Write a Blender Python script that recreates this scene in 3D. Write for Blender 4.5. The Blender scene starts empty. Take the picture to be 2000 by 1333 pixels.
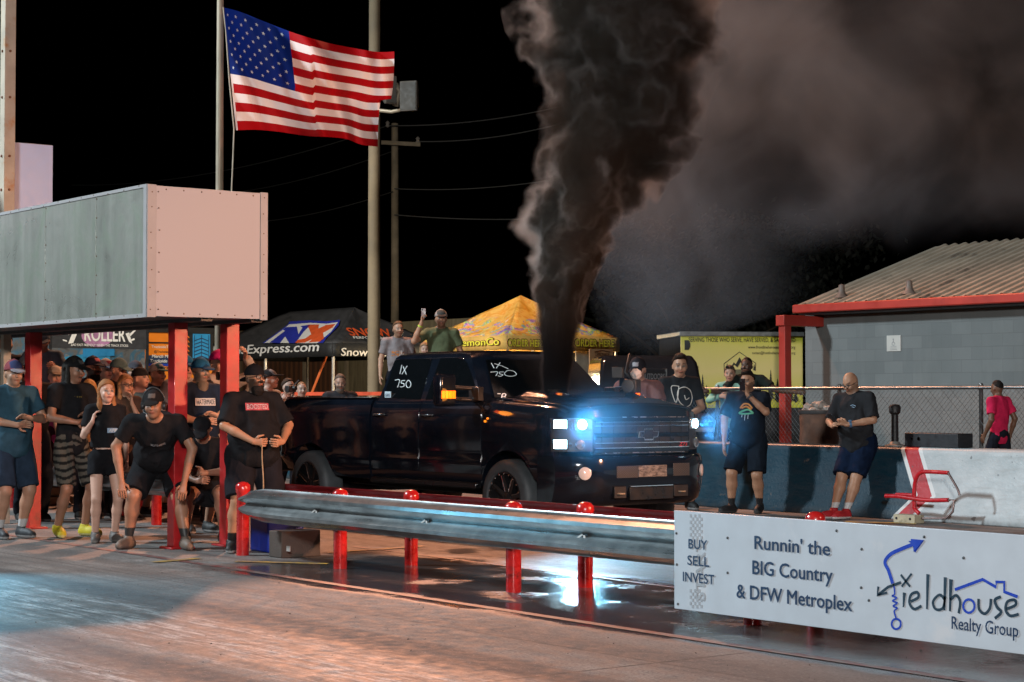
import bpy, bmesh, math, random
import numpy as np
from mathutils import Vector, Matrix, noise as mnoise
random.seed(7); np.random.seed(7)
scene = bpy.context.scene
col = scene.collection
R = math.radians

# ------------------------------------------------------------------ camera
FPX = 3700.0; CAMH = 1.5; HOR = 775.0
YAW = math.atan2(2810, 3700); PITCH = math.atan((HOR-666.5)/FPX)
cam_d = bpy.data.cameras.new('camera'); cam = bpy.data.objects.new('camera', cam_d); col.objects.link(cam)
cam_d.sensor_width = 36.0; cam_d.lens = FPX*36.0/2000.0; cam_d.clip_end = 600; cam_d.clip_start = 0.1
cam.location = (0, 0, CAMH)
cam.rotation_euler = (R(90)+PITCH, 0, math.pi/2-YAW)
scene.camera = cam
cam_d.dof.use_dof = False

# ------------------------------------------------------------------ night sky and the track's floodlights
world = bpy.data.worlds.new('World'); scene.world = world; world.use_nodes = True
wn = world.node_tree.nodes; wl = world.node_tree.links
bg = wn['Background']
sky = wn.new('ShaderNodeTexSky'); sky.sky_type = 'NISHITA'; sky.sun_disc = False
sky.sun_elevation = R(-6); sky.sun_rotation = R(120)
wl.new(sky.outputs[0], bg.inputs[0]); bg.inputs[1].default_value = 0.12

def flood(name, loc, target, energy, color, size=0.35, angle=100, blend=0.6):
    l = bpy.data.lights.new(name, 'SPOT'); l.energy = energy; l.color = color
    l.shadow_soft_size = size; l.spot_size = R(angle); l.spot_blend = blend
    o = bpy.data.objects.new(name, l); col.objects.link(o); o.location = loc
    o.rotation_euler = (Vector(target)-Vector(loc)).to_track_quat('-Z', 'Y').to_euler()
    return o
# sodium bank on the far right pole, white bank on the camera-side left pole, and lamps over the pits
flood('floodlight_warm', (13, 18, 14), (-17.5, 9, 2.0), 15000, (1.0, 0.44, 0.34), .4, 24, .7)
flood('floodlight_low', (0, 16, 5), (-18.5, 9, .6), 13000, (1.0, 0.46, 0.24), .3, 30, .8)
flood('floodlight_pole', (-30.0, 19.5, 13.6), (-12, 8, 0.0), 15000, (1.0, 0.42, 0.23), .35, 110)
flood('floodlight_white', (-28, -4, 14), (-17, 12, 1.5), 25500, (0.78, 0.92, 1.0), 1.0, 120)
flood('floodlight_front', (9, -7, 7), (-17, 12, 1.6), 21000, (0.98, 0.96, 0.94), 1.0, 90)
flood('floodlight_pits', (-26, 8, 10), (-37, 20, 1.6), 9500, (1.0, 0.86, 0.68), .4, 66, .8)
flood('car_headlight', (-16.4, 5.8, .8), (-9, 5.2, 0.0), 560, (0.22, 0.70, 1.0), .08, 100, .9)
scene.view_settings.view_transform = 'Standard'; scene.view_settings.look = 'None'
scene.view_settings.exposure = 0.0; scene.view_settings.gamma = 1.0
cy = scene.cycles
cy.max_bounces = 6; cy.diffuse_bounces = 2; cy.glossy_bounces = 3; cy.transmission_bounces = 3
cy.volume_bounces = 1; cy.transparent_max_bounces = 12; cy.sample_clamp_indirect = 4.0
cy.volume_max_steps = 256; cy.use_denoising = True; cy.caustics_reflective = False; cy.caustics_refractive = False

# ------------------------------------------------------------------ photograph coordinates -> world
_s, _c = math.sin(YAW), math.cos(YAW)
V_R = np.array([_s, _c, 0.]); _f0 = np.array([-_c, _s, 0.]); _u0 = np.array([0, 0, 1.])
V_F = _f0*math.cos(PITCH)+_u0*math.sin(PITCH); V_U = _u0*math.cos(PITCH)-_f0*math.sin(PITCH)
V_C = np.array([0, 0, CAMH])
def ray(px, py): return V_R*((px-1000.)/FPX)+V_U*((666.5-py)/FPX)+V_F
def on(px, py, ax, v):
    r = ray(px, py); return V_C+r*((v-V_C[ax])/r[ax])
def G(px, py, z=0.): return on(px, py, 2, z)
def PX(px, py, X): return on(px, py, 0, X)
def PY(px, py, Y): return on(px, py, 1, Y)
def PD(px, py, d): return V_C+ray(px, py)*d

# ------------------------------------------------------------------ materials
class NT:
    def __init__(s, name):
        s.m = bpy.data.materials.new(name); s.m.use_nodes = True
        s.t = s.m.node_tree; s.n = s.t.nodes; s.l = s.t.links
        s.bsdf = s.n['Principled BSDF']; s.out = s.n['Material Output']
    def put(s, sock, v):
        if isinstance(v, bpy.types.NodeSocket): s.l.new(v, sock)
        elif v is not None:
            if hasattr(sock.default_value, '__len__') and not hasattr(v, '__len__'): v = (v,)*len(sock.default_value)
            if hasattr(v, '__len__') and len(v) == 3 and len(sock.default_value) == 4: v = (*v, 1)
            sock.default_value = v
    def math(s, op, a, b=None, c=None, clamp=False):
        n = s.n.new('ShaderNodeMath'); n.operation = op; n.use_clamp = clamp
        for i, v in enumerate((a, b, c)):
            if v is not None: s.put(n.inputs[i], v)
        return n.outputs[0]
    def vmath(s, op, a, b=None):
        n = s.n.new('ShaderNodeVectorMath'); n.operation = op; s.put(n.inputs[0], a)
        if b is not None: s.put(n.inputs[1], b)
        return n.outputs[1] if op in ('LENGTH', 'DISTANCE', 'DOT_PRODUCT') else n.outputs[0]
    def coord(s, kind='Object'):
        return s.n.new('ShaderNodeTexCoord').outputs[kind]
    def pos(s): return s.n.new('ShaderNodeNewGeometry').outputs['Position']
    def sep(s, v):
        n = s.n.new('ShaderNodeSeparateXYZ'); s.put(n.inputs[0], v); return n.outputs
    def comb(s, x, y, z):
        n = s.n.new('ShaderNodeCombineXYZ')
        for i, v in enumerate((x, y, z)): s.put(n.inputs[i], v)
        return n.outputs[0]
    def noise(s, vec, scale=5, detail=4, rough=.55, dist=0.):
        n = s.n.new('ShaderNodeTexNoise'); s.put(n.inputs['Vector'], vec)
        s.put(n.inputs['Scale'], scale); n.inputs['Detail'].default_value = detail
        n.inputs['Roughness'].default_value = rough; n.inputs['Distortion'].default_value = dist
        return n.outputs['Fac']
    def ramp(s, f, stops, interp='LINEAR'):
        n = s.n.new('ShaderNodeValToRGB'); s.put(n.inputs[0], f); e = n.color_ramp.elements
        n.color_ramp.interpolation = interp
        while len(e) < len(stops): e.new(0.5)
        for i, (p, c) in enumerate(stops):
            e[i].position = p; c = (c, c, c) if not hasattr(c, '__len__') else c; e[i].color = (*c[:3], 1)
        return n.outputs[0]
    def mapr(s, v, a, b, c=0., d=1., smooth=False):
        n = s.n.new('ShaderNodeMapRange'); s.put(n.inputs[0], v)
        n.interpolation_type = 'SMOOTHSTEP' if smooth else 'LINEAR'
        for i, q in enumerate((a, b, c, d)): s.put(n.inputs[i+1], q)
        return n.outputs[0]
    def mix(s, f, a, b, blend='MIX'):
        n = s.n.new('ShaderNodeMix'); n.data_type = 'RGBA'; n.blend_type = blend
        s.put(n.inputs[0], f); s.put(n.inputs[6], a); s.put(n.inputs[7], b); return n.outputs[2]
    def scale(s, v, k): return s.vmath('MULTIPLY', v, k)
    def bump(s, h, strength=.3, dist=.01):
        n = s.n.new('ShaderNodeBump'); n.inputs['Strength'].default_value = strength
        n.inputs['Distance'].default_value = dist; s.put(n.inputs['Height'], h)
        s.l.new(n.outputs[0], s.bsdf.inputs['Normal'])
    def set(s, **k):
        names = dict(color='Base Color', rough='Roughness', metal='Metallic', coat='Coat Weight', coatr='Coat Roughness',
                     emit='Emission Color', estr='Emission Strength', spec='Specular IOR Level', sheen='Sheen Weight', alpha='Alpha')
        for a, v in k.items(): s.put(s.bsdf.inputs[names[a]], v)
        return s.m

def M(name, c, rough=.5, metal=0., var=.15, sc=6., bump=0., bsc=40., coat=0., rvar=.1, dirt=None, spec=.5):
    t = NT(name); co = t.coord()
    f = t.noise(co, sc, 5, .6)
    lo = tuple(x*(1-var) for x in c); hi = tuple(min(1, x*(1+var)) for x in c)
    base = t.ramp(f, [(.3, lo), (.7, hi)])
    if dirt:
        d = t.ramp(t.noise(co, sc*.7, 8, .7), [(.56, 0.), (.68, 1.)])
        base = t.mix(d, base, dirt)
    t.set(color=base, metal=metal, coat=coat, spec=spec, rough=t.mapr(t.noise(co, sc*2, 3), .3, .7, max(.02, rough-rvar), min(1, rough+rvar)))
    if bump: t.bump(t.noise(co, bsc, 4, .6), bump, .01)
    return t.m
def EM(name, c, s):
    t = NT(name); t.set(color=c, emit=c, estr=s, rough=.3); return t.m
def VCM(name, rough, sheen=0., bsc=60., bst=.15, var=.25, spec=.4):
    t = NT(name); a = t.n.new('ShaderNodeAttribute'); a.attribute_name = 'Col'
    co = t.coord(); f = t.noise(co, 9, 4, .6)
    t.set(color=t.mix(1., a.outputs[0], t.ramp(f, [(.3, 1-var), (.7, 1+var*.4)]), 'MULTIPLY'), rough=rough, sheen=sheen, spec=spec)
    t.bump(t.noise(co, bsc, 3, .6), bst, .01)
    return t.m
M_SKIN = VCM('skin', .48, 0, 120, .08, .12)
M_CLOTH = VCM('cloth', .9, .0, 22, .5, .3, .12)
M_SHOE = VCM('shoe_leather', .6, 0, 80, .2)
M_HAIR = VCM('hair', .7, .0, 160, .5, .35, .2)

# ------------------------------------------------------------------ mesh helpers
def tag(o, label=None, cat=None, group=None, kind=None):
    for k, v in (('label', label), ('category', cat), ('group', group), ('kind', kind)):
        if v: o[k] = v
    return o
def empty(name, loc, label, cat, group=None, rz=0.):
    o = bpy.data.objects.new(name, None); col.objects.link(o); o.location = loc; o.rotation_euler = (0, 0, rz)
    o.empty_display_size = .1
    return tag(o, label, cat, group)
def frame(R_, U_):
    R_ = Vector(R_).normalized(); U_ = Vector(U_); U_ = (U_-R_*U_.dot(R_)).normalized(); N_ = R_.cross(U_)
    return R_, U_, N_

class MB:
    def __init__(s): s.v = []; s.f = []; s.m = []
    def add(s, vs, fs, m=0):
        b = len(s.v); s.v += [tuple(float(c) for c in v) for v in vs]
        for f in fs: s.f.append(tuple(i+b for i in f)); s.m.append(m)
        return s
    def box(s, lo, hi, m=0):
        x0, y0, z0 = lo; x1, y1, z1 = hi
        return s.add([(x0,y0,z0),(x1,y0,z0),(x1,y1,z0),(x0,y1,z0),(x0,y0,z1),(x1,y0,z1),(x1,y1,z1),(x0,y1,z1)],
            [(0,3,2,1),(4,5,6,7),(0,1,5,4),(1,2,6,5),(2,3,7,6),(3,0,4,7)], m)
    def obox(s, c, ax, ay, az, m=0):           # oriented box, half axes as vectors
        c, ax, ay, az = map(Vector, (c, ax, ay, az))
        vs = [c+ax*i+ay*j+az*k for k in (-1, 1) for (i, j) in ((-1,-1),(1,-1),(1,1),(-1,1))]
        return s.add(vs, [(0,3,2,1),(4,5,6,7),(0,1,5,4),(1,2,6,5),(2,3,7,6),(3,0,4,7)], m)
    def loft(s, rings, m=0, cap=True, closed=True):
        n = len(rings[0]); vs = [p for r in rings for p in r]; fs = []
        for i in range(len(rings)-1):
            for j in range(n if closed else n-1):
                k = (j+1) % n; fs.append((i*n+j, i*n+k, (i+1)*n+k, (i+1)*n+j))
        if cap and closed: fs += [tuple(reversed(range(n))), tuple((len(rings)-1)*n+j for j in range(n))]
        return s.add(vs, fs, m)
    def tube(s, pts, r, n=10, m=0, cap=True):
        pts = [Vector(p) for p in pts]; rs = r if hasattr(r, '__len__') else [r]*len(pts); rings = []
        d0 = (pts[1]-pts[0]).normalized(); u = d0.orthogonal().normalized()
        for i, p in enumerate(pts):
            d = (pts[min(i+1, len(pts)-1)]-pts[max(i-1, 0)]).normalized()
            u = (u-d*u.dot(d)).normalized(); w = d.cross(u)
            rings.append([p+(u*math.cos(a)+w*math.sin(a))*rs[i] for a in (2*math.pi*k/n for k in range(n))])
        return s.loft(rings, m, cap)
    def lathe(s, prof, c=(0,0,0), axis=(0,0,1), n=24, m=0, cap=True):   # profile (radius, height)
        d = Vector(axis).normalized(); u = d.orthogonal().normalized(); w = d.cross(u); c = Vector(c)
        rings = [[c+d*h+(u*math.cos(a)+w*math.sin(a))*max(r, 1e-4) for a in (2*math.pi*k/n for k in range(n))] for r, h in prof]
        return s.loft(rings, m, cap)
    def prism(s, poly, O, R_, U_, t, m=0):      # polygon in plane (R,U) at O, thickness t along +N (centred at 0..t)
        R_, U_, N_ = frame(R_, U_); O = Vector(O); n = len(poly)
        a = [O+R_*x+U_*y for x, y in poly]; b = [p+N_*t for p in a]
        return s.add(a+b, [tuple(reversed(range(n))), tuple(range(n, 2*n))]+[(i, (i+1) % n, n+(i+1) % n, n+i) for i in range(n)], m)
    def build(s, name, mats, parent=None, smooth=None, bevel=0., seg=2, sub=0):
        if not isinstance(mats, (list, tuple)): mats = [mats]
        me = bpy.data.meshes.new(name); L = Vector(parent.location) if parent is not None and parent.get('_world') else Vector((0,0,0))
        if parent is not None and not parent.get('_world') and parent.parent is not None and parent.parent.get('_world'): L = Vector(parent.parent.location)
        vs = s.v if L.length == 0 else [(v[0]-L.x, v[1]-L.y, v[2]-L.z) for v in s.v]
        me.from_pydata(vs, [], s.f)
        for mt in mats: me.materials.append(mt)
        me.polygons.foreach_set('material_index', s.m)
        bm = bmesh.new(); bm.from_mesh(me)
        if not getattr(s, 'keep', False): bmesh.ops.recalc_face_normals(bm, faces=bm.faces)
        bm.to_mesh(me); bm.free()
        if smooth is not None:
            me.shade_smooth(); me.set_sharp_from_angle(angle=R(smooth))
        o = bpy.data.objects.new(name, me); col.objects.link(o)
        if parent is not None: o.parent = parent
        if bevel:
            b = o.modifiers.new('b', 'BEVEL'); b.width = bevel; b.segments = seg; b.limit_method = 'ANGLE'; b.angle_limit = R(35)
            b.harden_normals = False
            me.shade_smooth(); me.set_sharp_from_angle(angle=R(smooth or 40))
        if sub:
            b = o.modifiers.new('s', 'SUBSURF'); b.levels = sub; b.render_levels = sub; me.shade_smooth()
        return o
def thing(name, loc, label, cat, group=None):    # Empty whose parts are given in world coordinates
    o = empty(name, loc, label, cat, group); o['_world'] = 1; return o

_cap_h = None
def text(s, base, R_, U_, width, cap, mat, parent=None, bold=.0, shear=0., name='lettering', align='L', t=.0018, spacing=1.0, off=.003):
    """lettering on the plane through base (baseline start); width and cap height in metres (None keeps the proportion)"""
    global _cap_h
    def mk(txt):
        cu = bpy.data.curves.new('t', 'FONT'); cu.body = txt; cu.size = 1.; cu.shear = shear; cu.offset = 0.
        cu.resolution_u = 3; cu.space_character = spacing; cu.extrude = .0; cu.align_x = 'LEFT'
        o = bpy.data.objects.new('t', cu); col.objects.link(o)
        me = bpy.data.meshes.new_from_object(o.evaluated_get(bpy.context.evaluated_depsgraph_get()))
        bpy.data.objects.remove(o); bpy.data.curves.remove(cu); return me
    if _cap_h is None:
        q = mk('H'); _cap_h = max(v.co.y for v in q.vertices)
    me = mk(s); xs = [v.co.x for v in me.vertices]; x0, x1 = min(xs), max(xs)
    ky = (cap/_cap_h) if cap else (width/(x1-x0)); kx = width/(x1-x0) if width else ky
    R_, U_, N_ = frame(R_, U_); base = Vector(base); sh = -x0 if align == 'L' else -(x0+x1)/2
    L = Vector((0,0,0))
    if parent is not None:
        pr = parent if parent.get('_world') else parent.parent
        if pr is not None and pr.get('_world'): L = Vector(pr.location)
    e = bold*.62; nd = 0 if bold <= 0 else (4 if bold < .08 else 8); vs = []; fs = []
    src = [(v.co.x, v.co.y) for v in me.vertices]; pf = [tuple(p.vertices) for p in me.polygons]
    for q in range(nd+1):        # heavier strokes: shifted layers a fraction of a millimetre apart
        dx, dy = (0, 0) if q == nd else (e*math.cos(2*math.pi*q/nd), e*math.sin(2*math.pi*q/nd)*.6)
        b0 = len(vs); z = off+t+.0002*q
        for x, y in src: vs.append(base+R_*((x+dx+sh)*kx)+U_*((y+dy)*ky)+N_*z-L)
        fs += [tuple(i+b0 for i in f) for f in pf]
    me = bpy.data.meshes.new(name); me.from_pydata([tuple(v) for v in vs], [], fs)
    me.materials.clear(); me.materials.append(mat)
    o = bpy.data.objects.new(name, me); col.objects.link(o)
    if parent is not None: o.parent = parent
    return o
def textpx(s, P, x0, yb0, x1, cap_px, mat, parent, R_=(1,0,0), U_=(0,0,1), **k):
    """P(px,py)->world point of the plane; baseline runs from photo (x0,yb0) to column x1"""
    a = Vector(P(x0, yb0)); b = Vector(P(x1, yb0)); c = Vector(P(x0, yb0-cap_px)); R1 = Vector(R_).normalized()
    return text(s, a, R_, U_, abs((b-a).dot(R1)), (c-a).dot(Vector(U_)), mat, parent, **k)
def polypx(P, pts, O, R_, U_):
    R_, U_, N_ = frame(R_, U_); O = Vector(O); return [((Vector(P(*p))-O).dot(R_), (Vector(P(*p))-O).dot(U_)) for p in pts]
# ------------------------------------------------------------------ ground
def ground_mat():
    t = NT('track_concrete'); p = t.pos(); x, y, z = t.sep(p)
    fine = t.noise(p, 9, 8, .65); big = t.noise(p, .55, 4, .6)
    st = t.noise(t.scale(p, (.35, 5., 1.)), 1., 6, .65); st2 = t.noise(t.scale(p, (2.2, 15., 1.)), 1., 7, .75); grit = t.noise(p, 48, 3, .7)
    base = t.ramp(big, [(.3, (.10, .098, .094)), (.7, (.25, .238, .225))])
    base = t.mix(t.ramp(st, [(.45, 0.), (.70, .7)]), base, (.085, .08, .077))
    mot = t.noise(p, 2.3, 6, .68); base = t.mix(t.ramp(mot, [(.40, .75), (.56, 0.)]), base, (.12, .105, .095))
    base = t.mix(t.ramp(fine, [(.35, .6), (.5, 0.)]), base, (.10, .09, .085))
    wob = t.math('MULTIPLY', t.math('SUBTRACT', t.noise(t.scale(p, (.25, 1., 1.)), 1., 3), .5), .55)
    yw = t.math('ADD', y, wob)
    def band(a, b, s=.18):
        return t.math('MULTIPLY', t.mapr(yw, a-s, a+s, 0, 1, True), t.mapr(yw, b-s, b+s, 1, 0, True))
    tr = t.math('MAXIMUM', band(5.15, 6.25), band(1.2, 4.7))       # rubbered-in lanes, the worn rubber's sheen painted in as pale streaks
    edge = t.math('MAXIMUM', band(6.15, 6.6, .12), band(4.6, 5.0, .12))
    wide = t.noise(t.scale(p, (.10, 2.4, 1.)), 1., 3, .6); base = t.mix(t.ramp(wide, [(.38, .75), (.50, 0.)]), base, (.07, .068, .066))
    rub = t.ramp(st2, [(.36, (.03, .032, .034)), (.49, (.13, .137, .14)), (.64, (.50, .53, .54))])
    base = t.mix(t.math('MULTIPLY', t.math('MULTIPLY', tr, t.mapr(wide, .42, .56, .25, 1.)), t.mapr(st, .25, .6, .55, 1.)), base, rub)
    base = t.mix(t.math('MULTIPLY', edge, t.mapr(st, .3, .7, .4, 1.)), base, (.035, .033, .035))
    base = t.mix(t.ramp(grit, [(.36, .85), (.48, 0.)]), base, (.05, .048, .047)); base = t.mix(t.ramp(grit, [(.60, 0.), (.72, .5)]), base, (.5, .49, .47))
    # joints of the slabs
    jx = t.math('ABSOLUTE', t.math('SUBTRACT', t.math('FRACT', t.math('DIVIDE', t.math('ADD', x, 102.6), 6.1)), .5))
    jm = t.math('MULTIPLY', t.mapr(jx, 0.0012, .003, 1, 0), t.mapr(fine, .3, .6, .4, 1.))
    jy = t.math('ABSOLUTE', t.math('SUBTRACT', y, 7.15)); jm = t.math('MAXIMUM', jm, t.mapr(jy, .006, .014, .6, 0))
    base = t.mix(jm, base, (.03, .027, .025))
    # oil and small dark bits
    bits = t.ramp(t.noise(p, 14, 2, .5), [(.735, 0.), (.75, 1.)]); base = t.mix(bits, base, (.03, .03, .03))
    # water on the burnout pad between the rails
    wn_ = t.math('MULTIPLY', t.math('SUBTRACT', t.noise(p, .9, 5, .6), .5), 1.1)
    w = t.math('MULTIPLY', t.mapr(t.math('ADD', y, t.math('MULTIPLY', wn_, .3)), 7.75, 7.95, 0, 1, True), t.mapr(t.math('ADD', y, wn_), 9.9, 10.5, 1, 0, True))
    w = t.math('MULTIPLY', w, t.mapr(t.math('ADD', x, t.math('MULTIPLY', wn_, 2.)), -15.4, -14.6, 0, 1, True))
    puddle = t.math('MULTIPLY', w, t.mapr(t.noise(p, 1.7, 4, .55), .30, .50, .45, 1., True))
    base = t.mix(t.math('MULTIPLY', puddle, .72), base, (.035, .032, .032))
    rough = t.math('SUBTRACT', t.mapr(fine, .3, .7, .55, .85), t.math('MULTIPLY', tr, .14))
    rough = t.math('ADD', t.math('MULTIPLY', rough, t.math('SUBTRACT', 1., puddle)), t.math('MULTIPLY', puddle, .10))
    t.set(color=base, rough=rough, spec=.5)
    hgt = t.math('ADD', t.math('MULTIPLY', fine, .6), t.math('MULTIPLY', t.noise(p, 70, 3, .6), t.mapr(puddle, 0, 1, .5, .35)))
    t.bump(hgt, .28, .012)
    return t.m
g = MB(); g.add([(-250, -60, 0), (60, -60, 0), (60, 250, 0), (-250, 250, 0)], [(0, 1, 2, 3)])
tag(g.build('ground', ground_mat()), kind='structure')
M_GRAVEL = M('pit_asphalt', (.10, .09, .08), .85, var=.35, sc=3, bump=.5, bsc=30)
g = MB(); g.box((-200, 18.3, -.05), (40, 200, .26)); tag(g.build('pit_ground', M_GRAVEL), kind='structure')

def worn(name, c, amt=.52):
    t = NT(name); p = t.pos(); f = t.noise(p, 7, 8, .7)
    t.set(color=t.mix(t.ramp(f, [(amt-.1, 0.), (amt+.1, 1.)]), c, (.16, .13, .12)), rough=.5); return t.m
def strip(name, pts, w, mat, z=.004):
    m = MB()
    for i in range(len(pts)-1):
        a, b = Vector(pts[i]), Vector(pts[i+1]); d = (b-a).normalized(); n = Vector((-d.y, d.x, 0))*w/2
        m.add([a-n+Vector((0,0,z)), b-n+Vector((0,0,z)), b+n+Vector((0,0,z)), a+n+Vector((0,0,z))], [(0,1,2,3)])
    return tag(m.build(name, mat), kind='structure')
M_REDLINE = worn('worn_red_line', (.15, .022, .02), .47); M_YEL = worn('worn_yellow_line', (.55, .36, .05), .5)
strip('red_line', [(-30, 8.12, 0), (-16, 8.08, 0), (-3, 7.95, 0)], .09, M_REDLINE)
strip('red_line', [G(690, 1068), G(1330, 1150), G(1520, 1180)], .06, M_REDLINE)
strip('yellow_line', [G(300, 1100), G(390, 1092)], .10, M_YEL, .008)
strip('yellow_line', [G(640, 1081), G(830, 1068)], .10, M_YEL, .008)
strip('yellow_line', [G(460, 1098), G(640, 1103)], .10, M_YEL, .008)
strip('yellow_line', [G(1650, 1021), G(1790, 1024)], .22, M_YEL, .008)

# ------------------------------------------------------------------ guard rails
def galv():
    t = NT('galvanised_steel'); co = t.coord(); f = t.noise(co, 7, 5, .6); s_ = t.noise(t.scale(co, (1.5, 14, 14)), 1, 4, .6)
    t.set(color=t.ramp(f, [(.3, (.17, .185, .19)), (.7, (.31, .33, .335))]), metal=.85, rough=t.mapr(s_, .3, .7, .24, .42))
    t.bump(f, .05, .01); return t.m
M_GALV = galv()
M_REDP = M('red_gloss_paint', (.42, .012, .012), .28, var=.25, sc=8, coat=.4, dirt=(.07, .012, .01))
M_DKRED = M('dark_red_paint', (.20, .010, .014), .45, var=.3, sc=5)
M_BLACK = M('black_plastic', (.012, .012, .013), .5, var=.3)
M_WHITE = M('white_paint', (.74, .74, .74), .45, var=.06, dirt=(.45, .43, .40))
M_CHROME = M('chrome', (.75, .75, .76), .12, 1., var=.05, rvar=.05)
M_STEEL = M('painted_pole_steel', (.30, .25, .18), .55, .3, var=.2, sc=3)
M_DKGREY = M('dark_grey_plastic', (.05, .05, .052), .5, var=.25)

def wbeam_profile():   # (depth, height) of one face of a w-beam, height 0.31
    return [(0, 0), (.005, .012), (.035, .03), (.078, .055), (.083, .085), (.05, .115), (.012, .14), (.0, .155),
            (.012, .17), (.05, .195), (.083, .225), (.078, .255), (.035, .28), (.005, .298), (0, .31)]
def wbeam(xs, y, z0, sgn, name, mats, parent, flare=0):
    """beam along X at plane y, bulging towards sgn*Y"""
    m = MB(); prof = wbeam_profile(); th = .006
    rings = []
    for (x, dy, k) in xs:
        outer = [(x, y+dy+sgn*d, z0+.155+(h-.155)*k) for d, h in prof]
        inner = [(x, y+dy+sgn*(d-th), z0+.155+(h-.155)*k) for d, h in reversed(prof)]
        rings.append(outer+inner)
    m.loft(rings)
    return m.build(name, mats, parent, smooth=50)
def post(x, y, h, parent, r=.06):
    m = MB(); m.lathe([(r*.98, -.02), (r, .0), (r, h-.10), (r*1.13, h-.085), (r*1.2, h-.05), (r*1.12, h-.015), (r*.75, h+.006), (r*.3, h+.014), (0.001, h+.015)], (x, y, 0), n=20)
    return m.build('post', M_REDP, parent, smooth=40)
fr = thing('guardrail', (-12, 8.75, 0), 'long galvanised steel guardrail in front with red posts, nearest the camera', 'guardrail')
wbeam([(-15.62, .02, .55), (-15.5, .0, .8), (-15.25, 0, .98), (-14.9, 0, 1), (-12.6, 0, 1), (-9.6, 0, 1), (-6.0, 0, 1), (-3., 0, 1)], 8.72, .345, -1, 'beam', M_GALV, fr)
for x in (-15.85, -14.12, -11.62, -9.02, -6.5): post(x, 8.84, .68, fr)
for x in (-14.3, -12.6, -10.6):    # bolt slots
    m = MB(); m.obox((x, 8.71, .50), (.035, 0, 0), (0, .004, 0), (0, 0, .012)); m.build('bolt', M_BLACK, fr)
m = MB()
for x in (-14.3, -12.6, -10.6): m.prism([(-.01, 0), (.012, .0), (.035, -.075), (.012, -.08)], (x, 8.703, .50), (1,0,0), (0,0,1), .003)
for x in (-14.3, -12.6, -10.6): m.prism([(-.01, 0), (-.10, -.045), (-.11, -.035), (-.02, .01)], (x, 8.703, .50), (1,0,0), (0,0,1), .003)
m.build('reflector', M('pale_scuff', (.5, .5, .48), .5), fr)
br = thing('guardrail', (-12, 9.55, 0), 'second guardrail behind the first, its back painted dark red', 'guardrail')
wbeam([(-16.9, 0, .7), (-16.7, 0, 1), (-13.4, 0, 1), (-10.6, 0, 1), (-6, 0, 1), (-3, 0, 1)], 9.62, .325, 1, 'beam', M_DKRED, br)
for x in (-16.4, -14.02, -11.58, -9.1, -6.6): post(x, 9.52, .655 if x != -9.1 else .70, br)
lr = thing('guardrail', (-22, 10.0, 0), 'steel guardrail behind the crowd, under the elevated box', 'guardrail')
wbeam([(-40, 0, 1), (-22, 0, 1), (-18.2, 0, 1), (-17.9, 0, .7)], 10.0, .36, -1, 'beam', M_GALV, lr)
for x in (-24.5, -22.3, -20.2, -18.3): post(x, 10.12, .70, lr)

# ------------------------------------------------------------------ white advertising board on the rail
PS = lambda a, b: PY(a, b, 8.6)
a = PS(1316, 1003); zt, zb = .735, .075
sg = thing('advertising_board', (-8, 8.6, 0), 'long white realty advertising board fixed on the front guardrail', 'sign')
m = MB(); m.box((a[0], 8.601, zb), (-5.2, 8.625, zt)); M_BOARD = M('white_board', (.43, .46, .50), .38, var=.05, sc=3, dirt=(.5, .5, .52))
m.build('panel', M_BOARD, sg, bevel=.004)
M_NAVY = M('navy_vinyl', (.012, .030, .075), .45, var=.1); M_BLUEV = M('blue_vinyl', (.012, .045, .36), .4, var=.1); M_GREYV = M('grey_vinyl', (.30, .31, .33), .5, var=.1)
M_TEAL = M('dark_teal_vinyl', (.012, .03, .05), .45, var=.1)
def sgt(s, x0, yb, x1, cap, mat, yb1=None, **k):
    a_, b_ = Vector(PS(x0, yb)), Vector(PS(x1, yb1 if yb1 else yb)); d = (b_-a_)
    Rv = Vector((1, 0, 0)) ; c_ = Vector(PS(x0, yb-cap))
    return text(s, a_, Rv, (0,0,1), d.x, c_.z-a_.z, mat, sg, **k)
sgt('BUY', 1346, 1071, 1382, 18, M_NAVY, bold=.028); sgt('SELL', 1344, 1103, 1386, 18, M_NAVY, bold=.028); sgt('INVEST', 1335, 1135, 1396, 18, M_NAVY, bold=.028)
sgt("Runnin' the", 1475, 1072, 1622, 25, M_NAVY, bold=.03); sgt('BIG Country', 1471, 1121, 1627, 26, M_NAVY, bold=.03); sgt('& DFW Metroplex', 1440, 1167, 1665, 26, M_NAVY, bold=.03)
m = MB()   # faint chequered stripe with the old lettering behind BUY SELL INVEST
for i in range(30):
    yy = 1008+i*6.1
    if 22 < i < 24 or 7 < i < 10: continue
    for j in range(6):
        if (i+j) % 2 == 0 and (i < 8 or i > 23):
            p0 = PS(1349+j*4.2, yy); m.obox((p0[0], 8.5995, p0[2]), (.008, 0, 0), (0, .0015, 0), (0, 0, .0105))
m.build('chequer_print', M_GREYV, sg)
p0 = PS(1377, 1165); text('START', (p0[0], 8.6, p0[2]-.03), (0,0,1), (-1,0,0), .40, .085, M_GREYV, sg, bold=.03, off=.0015, t=.001)
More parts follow.
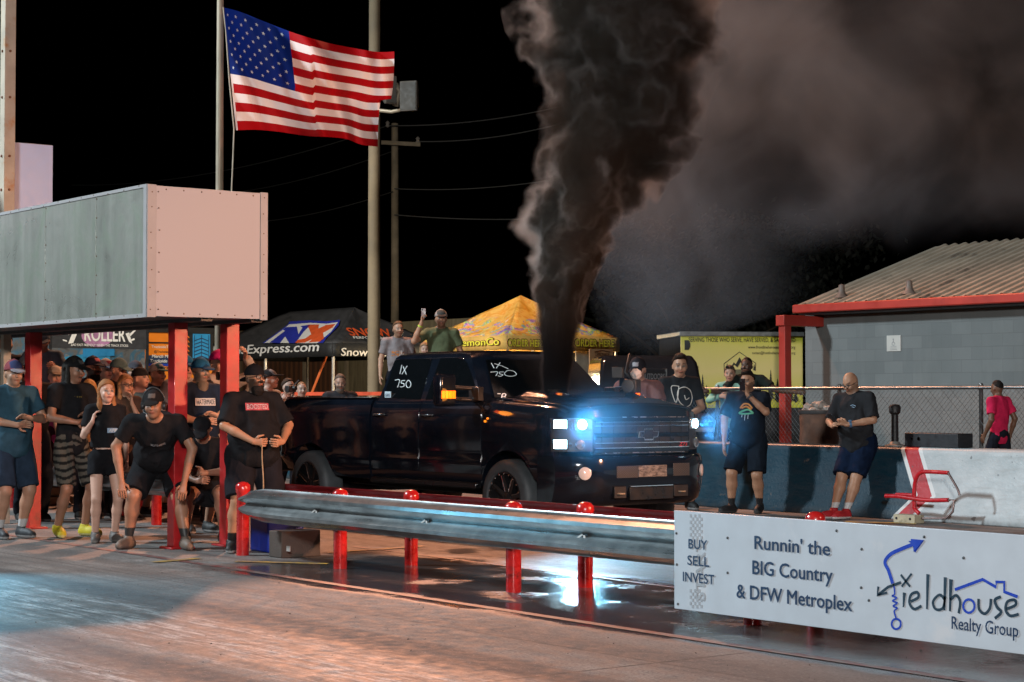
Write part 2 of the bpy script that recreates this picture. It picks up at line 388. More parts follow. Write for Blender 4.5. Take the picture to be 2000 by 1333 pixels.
def stroke(P, pts, w, mat, parent, name='logo_stroke', y=8.599, taper=None, R_=(1,0,0), th=.003):
    m = MB(); vs = [Vector(P(*p)) for p in pts]; n = len(vs); N_ = Vector(R_).cross(Vector((0,0,1)))
    ws = taper or [w]*n; Lp = []; Rp = []
    for i, v in enumerate(vs):
        d = (vs[min(i+1, n-1)]-vs[max(i-1, 0)]).normalized(); q = d.cross(N_).normalized()*ws[i]/2
        Lp.append(v+q); Rp.append(v-q)
    rings = [[a_+N_*.001, b_+N_*.001, b_+N_*(.001+th), a_+N_*(.001+th)] for a_, b_ in zip(Lp, Rp)]
    m.loft(rings); return m.build(name, mat, parent)
def curve(pts, n=10):
    P_ = [Vector((*p, 0)) for p in pts]; out = []
    for i in range(len(P_)-1):
        p0, p1, p2, p3 = P_[max(i-1, 0)], P_[i], P_[i+1], P_[min(i+2, len(P_)-1)]
        for k in range(n):
            t_ = k/n; v = .5*((2*p1)+(-p0+p2)*t_+(2*p0-5*p1+4*p2-p3)*t_*t_+(-p0+3*p1-3*p2+p3)*t_**3); out.append((v.x, v.y))
    return out+[pts[-1]]
# route arrow, coil and the crossed arrow of the F
c = curve([(1744, 1140), (1736, 1115), (1729, 1098), (1740, 1083), (1760, 1073), (1788, 1062)], 6)
stroke(PS, c, .022, M_BLUEV, sg)
stroke(PS, [(1780, 1055), (1804, 1056), (1787, 1078)], .012, M_BLUEV, sg)
m = MB(); m.prism(polypx(PS, [(1776, 1057), (1805, 1055), (1786, 1078), (1785, 1066)], PS(1776, 1057), (1,0,0), (0,0,1)), Vector(PS(1776, 1057))-Vector((0,.004,0)), (1,0,0), (0,0,1), .003); m.build('arrow_head', M_BLUEV, sg)
stroke(PS, curve([(1746, 1140), (1748, 1160), (1743, 1164), (1752, 1168), (1744, 1174), (1753, 1178), (1745, 1184), (1753, 1188), (1747, 1194), (1751, 1208)], 5), .009, M_BLUEV, sg)
stroke(PS, [(1751+9*math.cos(a_), 1219+10*math.sin(a_)) for a_ in np.linspace(0, 6.3, 20)], .012, M_BLUEV, sg)
stroke(PS, [(1716, 1162), (1735, 1147), (1760, 1138)], .016, M_TEAL, sg); stroke(PS, [(1716, 1146), (1714, 1163), (1733, 1158)], .014, M_TEAL, sg)
stroke(PS, [(1760, 1123), (1778, 1146)], .013, M_TEAL, sg); stroke(PS, [(1781, 1121), (1762, 1146)], .013, M_TEAL, sg)
# hand drawn letters
stroke(PS, [(1767, 1158), (1765, 1186)], 0, M_TEAL, sg, taper=[.022, .008])
stroke(PS, curve([(1780, 1175), (1794, 1167), (1792, 1157), (1780, 1162), (1777, 1178), (1786, 1190), (1800, 1184)], 5), .016, M_TEAL, sg)
stroke(PS, [(1813, 1122), (1811, 1190)], 0, M_TEAL, sg, taper=[.022, .010])
stroke(PS, curve([(1846, 1172), (1836, 1162), (1823, 1175), (1828, 1190), (1842, 1188), (1847, 1165)], 5), .015, M_TEAL, sg); stroke(PS, [(1847, 1128), (1845, 1192)], 0, M_TEAL, sg, taper=[.022, .012])
stroke(PS, [(1858, 1132), (1856, 1194)], 0, M_TEAL, sg, taper=[.024, .012]); stroke(PS, curve([(1857, 1172), (1868, 1163), (1876, 1176), (1873, 1198)], 5), .016, M_TEAL, sg)
stroke(PS, [(1893+11*math.cos(a_), 1184+13*math.sin(a_)) for a_ in np.linspace(0, 6.3, 22)], .013, M_BLUEV, sg)
stroke(PS, curve([(1912, 1170), (1913, 1190), (1924, 1199), (1934, 1188), (1936, 1170)], 5), .016, M_TEAL, sg)
stroke(PS, curve([(1955, 1166), (1944, 1172), (1948, 1186), (1956, 1196), (1944, 1208)], 5), .017, M_TEAL, sg)
stroke(PS, curve([(1966, 1190), (1984, 1182), (1982, 1172), (1968, 1176), (1965, 1192), (1974, 1203), (1990, 1200)], 5), .016, M_TEAL, sg)
stroke(PS, [(1866, 1152), (1920, 1132), (1946, 1147), (1946, 1137), (1962, 1137), (1962, 1156), (1988, 1166)], .017, M_BLUEV, sg)
sgt('Realty Group', 1860, 1228, 1990, 24, M_NAVY, yb1=1240, bold=.012)
m = MB()
for x_, y_ in ((1321, 1042), (1322, 1103), (1421, 1051), (1421, 1119), (1683, 1073), (1682, 1148), (1634, 1037), (1697, 1173), (1882, 1090), (1324, 1180), (1805, 1049)):
    p = PS(x_, y_); m.lathe([(.009, 0), (.009, .004), (.004, .006)], (p[0], 8.601, p[2]), (0, -1, 0), n=8)
m.build('screw', M_DKGREY, sg)

M_GRIT = M('grit', (.035, .033, .03), .9, var=.4)
m = MB(); rs = random.Random(21)
for k in range(150):
    px_, py_ = rs.uniform(0, 2000), rs.uniform(1095, 1330); c_ = Vector(G(px_, py_)); r_ = rs.uniform(.002, .007)
    p4 = [c_+Vector((rs.uniform(-1, 1)*r_*1.6, rs.uniform(-1, 1)*r_*1.6, .0)) for _ in range(3)]+[c_+Vector((0, 0, r_*1.1))]; m.add(p4, [(0,1,2),(0,1,3),(1,2,3),(2,0,3)])
tag(m.build('grit', M_GRIT), kind='stuff')
# ------------------------------------------------------------------ elevated metal-clad box on red columns
def alu_mat():
    t = NT('brushed_aluminium_cladding'); co = t.coord()
    s_ = t.noise(t.scale(co, (3., 3., .35)), 1.3, 6, .65); sm = t.noise(co, 2.2, 5, .6, .8)
    c = t.ramp(s_, [(.3, (.27, .285, .25)), (.7, (.45, .455, .41))]); c = t.mix(t.ramp(sm, [(.5, 0.), (.66, .6)]), c, (.20, .25, .18))
    t.set(color=c, metal=.5, rough=t.mapr(sm, .3, .7, .22, .48)); t.bump(t.noise(co, 2.4, 4, .55), .22, .03); return t.m
XB = -16.3; Y0, Y1, ZB0, ZB1, XL = 8.06, 9.34, 2.26, 3.50, -27.5
bx = thing('elevated_box', (XB, 8.4, 0), 'large metal-clad elevated box with a pinkish white end on red columns', 'scoreboard')
m = MB(); m.box((XL, Y0+.004, ZB0+.004), (XB-.004, Y1-.004, ZB1-.004)); m.build('core', M_DKGREY, bx)
xs = [XB-.07, XB-1.13, XB-2.36, XB-3.6, XB-4.8, XB-6.0, XB-7.2, XB-8.4, XL]
m = MB()
for i in range(len(xs)-1): m.box((xs[i+1]+.004, Y0-.006, ZB0+.02), (xs[i]-.004, Y0+.003, ZB1-.015))
m.build('side_cladding', alu_mat(), bx, bevel=.002)
M_ENDP = M('white_end_panel', (.34, .335, .35), .75, var=.01, sc=.6, rvar=.0, spec=.15)
m = MB(); m.box((XB-.003, Y0+.085, ZB0), (XB+.004, Y1-.075, ZB1)); m.build('end_panel', M_ENDP, bx, bevel=.002)
M_TRIM = M('trim_flashing', (.30, .295, .30), .7, .0, var=.05, rvar=.0, spec=.15)
m = MB(); m.box((XB-.003, Y0-.01, ZB0-.01), (XB+.012, Y0+.082, ZB1+.008)); m.box((XB-.003, Y1-.072, ZB0-.01), (XB+.012, Y1+.01, ZB1+.008))
m.box((XB-.068, Y0-.016, ZB0-.012), (XB+.0, Y0-.004, ZB1+.01)); m.box((XL, Y0-.014, ZB1-.02), (XB-.07, Y0-.006, ZB1+.012)); m.box((XL, Y0-.014, ZB0-.012), (XB-.07, Y0-.006, ZB0+.025))
m.build('corner_trim', M_TRIM, bx, bevel=.002)
m = MB(); rs = random.Random(3)
for k in range(7):
    z = ZB0+.06+k*.19
    for y in (Y0+.03, Y0+.11, Y1-.04): m.lathe([(.007, 0), (.006, .003), (.001, .004)], (XB+.011, y+rs.uniform(-.01, .01), z+rs.uniform(-.03, .03)), (1,0,0), n=8)
    for xx in xs[1:7]: m.lathe([(.009, 0), (.007, .004), (.001, .006)], (xx+.02, Y0-.006, z), (0,-1,0), n=8)
for k in range(6):
    for z in (ZB0+.03, ZB1-.03): m.lathe([(.008, 0), (.006, .003), (.001, .005)], (XB+.004, Y0+.2+k*.18+rs.uniform(-.03, .03), z), (1,0,0), n=8)
for k in range(30):
    for z in (ZB0+.015, ZB1-.005): m.lathe([(.008, 0), (.006, .003), (.001, .005)], (XB-.2-k*.31+rs.uniform(-.05, .05), Y0-.014, z+rs.uniform(-.01, .01)), (0,-1,0), n=8)
m.build('rivets', M('rusty_rivet', (.10, .055, .03), .8, var=.4), bx)['kind'] = 'stuff'
M_COLR = M('red_column_paint', (.36, .012, .014), .38, var=.3, sc=5, coat=.25, dirt=(.20, .014, .014))
def column(x, y, w=.068):
    m = MB(); m.box((x-w, y-w, 0), (x+w, y+w, ZB0-.03)); m.box((x-.13, y-.13, 0), (x+.13, y+.13, .02)); m.build('column', M_COLR, bx, bevel=.006)
for x, y in ((-16.96, 8.72), (-16.96, 9.30), (-20.5, 8.72), (-21.9, 9.30), (-25.5, 8.72), (-25.5, 9.30)): column(x, y, .072)
m = MB()
for y in (8.72, 9.27): m.box((XL, y-.06, ZB0-.03), (XB-.06, y+.06, ZB0+.003))
m.build('beam', M_BLACK, bx)

# white panel and its post over the box at the left
wp = thing('sign_panel', (-22, 9.2, 3.5), 'plain white panel tinted for cool light above the metal box at far left', 'sign')
m = MB(); m.box((-22.06, 6.9, 3.50), (-22.0, 9.59, 4.60)); m.build('panel', M('cool_tinted_panel', (.36, .46, .68), .5, var=.04), wp, bevel=.006)  # white panel: blue cast of the cool light put into its base colour
mst = thing('mast', (-21.5, 8.79, 0), 'pale rust-stained square mast at the left edge', 'pole')
m = MB(); m.box((-21.56, 8.725, 3.4), (-21.42, 8.86, 8.2)); m.box((-21.54, 8.745, 0), (-21.44, 8.84, 3.4)); m.build('post', M('rust_stained_white_steel', (.36, .31, .24), .8, var=.2, sc=3, dirt=(.33, .15, .05)), mst, bevel=.005)
m = MB()
for z in (3.95, 4.35, 5.05, 5.6): m.lathe([(.016, 0), (.014, .012), (.001, .014)], (-21.42, 8.79, z), (1,0,0), n=10); m.lathe([(.016, 0), (.014, .012), (.001, .014)], (-21.49, 8.725, z), (0,-1,0), n=10)
m.build('bolt', M('rust', (.14, .05, .02), .9, var=.4), mst)

# ------------------------------------------------------------------ poles, wires, floodlights
def vpole(name, px0, px1, d, r, ztop, label, cat, mat, lean=None, taper=.85):
    b = PD(px0, 760, d); t_ = PD(px1, 20, d); gx = b[:2]; z0 = .0
    top = (gx[0]+(lean or 0), gx[1], ztop)
    o = thing(name, (gx[0], gx[1], 0), label, cat)
    m = MB(); n = 8; m.tube([(gx[0]+(lean or 0)*i/n, gx[1], ztop*i/n) for i in range(n+1)], [r*(1-(1-taper)*i/n) for i in range(n+1)], 16)
    m.build('shaft', mat, o, smooth=60); return o, Vector((gx[0], gx[1], 0))
M_CONC = M('weathered_pole', (.15, .115, .07), .8, var=.3, sc=1.5, bump=.3, bsc=25)
M_WOOD = M('weathered_wood_pole', (.24, .20, .14), .85, var=.35, sc=2, bump=.5, bsc=30)
lp, LB = vpole('light_pole', 730, 733, 36, .125, 14.2, 'tall tan floodlight pole rising behind the pickup', 'pole', M_CONC, taper=.78)
m = MB(); m.lathe([(.122, 0), (.122, .14)], (LB.x, LB.y, 7.75), n=16); m.build('collar', M_TRIM, lp)
for name_, (pxa, pxb, ya, yb), tilt in (('floodlight', (752, 776, 148, 203), -.5), ('floodlight', (779, 815, 158, 217), .35)):
    d = 35.7; c_ = Vector(PD((pxa+pxb)/2, (ya+yb)/2, d)); hw = (pxb-pxa)/2/FPX*d; hh = (yb-ya)/2/FPX*d
    rr, uu = Vector(V_R), Vector((0,0,1)); nn = Vector((-V_F[0], -V_F[1], 0)).normalized(); rr = (rr+nn*tilt).normalized(); nn = rr.cross(uu)*1
    m = MB()
    fr_ = [[c_+rr*(sx*hw*k)+uu*(sy*hh*k)+nn*o_ for sx, sy in ((-1,-1),(1,-1),(1,1),(-1,1))] for k, o_ in ((1.0, .0), (1.0, -.06), (.55, -.30), (.3, -.34))]
    m.loft(fr_); hd = m.build('floodlight_head', M('floodlight_housing', (.06, .05, .04), .7, .0, var=.3), lp, bevel=.012)
    m = MB(); m.obox(c_+nn*.005, rr*hw*.9, uu*hh*.9, nn*.006); m.build('glass', M('dusty_glass', (.04, .036, .03), .7, var=.3), hd)
cb = Vector(PD(765, 190, 36)); m = MB(); m.tube([(LB.x, LB.y, cb.z-.22), cb+Vector((0,0,-.28)), Vector(PD(797, 212, 35.9))], .035, 10); m.tube([Vector(PD(772, 165, 36)), Vector(PD(781, 180, 36)), Vector(PD(772, 208, 36))], .06, 10); m.build('bracket', M_STEEL, lp)

up, UB = vpole('utility_pole', 772, 765, 58, .14, 9.9, 'leaning wooden utility pole with a crossarm', 'pole', M_WOOD, lean=-.05, taper=.75)
up_top = Vector(PD(763, 250, 58)); m = MB(); xa, xb = Vector(PD(745, 279, 58)), Vector(PD(821, 283, 58)); dxa = (xb-xa)
m.obox((xa+xb)/2, dxa/2, Vector((0,0,.06)), dxa.cross(Vector((0,0,1))).normalized()*.06); m.build('crossarm', M_WOOD, up)
m = MB()
for px_, py_ in ((816, 277), (757, 246)):
    q = PD(px_, py_, 58); m.lathe([(.03, 0), (.07, .04), (.045, .10), (.07, .14), (.02, .2)], q-np.array([0,0,.05]), n=12)
m.build('insulator', M('porcelain', (.3, .28, .25), .4), up)
M_WIRE = M('cable', (.05, .05, .048), .6)
def wire(a, b, sag, r, label, d0=58, d1=58, group='overhead cables'):
    A, B = Vector(PD(*a, d0)), Vector(PD(*b, d1)); m = MB()
    pts = [A.lerp(B, i/14)-Vector((0,0,sag*4*(i/14)*(1-i/14))) for i in range(15)]; m.tube(pts, r, 6)
    o = m.build('overhead_cable', M_WIRE); tag(o, label, 'cable', group)
wire((757, 246), (1130, 200), .2, .02, 'upper overhead cable right of the utility pole'); wire((816, 277), (1130, 232), .2, .02, 'overhead cable leaving the crossarm end to the right')
wire((757, 246), (140, 362), .5, .018, 'upper overhead cable left of the utility pole', d1=75); wire((816, 277), (300, 385), .5, .018, 'overhead cable leaving the crossarm to the left behind the flag', d1=75)
wire((770, 369), (1100, 348), .15, .016, 'middle overhead cable right of the utility pole'); wire((767, 375), (400, 437), .3, .016, 'lower overhead cable left of the utility pole', d1=70)
wire((770, 420), (1110, 425), .1, .018, 'lowest overhead cable with a dark splice right of the pole')

fp = thing('flagpole', PD(427, 760, 24.2)*np.array([1,1,0]), 'tan steel flagpole carrying the American flag', 'pole')
b = PD(428, 500, 24.2); m = MB(); m.tube([(b[0], b[1], 0), (b[0], b[1], 6.0), (b[0], b[1], 6.75)], [.056, .045, .042], 16); m.lathe([(.001, 0), (.06, .05), (.06, .09), (.001, .13)], (b[0], b[1], 6.75), n=14)
m.build('shaft', M_STEEL, fp, smooth=50)
m = MB(); m.tube([PD(436, 14, 24.0), PD(441, 60, 24.05), PD(448, 160, 24.05), PD(457, 252, 24)], .009, 6); m.tube([PD(457, 252, 24), PD(455, 310, 23.9), PD(452, 378, 23.8), PD(452, 600, 23.8)], .009, 6); m.build('halyard', M('rope', (.42, .36, .27), .9), fp)

# American flag flying from the pole
def flag_pt(u, v):
    top = [(437, 15), (470, 24), (520, 44), (578, 66), (640, 84), (700, 96), (740, 102), (770, 101)]
    bot = [(461, 255), (500, 254), (545, 258), (600, 266), (640, 268), (676, 272), (706, 283), (738, 287)]
    def pl(p, s_):
        s_ = s_*(len(p)-1); i = min(int(s_), len(p)-2); f = s_-i; p0, p1, p2, p3 = p[max(i-1,0)], p[i], p[i+1], p[min(i+2, len(p)-1)]
        return [0.5*((2*p1[k])+(-p0[k]+p2[k])*f+(2*p0[k]-5*p1[k]+4*p2[k]-p3[k])*f*f+(-p0[k]+3*p1[k]-3*p2[k]+p3[k])*f**3) for k in (0, 1)]
    a, b_ = pl(top, u), pl(bot, u); sag = 14*math.sin(math.pi*u)*math.sin(math.pi*v)*(1 if u < .5 else .3)
    x = a[0]+(b_[0]-a[0])*v + (10*math.sin(v*math.pi)*(u**3))*(-1 if v > .5 else 1); y = a[1]+(b_[1]-a[1])*v + sag*.6
    w = min(1, u*3); ph = u*1.0-v*.42
    d = 24+u*.9+w*(.22*math.sin(ph*11)+.11*math.sin(ph*23+v*5)+.07*math.sin(u*6+v*7)+.022*math.sin(ph*47+v*9)) + .05*math.exp(-((u-.36)/.06)**2)*v + .16*u*math.sin((v-.6*u)*7.)
    return PD(x, y, d)
NU, NV = 96, 78
fl = MB(); fl.keep = True
for j in range(NV+1):
    for i in range(NU+1): fl.v.append(tuple(flag_pt(i/NU, j/NV)))
cu_ = int(NU*.40); cv_ = NV*7//13
for j in range(NV):
    for i in range(NU):
        a = j*(NU+1)+i; fl.f.append((a, a+NU+1, a+NU+2, a+1))
        fl.m.append(2 if (i < cu_ and j < cv_) else (0 if (j*13//NV) % 2 == 0 else 1) if i >= 2 else 1)
def star(u, v, r):
    P0 = []
    for k in range(10):
        a_ = -math.pi/2+k*math.pi/5+.15; rr = r if k % 2 == 0 else r*.42
        P0.append((u+rr*math.cos(a_)/1.62, v+rr*math.sin(a_)))
    for off in (-.006, .006):
        vs = [Vector(flag_pt(*q))+Vector(V_F)*off for q in P0]; c_ = sum(vs, Vector())/10; b_ = len(fl.v); fl.v += [tuple(c_)]+[tuple(q) for q in vs]
        for k in range(10): fl.f.append((b_, b_+1+k, b_+1+(k+1) % 10)); fl.m.append(1)
for r_ in range(9):
    nst = 6 if r_ % 2 == 0 else 5
    for k in range(nst): star(.40*(k*2+1+(r_ % 2))/12*.96+.008, (7/13)*(r_+1)/10, .017)
def fcloth(name, c):
    t = NT(name); co = t.coord(); t.set(color=t.mix(.15, c, t.ramp(t.noise(co, 3, 4), [(.3, .5), (.7, 1.)]), 'MULTIPLY'), rough=.7, spec=.2)
    d = t.n.new('ShaderNodeBsdfTranslucent'); t.put(d.inputs[0], c); mx = t.n.new('ShaderNodeMixShader'); mx.inputs[0].default_value = .25
    t.l.new(t.bsdf.outputs[0], mx.inputs[1]); t.l.new(d.outputs[0], mx.inputs[2]); t.l.new(mx.outputs[0], t.out.inputs[0]); t.bump(t.noise(co, 14, 3), .2, .01); return t.m
fo = fl.build('flag', [fcloth('flag_red', (.38, .003, .006)), fcloth('flag_white', (.80, .78, .76)), fcloth('flag_blue', (.003, .020, .19))], None, smooth=80)
tag(fo, 'American flag with stars and stripes waving from the flagpole', 'flag')

# ------------------------------------------------------------------ concrete barrier: dark blue, then a red chevron, then white
BY = 17.72
prof = [(BY, 0), (BY+.01, .075), (BY+.14, .31), (BY+.22, .80), (BY+.235, .855), (BY+.27, .88), (BY+.56, .88), (BY+.60, .84), (BY+.75, .31), (BY+.82, 0)]
def bar_mat():
    t = NT('painted_barrier'); p = t.pos(); x, y, z = t.sep(p)
    k = t.math('ABSOLUTE', t.math('SUBTRACT', z, .30)); cx = t.math('ADD', t.math('MULTIPLY', t.math('MAXIMUM', t.math('SUBTRACT', z, .30), 0.), -.52), t.math('MULTIPLY', t.math('MAXIMUM', t.math('SUBTRACT', .30, z), 0.), -.85))
    s_ = t.math('SUBTRACT', x, t.math('ADD', cx, -15.27))           # distance across the chevron
    n1 = t.noise(p, 3.5, 7, .65); n2 = t.noise(t.scale(p, (1, 1, 5)), 5, 5, .6)
    blue = t.ramp(n1, [(.3, (.003, .026, .046)), (.7, (.006, .040, .066))]); white = t.ramp(n1, [(.25, (.34, .385, .40)), (.75, (.48, .51, .52))])
    white = t.mix(t.ramp(n2, [(.55, 0.), (.72, .35)]), white, (.32, .32, .31)); red = t.ramp(n1, [(.3, (.36, .012, .02)), (.7, (.46, .02, .03))])
    st = lambda a: t.math('GREATER_THAN', s_, a)
    c = t.mix(st(-.16), blue, (.6, .62, .62)); c = t.mix(st(-.10), c, red); c = t.mix(st(.12), c, (.6, .62, .62)); c = t.mix(st(.18), c, white)
    grime = t.math('MULTIPLY', t.mapr(z, .0, .12, 1, 0), t.ramp(n1, [(.35, 0.), (.6, .8)])); c = t.mix(grime, c, (.05, .045, .04))
    c = t.mix(t.ramp(t.noise(p, 8, 3), [(.68, 0.), (.72, .7)]), c, (.08, .08, .08))
    t.set(color=c, rough=t.mapr(n2, .3, .7, .3, .5), spec=.22); t.bump(t.noise(p, 26, 5, .6), .25, .012); return t.m
bb = thing('concrete_barrier', (-20, BY+.4, 0), 'long low concrete barrier, dark blue turning white beyond a red chevron', 'barrier')
m = MB(); rings = [[(x, y, z) for y, z in prof] for x in [-70]+[-30+.8*i for i in range(29)]+[0]]
m.loft(rings); m.build('wall', bar_mat(), bb, bevel=.015)
# red tube stand leaning against the chevron, bolted to a pale block
M_TUBE = M('red_tube_paint', (.52, .012, .02), .3, var=.2, coat=.3)
YB_ = BY-.30; PB = lambda a, b: PY(a, b, YB_)
bs = thing('tube_stand', G(1775, 1014), 'red bent-tube stand in front of the barrier chevron', 'stand')
def arc(pts, n=7): return [Vector(PB(*p)) for p in curve(pts, n)]
m = MB(); m.tube(arc([(1852, 924), (1818, 922), (1800, 923), (1790, 934), (1786, 955), (1786, 982), (1787, 994), (1795, 1003)]), .025, 12); m.build('upright_tube', M_TUBE, bs, smooth=60)
lo = arc([(1733, 969), (1760, 970), (1810, 977), (1855, 977)]); m = MB(); m.tube([q+Vector((0,-.03,0)) for q in lo], .026, 12); m.tube([q+Vector((0,.16,.012)) for q in lo[:9]], .022, 10); m.build('foot_tube', M_TUBE, bs, smooth=60)
m = MB(); a = Vector(PB(1855, 977)); m.tube([a+Vector((0,-.03,0)), a+Vector((.05, .02, .0)), Vector(PB(1861, 1000)), Vector(PB(1848, 1013)), Vector(PB(1800, 1013))], .014, 10); m.tube(arc([(1852, 924), (1870, 955), (1874, 968)]), .014, 10)
m.build('brace', M('bare_steel', (.28, .2, .19), .4, .6), bs, smooth=60)
m = MB(); a = Vector(PB(1778, 1014)); m.box((a.x-.16, a.y-.12, 0), (a.x+.17, a.y+.05, .10)); m.build('anchor_block', M('pale_block', (.46, .40, .28), .7, dirt=(.2, .17, .12)), bs, bevel=.008)
m = MB()
for dx in (-.11, .10): m.lathe([(.016, 0), (.016, .004)], (a.x+dx, a.y-.12, .055), (0,-1,0), n=10)
m.build('bolt', M_BLACK, bs)

# things standing on top of the barrier
q = PY(1748, 868, BY+.42); sd = thing('pedestal_lamp', (q[0], q[1], .88), 'slim black pedestal with a round head on the barrier top', 'pedestal')
m = MB(); m.lathe([(.13, 0), (.125, .015), (.07, .03), (.05, .06)], (q[0], q[1], .88), n=24); m.build('base', M('worn_base', (.3, .29, .27), .5, .3), sd, smooth=40)
m = MB(); m.lathe([(.046, .03), (.043, .40)], (q[0], q[1], .88), n=16); m.build('stem', M_BLACK, sd, smooth=40)
m = MB(); m.lathe([(.04, .39), (.07, .42), (.075, .49), (.06, .515), (.02, .525)], (q[0], q[1], .88), n=20); m.build('head', M_BLACK, sd, smooth=40)
a, b = PY(1769, 876, BY+.30), PY(1873, 876, BY+.30)
sb = thing('equipment_case', ((a[0]+b[0])/2, BY+.42, .88), 'black equipment case with two round ports on the barrier top', 'case')
m = MB(); m.box((a[0], BY+.28, .882), (b[0], BY+.56, 1.055)); m.build('case', M('black_case', (.014, .016, .02), .5, var=.3), sb, bevel=.008)
m = MB()
for dx in (.12, .24): m.lathe([(.024, 0), (.024, .006), (.014, .006), (.014, -.01)], (a[0]+dx*.95, BY+.28, .985), (0,-1,0), n=16)
m.build('port', M_CHROME, sb)

# ------------------------------------------------------------------ chain-link fence
FY = 19.5
def chain(name, x0, x1, ztop, zb, label):
    f = thing(name, ((x0+x1)/2, FY, .26), label, 'fence')
    m = MB(); m.tube([(x0, FY, ztop), ((x0+x1)/2, FY, ztop), (x1, FY, ztop)], .022, 10); m.build('top_rail', M_GALV, f, smooth=60)
    x = x0+.3
    while x < x1:
        m = MB(); m.lathe([(.028, 0), (.028, ztop-.26+.02), (.034, ztop-.26+.03), (.02, ztop-.26+.06)], (x, FY+.03, .26), n=12); m.build('post', M_GALV, f, smooth=60); x += 2.45
    m = MB(); s_ = .075; h_ = ztop-zb; w = .0023
    def wire_(p, q): m.tube([p, q], w, 3, cap=False)
    k = x0-h_
    while k < x1:
        for sg_ in (1, -1):
            xa, xb = (k, k+h_) if sg_ == 1 else (k+h_, k); za, zb_ = zb, ztop
            p, q = Vector((xa, FY+.004*sg_, za)), Vector((xb, FY+.004*sg_, zb_))
            if min(xa, xb) < x0 or max(xa, xb) > x1: continue
            wire_(p, q)
        k += s_
    m.build('wire_mesh', M_GALV, f); return f
chain('chainlink_fence', -23.4, -9.5, 1.615, .3, 'chain-link fence with a pale top rail behind the barrier')
# ------------------------------------------------------------------ block building on the right
def cmu_mat():
    t = NT('painted_block_wall'); p = t.pos(); x, y, z = t.sep(p)
    br_ = t.n.new('ShaderNodeTexBrick'); t.put(br_.inputs['Vector'], t.comb(t.math('ADD', x, y), t.math('SUBTRACT', z, .26), 0.))
    br_.inputs['Scale'].default_value = 1.; br_.inputs['Brick Width'].default_value = .406; br_.inputs['Row Height'].default_value = .203
    br_.inputs['Mortar Size'].default_value = .005; br_.inputs['Mortar Smooth'].default_value = .4
    br_.inputs['Color1'].default_value = (.165, .18, .18, 1); br_.inputs['Color2'].default_value = (.20, .215, .212, 1); br_.inputs['Mortar'].default_value = (.158, .17, .168, 1)
    n1 = t.noise(p, 1.2, 5, .6); c = t.mix(t.ramp(n1, [(.4, 0.), (.7, .4)]), br_.outputs[0], (.13, .145, .14))
    c = t.mix(t.ramp(t.noise(t.scale(p, (2, 2, .4)), 2, 5), [(.55, 0.), (.75, .3)]), c, (.26, .27, .26))
    t.set(color=c, rough=.8); t.bump(t.math('ADD', t.math('MULTIPLY', br_.outputs[1], -1.), t.math('MULTIPLY', t.noise(p, 40, 4, .6), .35)), .35, .010); return t.m
BX0 = -23.16; BWY = 24.0
bd = thing('block_building', (-15, 26, .26), 'grey concrete block building with a red fascia and ribbed tan metal roof', 'building')
m = MB(); m.box((BX0, BWY, .2), (-4, 31.0, 2.96)); m.build('wall', cmu_mat(), bd)
M_ROOF = M('tan_metal_roof', (.58, .48, .37), .5, .25, var=.2, sc=1.2, dirt=(.2, .16, .13))
ex, ey, ez = -22.96, 23.6, 3.06; ry, rz = 27.25, 4.26
ex2 = -3.6; m = MB(); sl = (rz-ez)/(ry-ey)
def roofpt(x, f, dz): return (x, ey+(ry-ey)*f, ez+(rz-ez)*f+dz)
# ribbed sheet: ribs run from the eave to the ridge
px_ = []; x = ex
while x < ex2:
    for dx, dz in ((0, 0), (.15, 0), (.17, .035), (.21, .035), (.23, 0)): px_.append((x+dx, dz))
    x += .23
top = [[roofpt(x, f, dz) for x, dz in px_] for f in (0, 1)]; m.loft(top, closed=False)
back = [[(x, 2*ry-p[1], p[2]) for (x, dz), p in zip(px_, r_)] for r_ in top]; m.loft(back, closed=False)
m.loft([[(q[0], q[1], q[2]-.05) for q in r_] for r_ in top], closed=False); m.build('roof', M_ROOF, bd)
M_FASC = M('red_fascia_paint', (.40, .035, .022), .5, var=.2, sc=2, dirt=(.30, .03, .02))
m = MB(); m.box((ex-.03, ey-.10, 2.93), (ex2, ey+.002, 3.075)); m.build('fascia', M_FASC, bd, bevel=.02)
m = MB(); m.loft([[(ex-.04, ey-.06, 2.93), (ex+.06, ey-.06, 2.93), (ex+.06, ey-.06, 3.05), (ex-.04, ey-.06, 3.05)], [(ex-.04, ry, rz-.12), (ex+.06, ry, rz-.12), (ex+.06, ry, rz+.0), (ex-.04, ry, rz+.0)], [(ex-.04, 2*ry-ey, 2.93), (ex+.06, 2*ry-ey, 2.93), (ex+.06, 2*ry-ey, 3.05), (ex-.04, 2*ry-ey, 3.05)]]); m.build('rake_trim', M_ROOF, bd)
m = MB(); m.box((ex+.02, ey+.01, 2.90), (ex2-.02, BWY+.05, 2.945)); m.build('soffit', M_DKGREY, bd)
m = MB(); m.prism([(0,0),(6.2,0),(3.25+.1,1.0),(3.2,1.0)], (BX0+.01, BWY+.2, 2.95), (0,1,0), (0,0,1), .02); m.build('gable', M_DKGREY, bd)
for px__, py__ in ((1644, 590), (1776, 581)):
    f = .10; q = PY(px__, py__, ey+(ry-ey)*f); zz = ez+(rz-ez)*f
    m = MB(); m.lathe([(.13, 0), (.11, .03), (.07, .07), (.055, .12), (.05, .22), (.001, .24)], (q[0], q[1], zz), n=14); m.build('roof_vent', M('vent_grey', (.17, .14, .12), .6), bd, smooth=50)
wn_ = tag(None, None) if False else None
q0, q1 = PY(1733, 687, BWY), PY(1760, 655, BWY); m = MB(); m.box((q0[0], BWY-.016, q0[2]), (q1[0], BWY-.002, q1[2]))
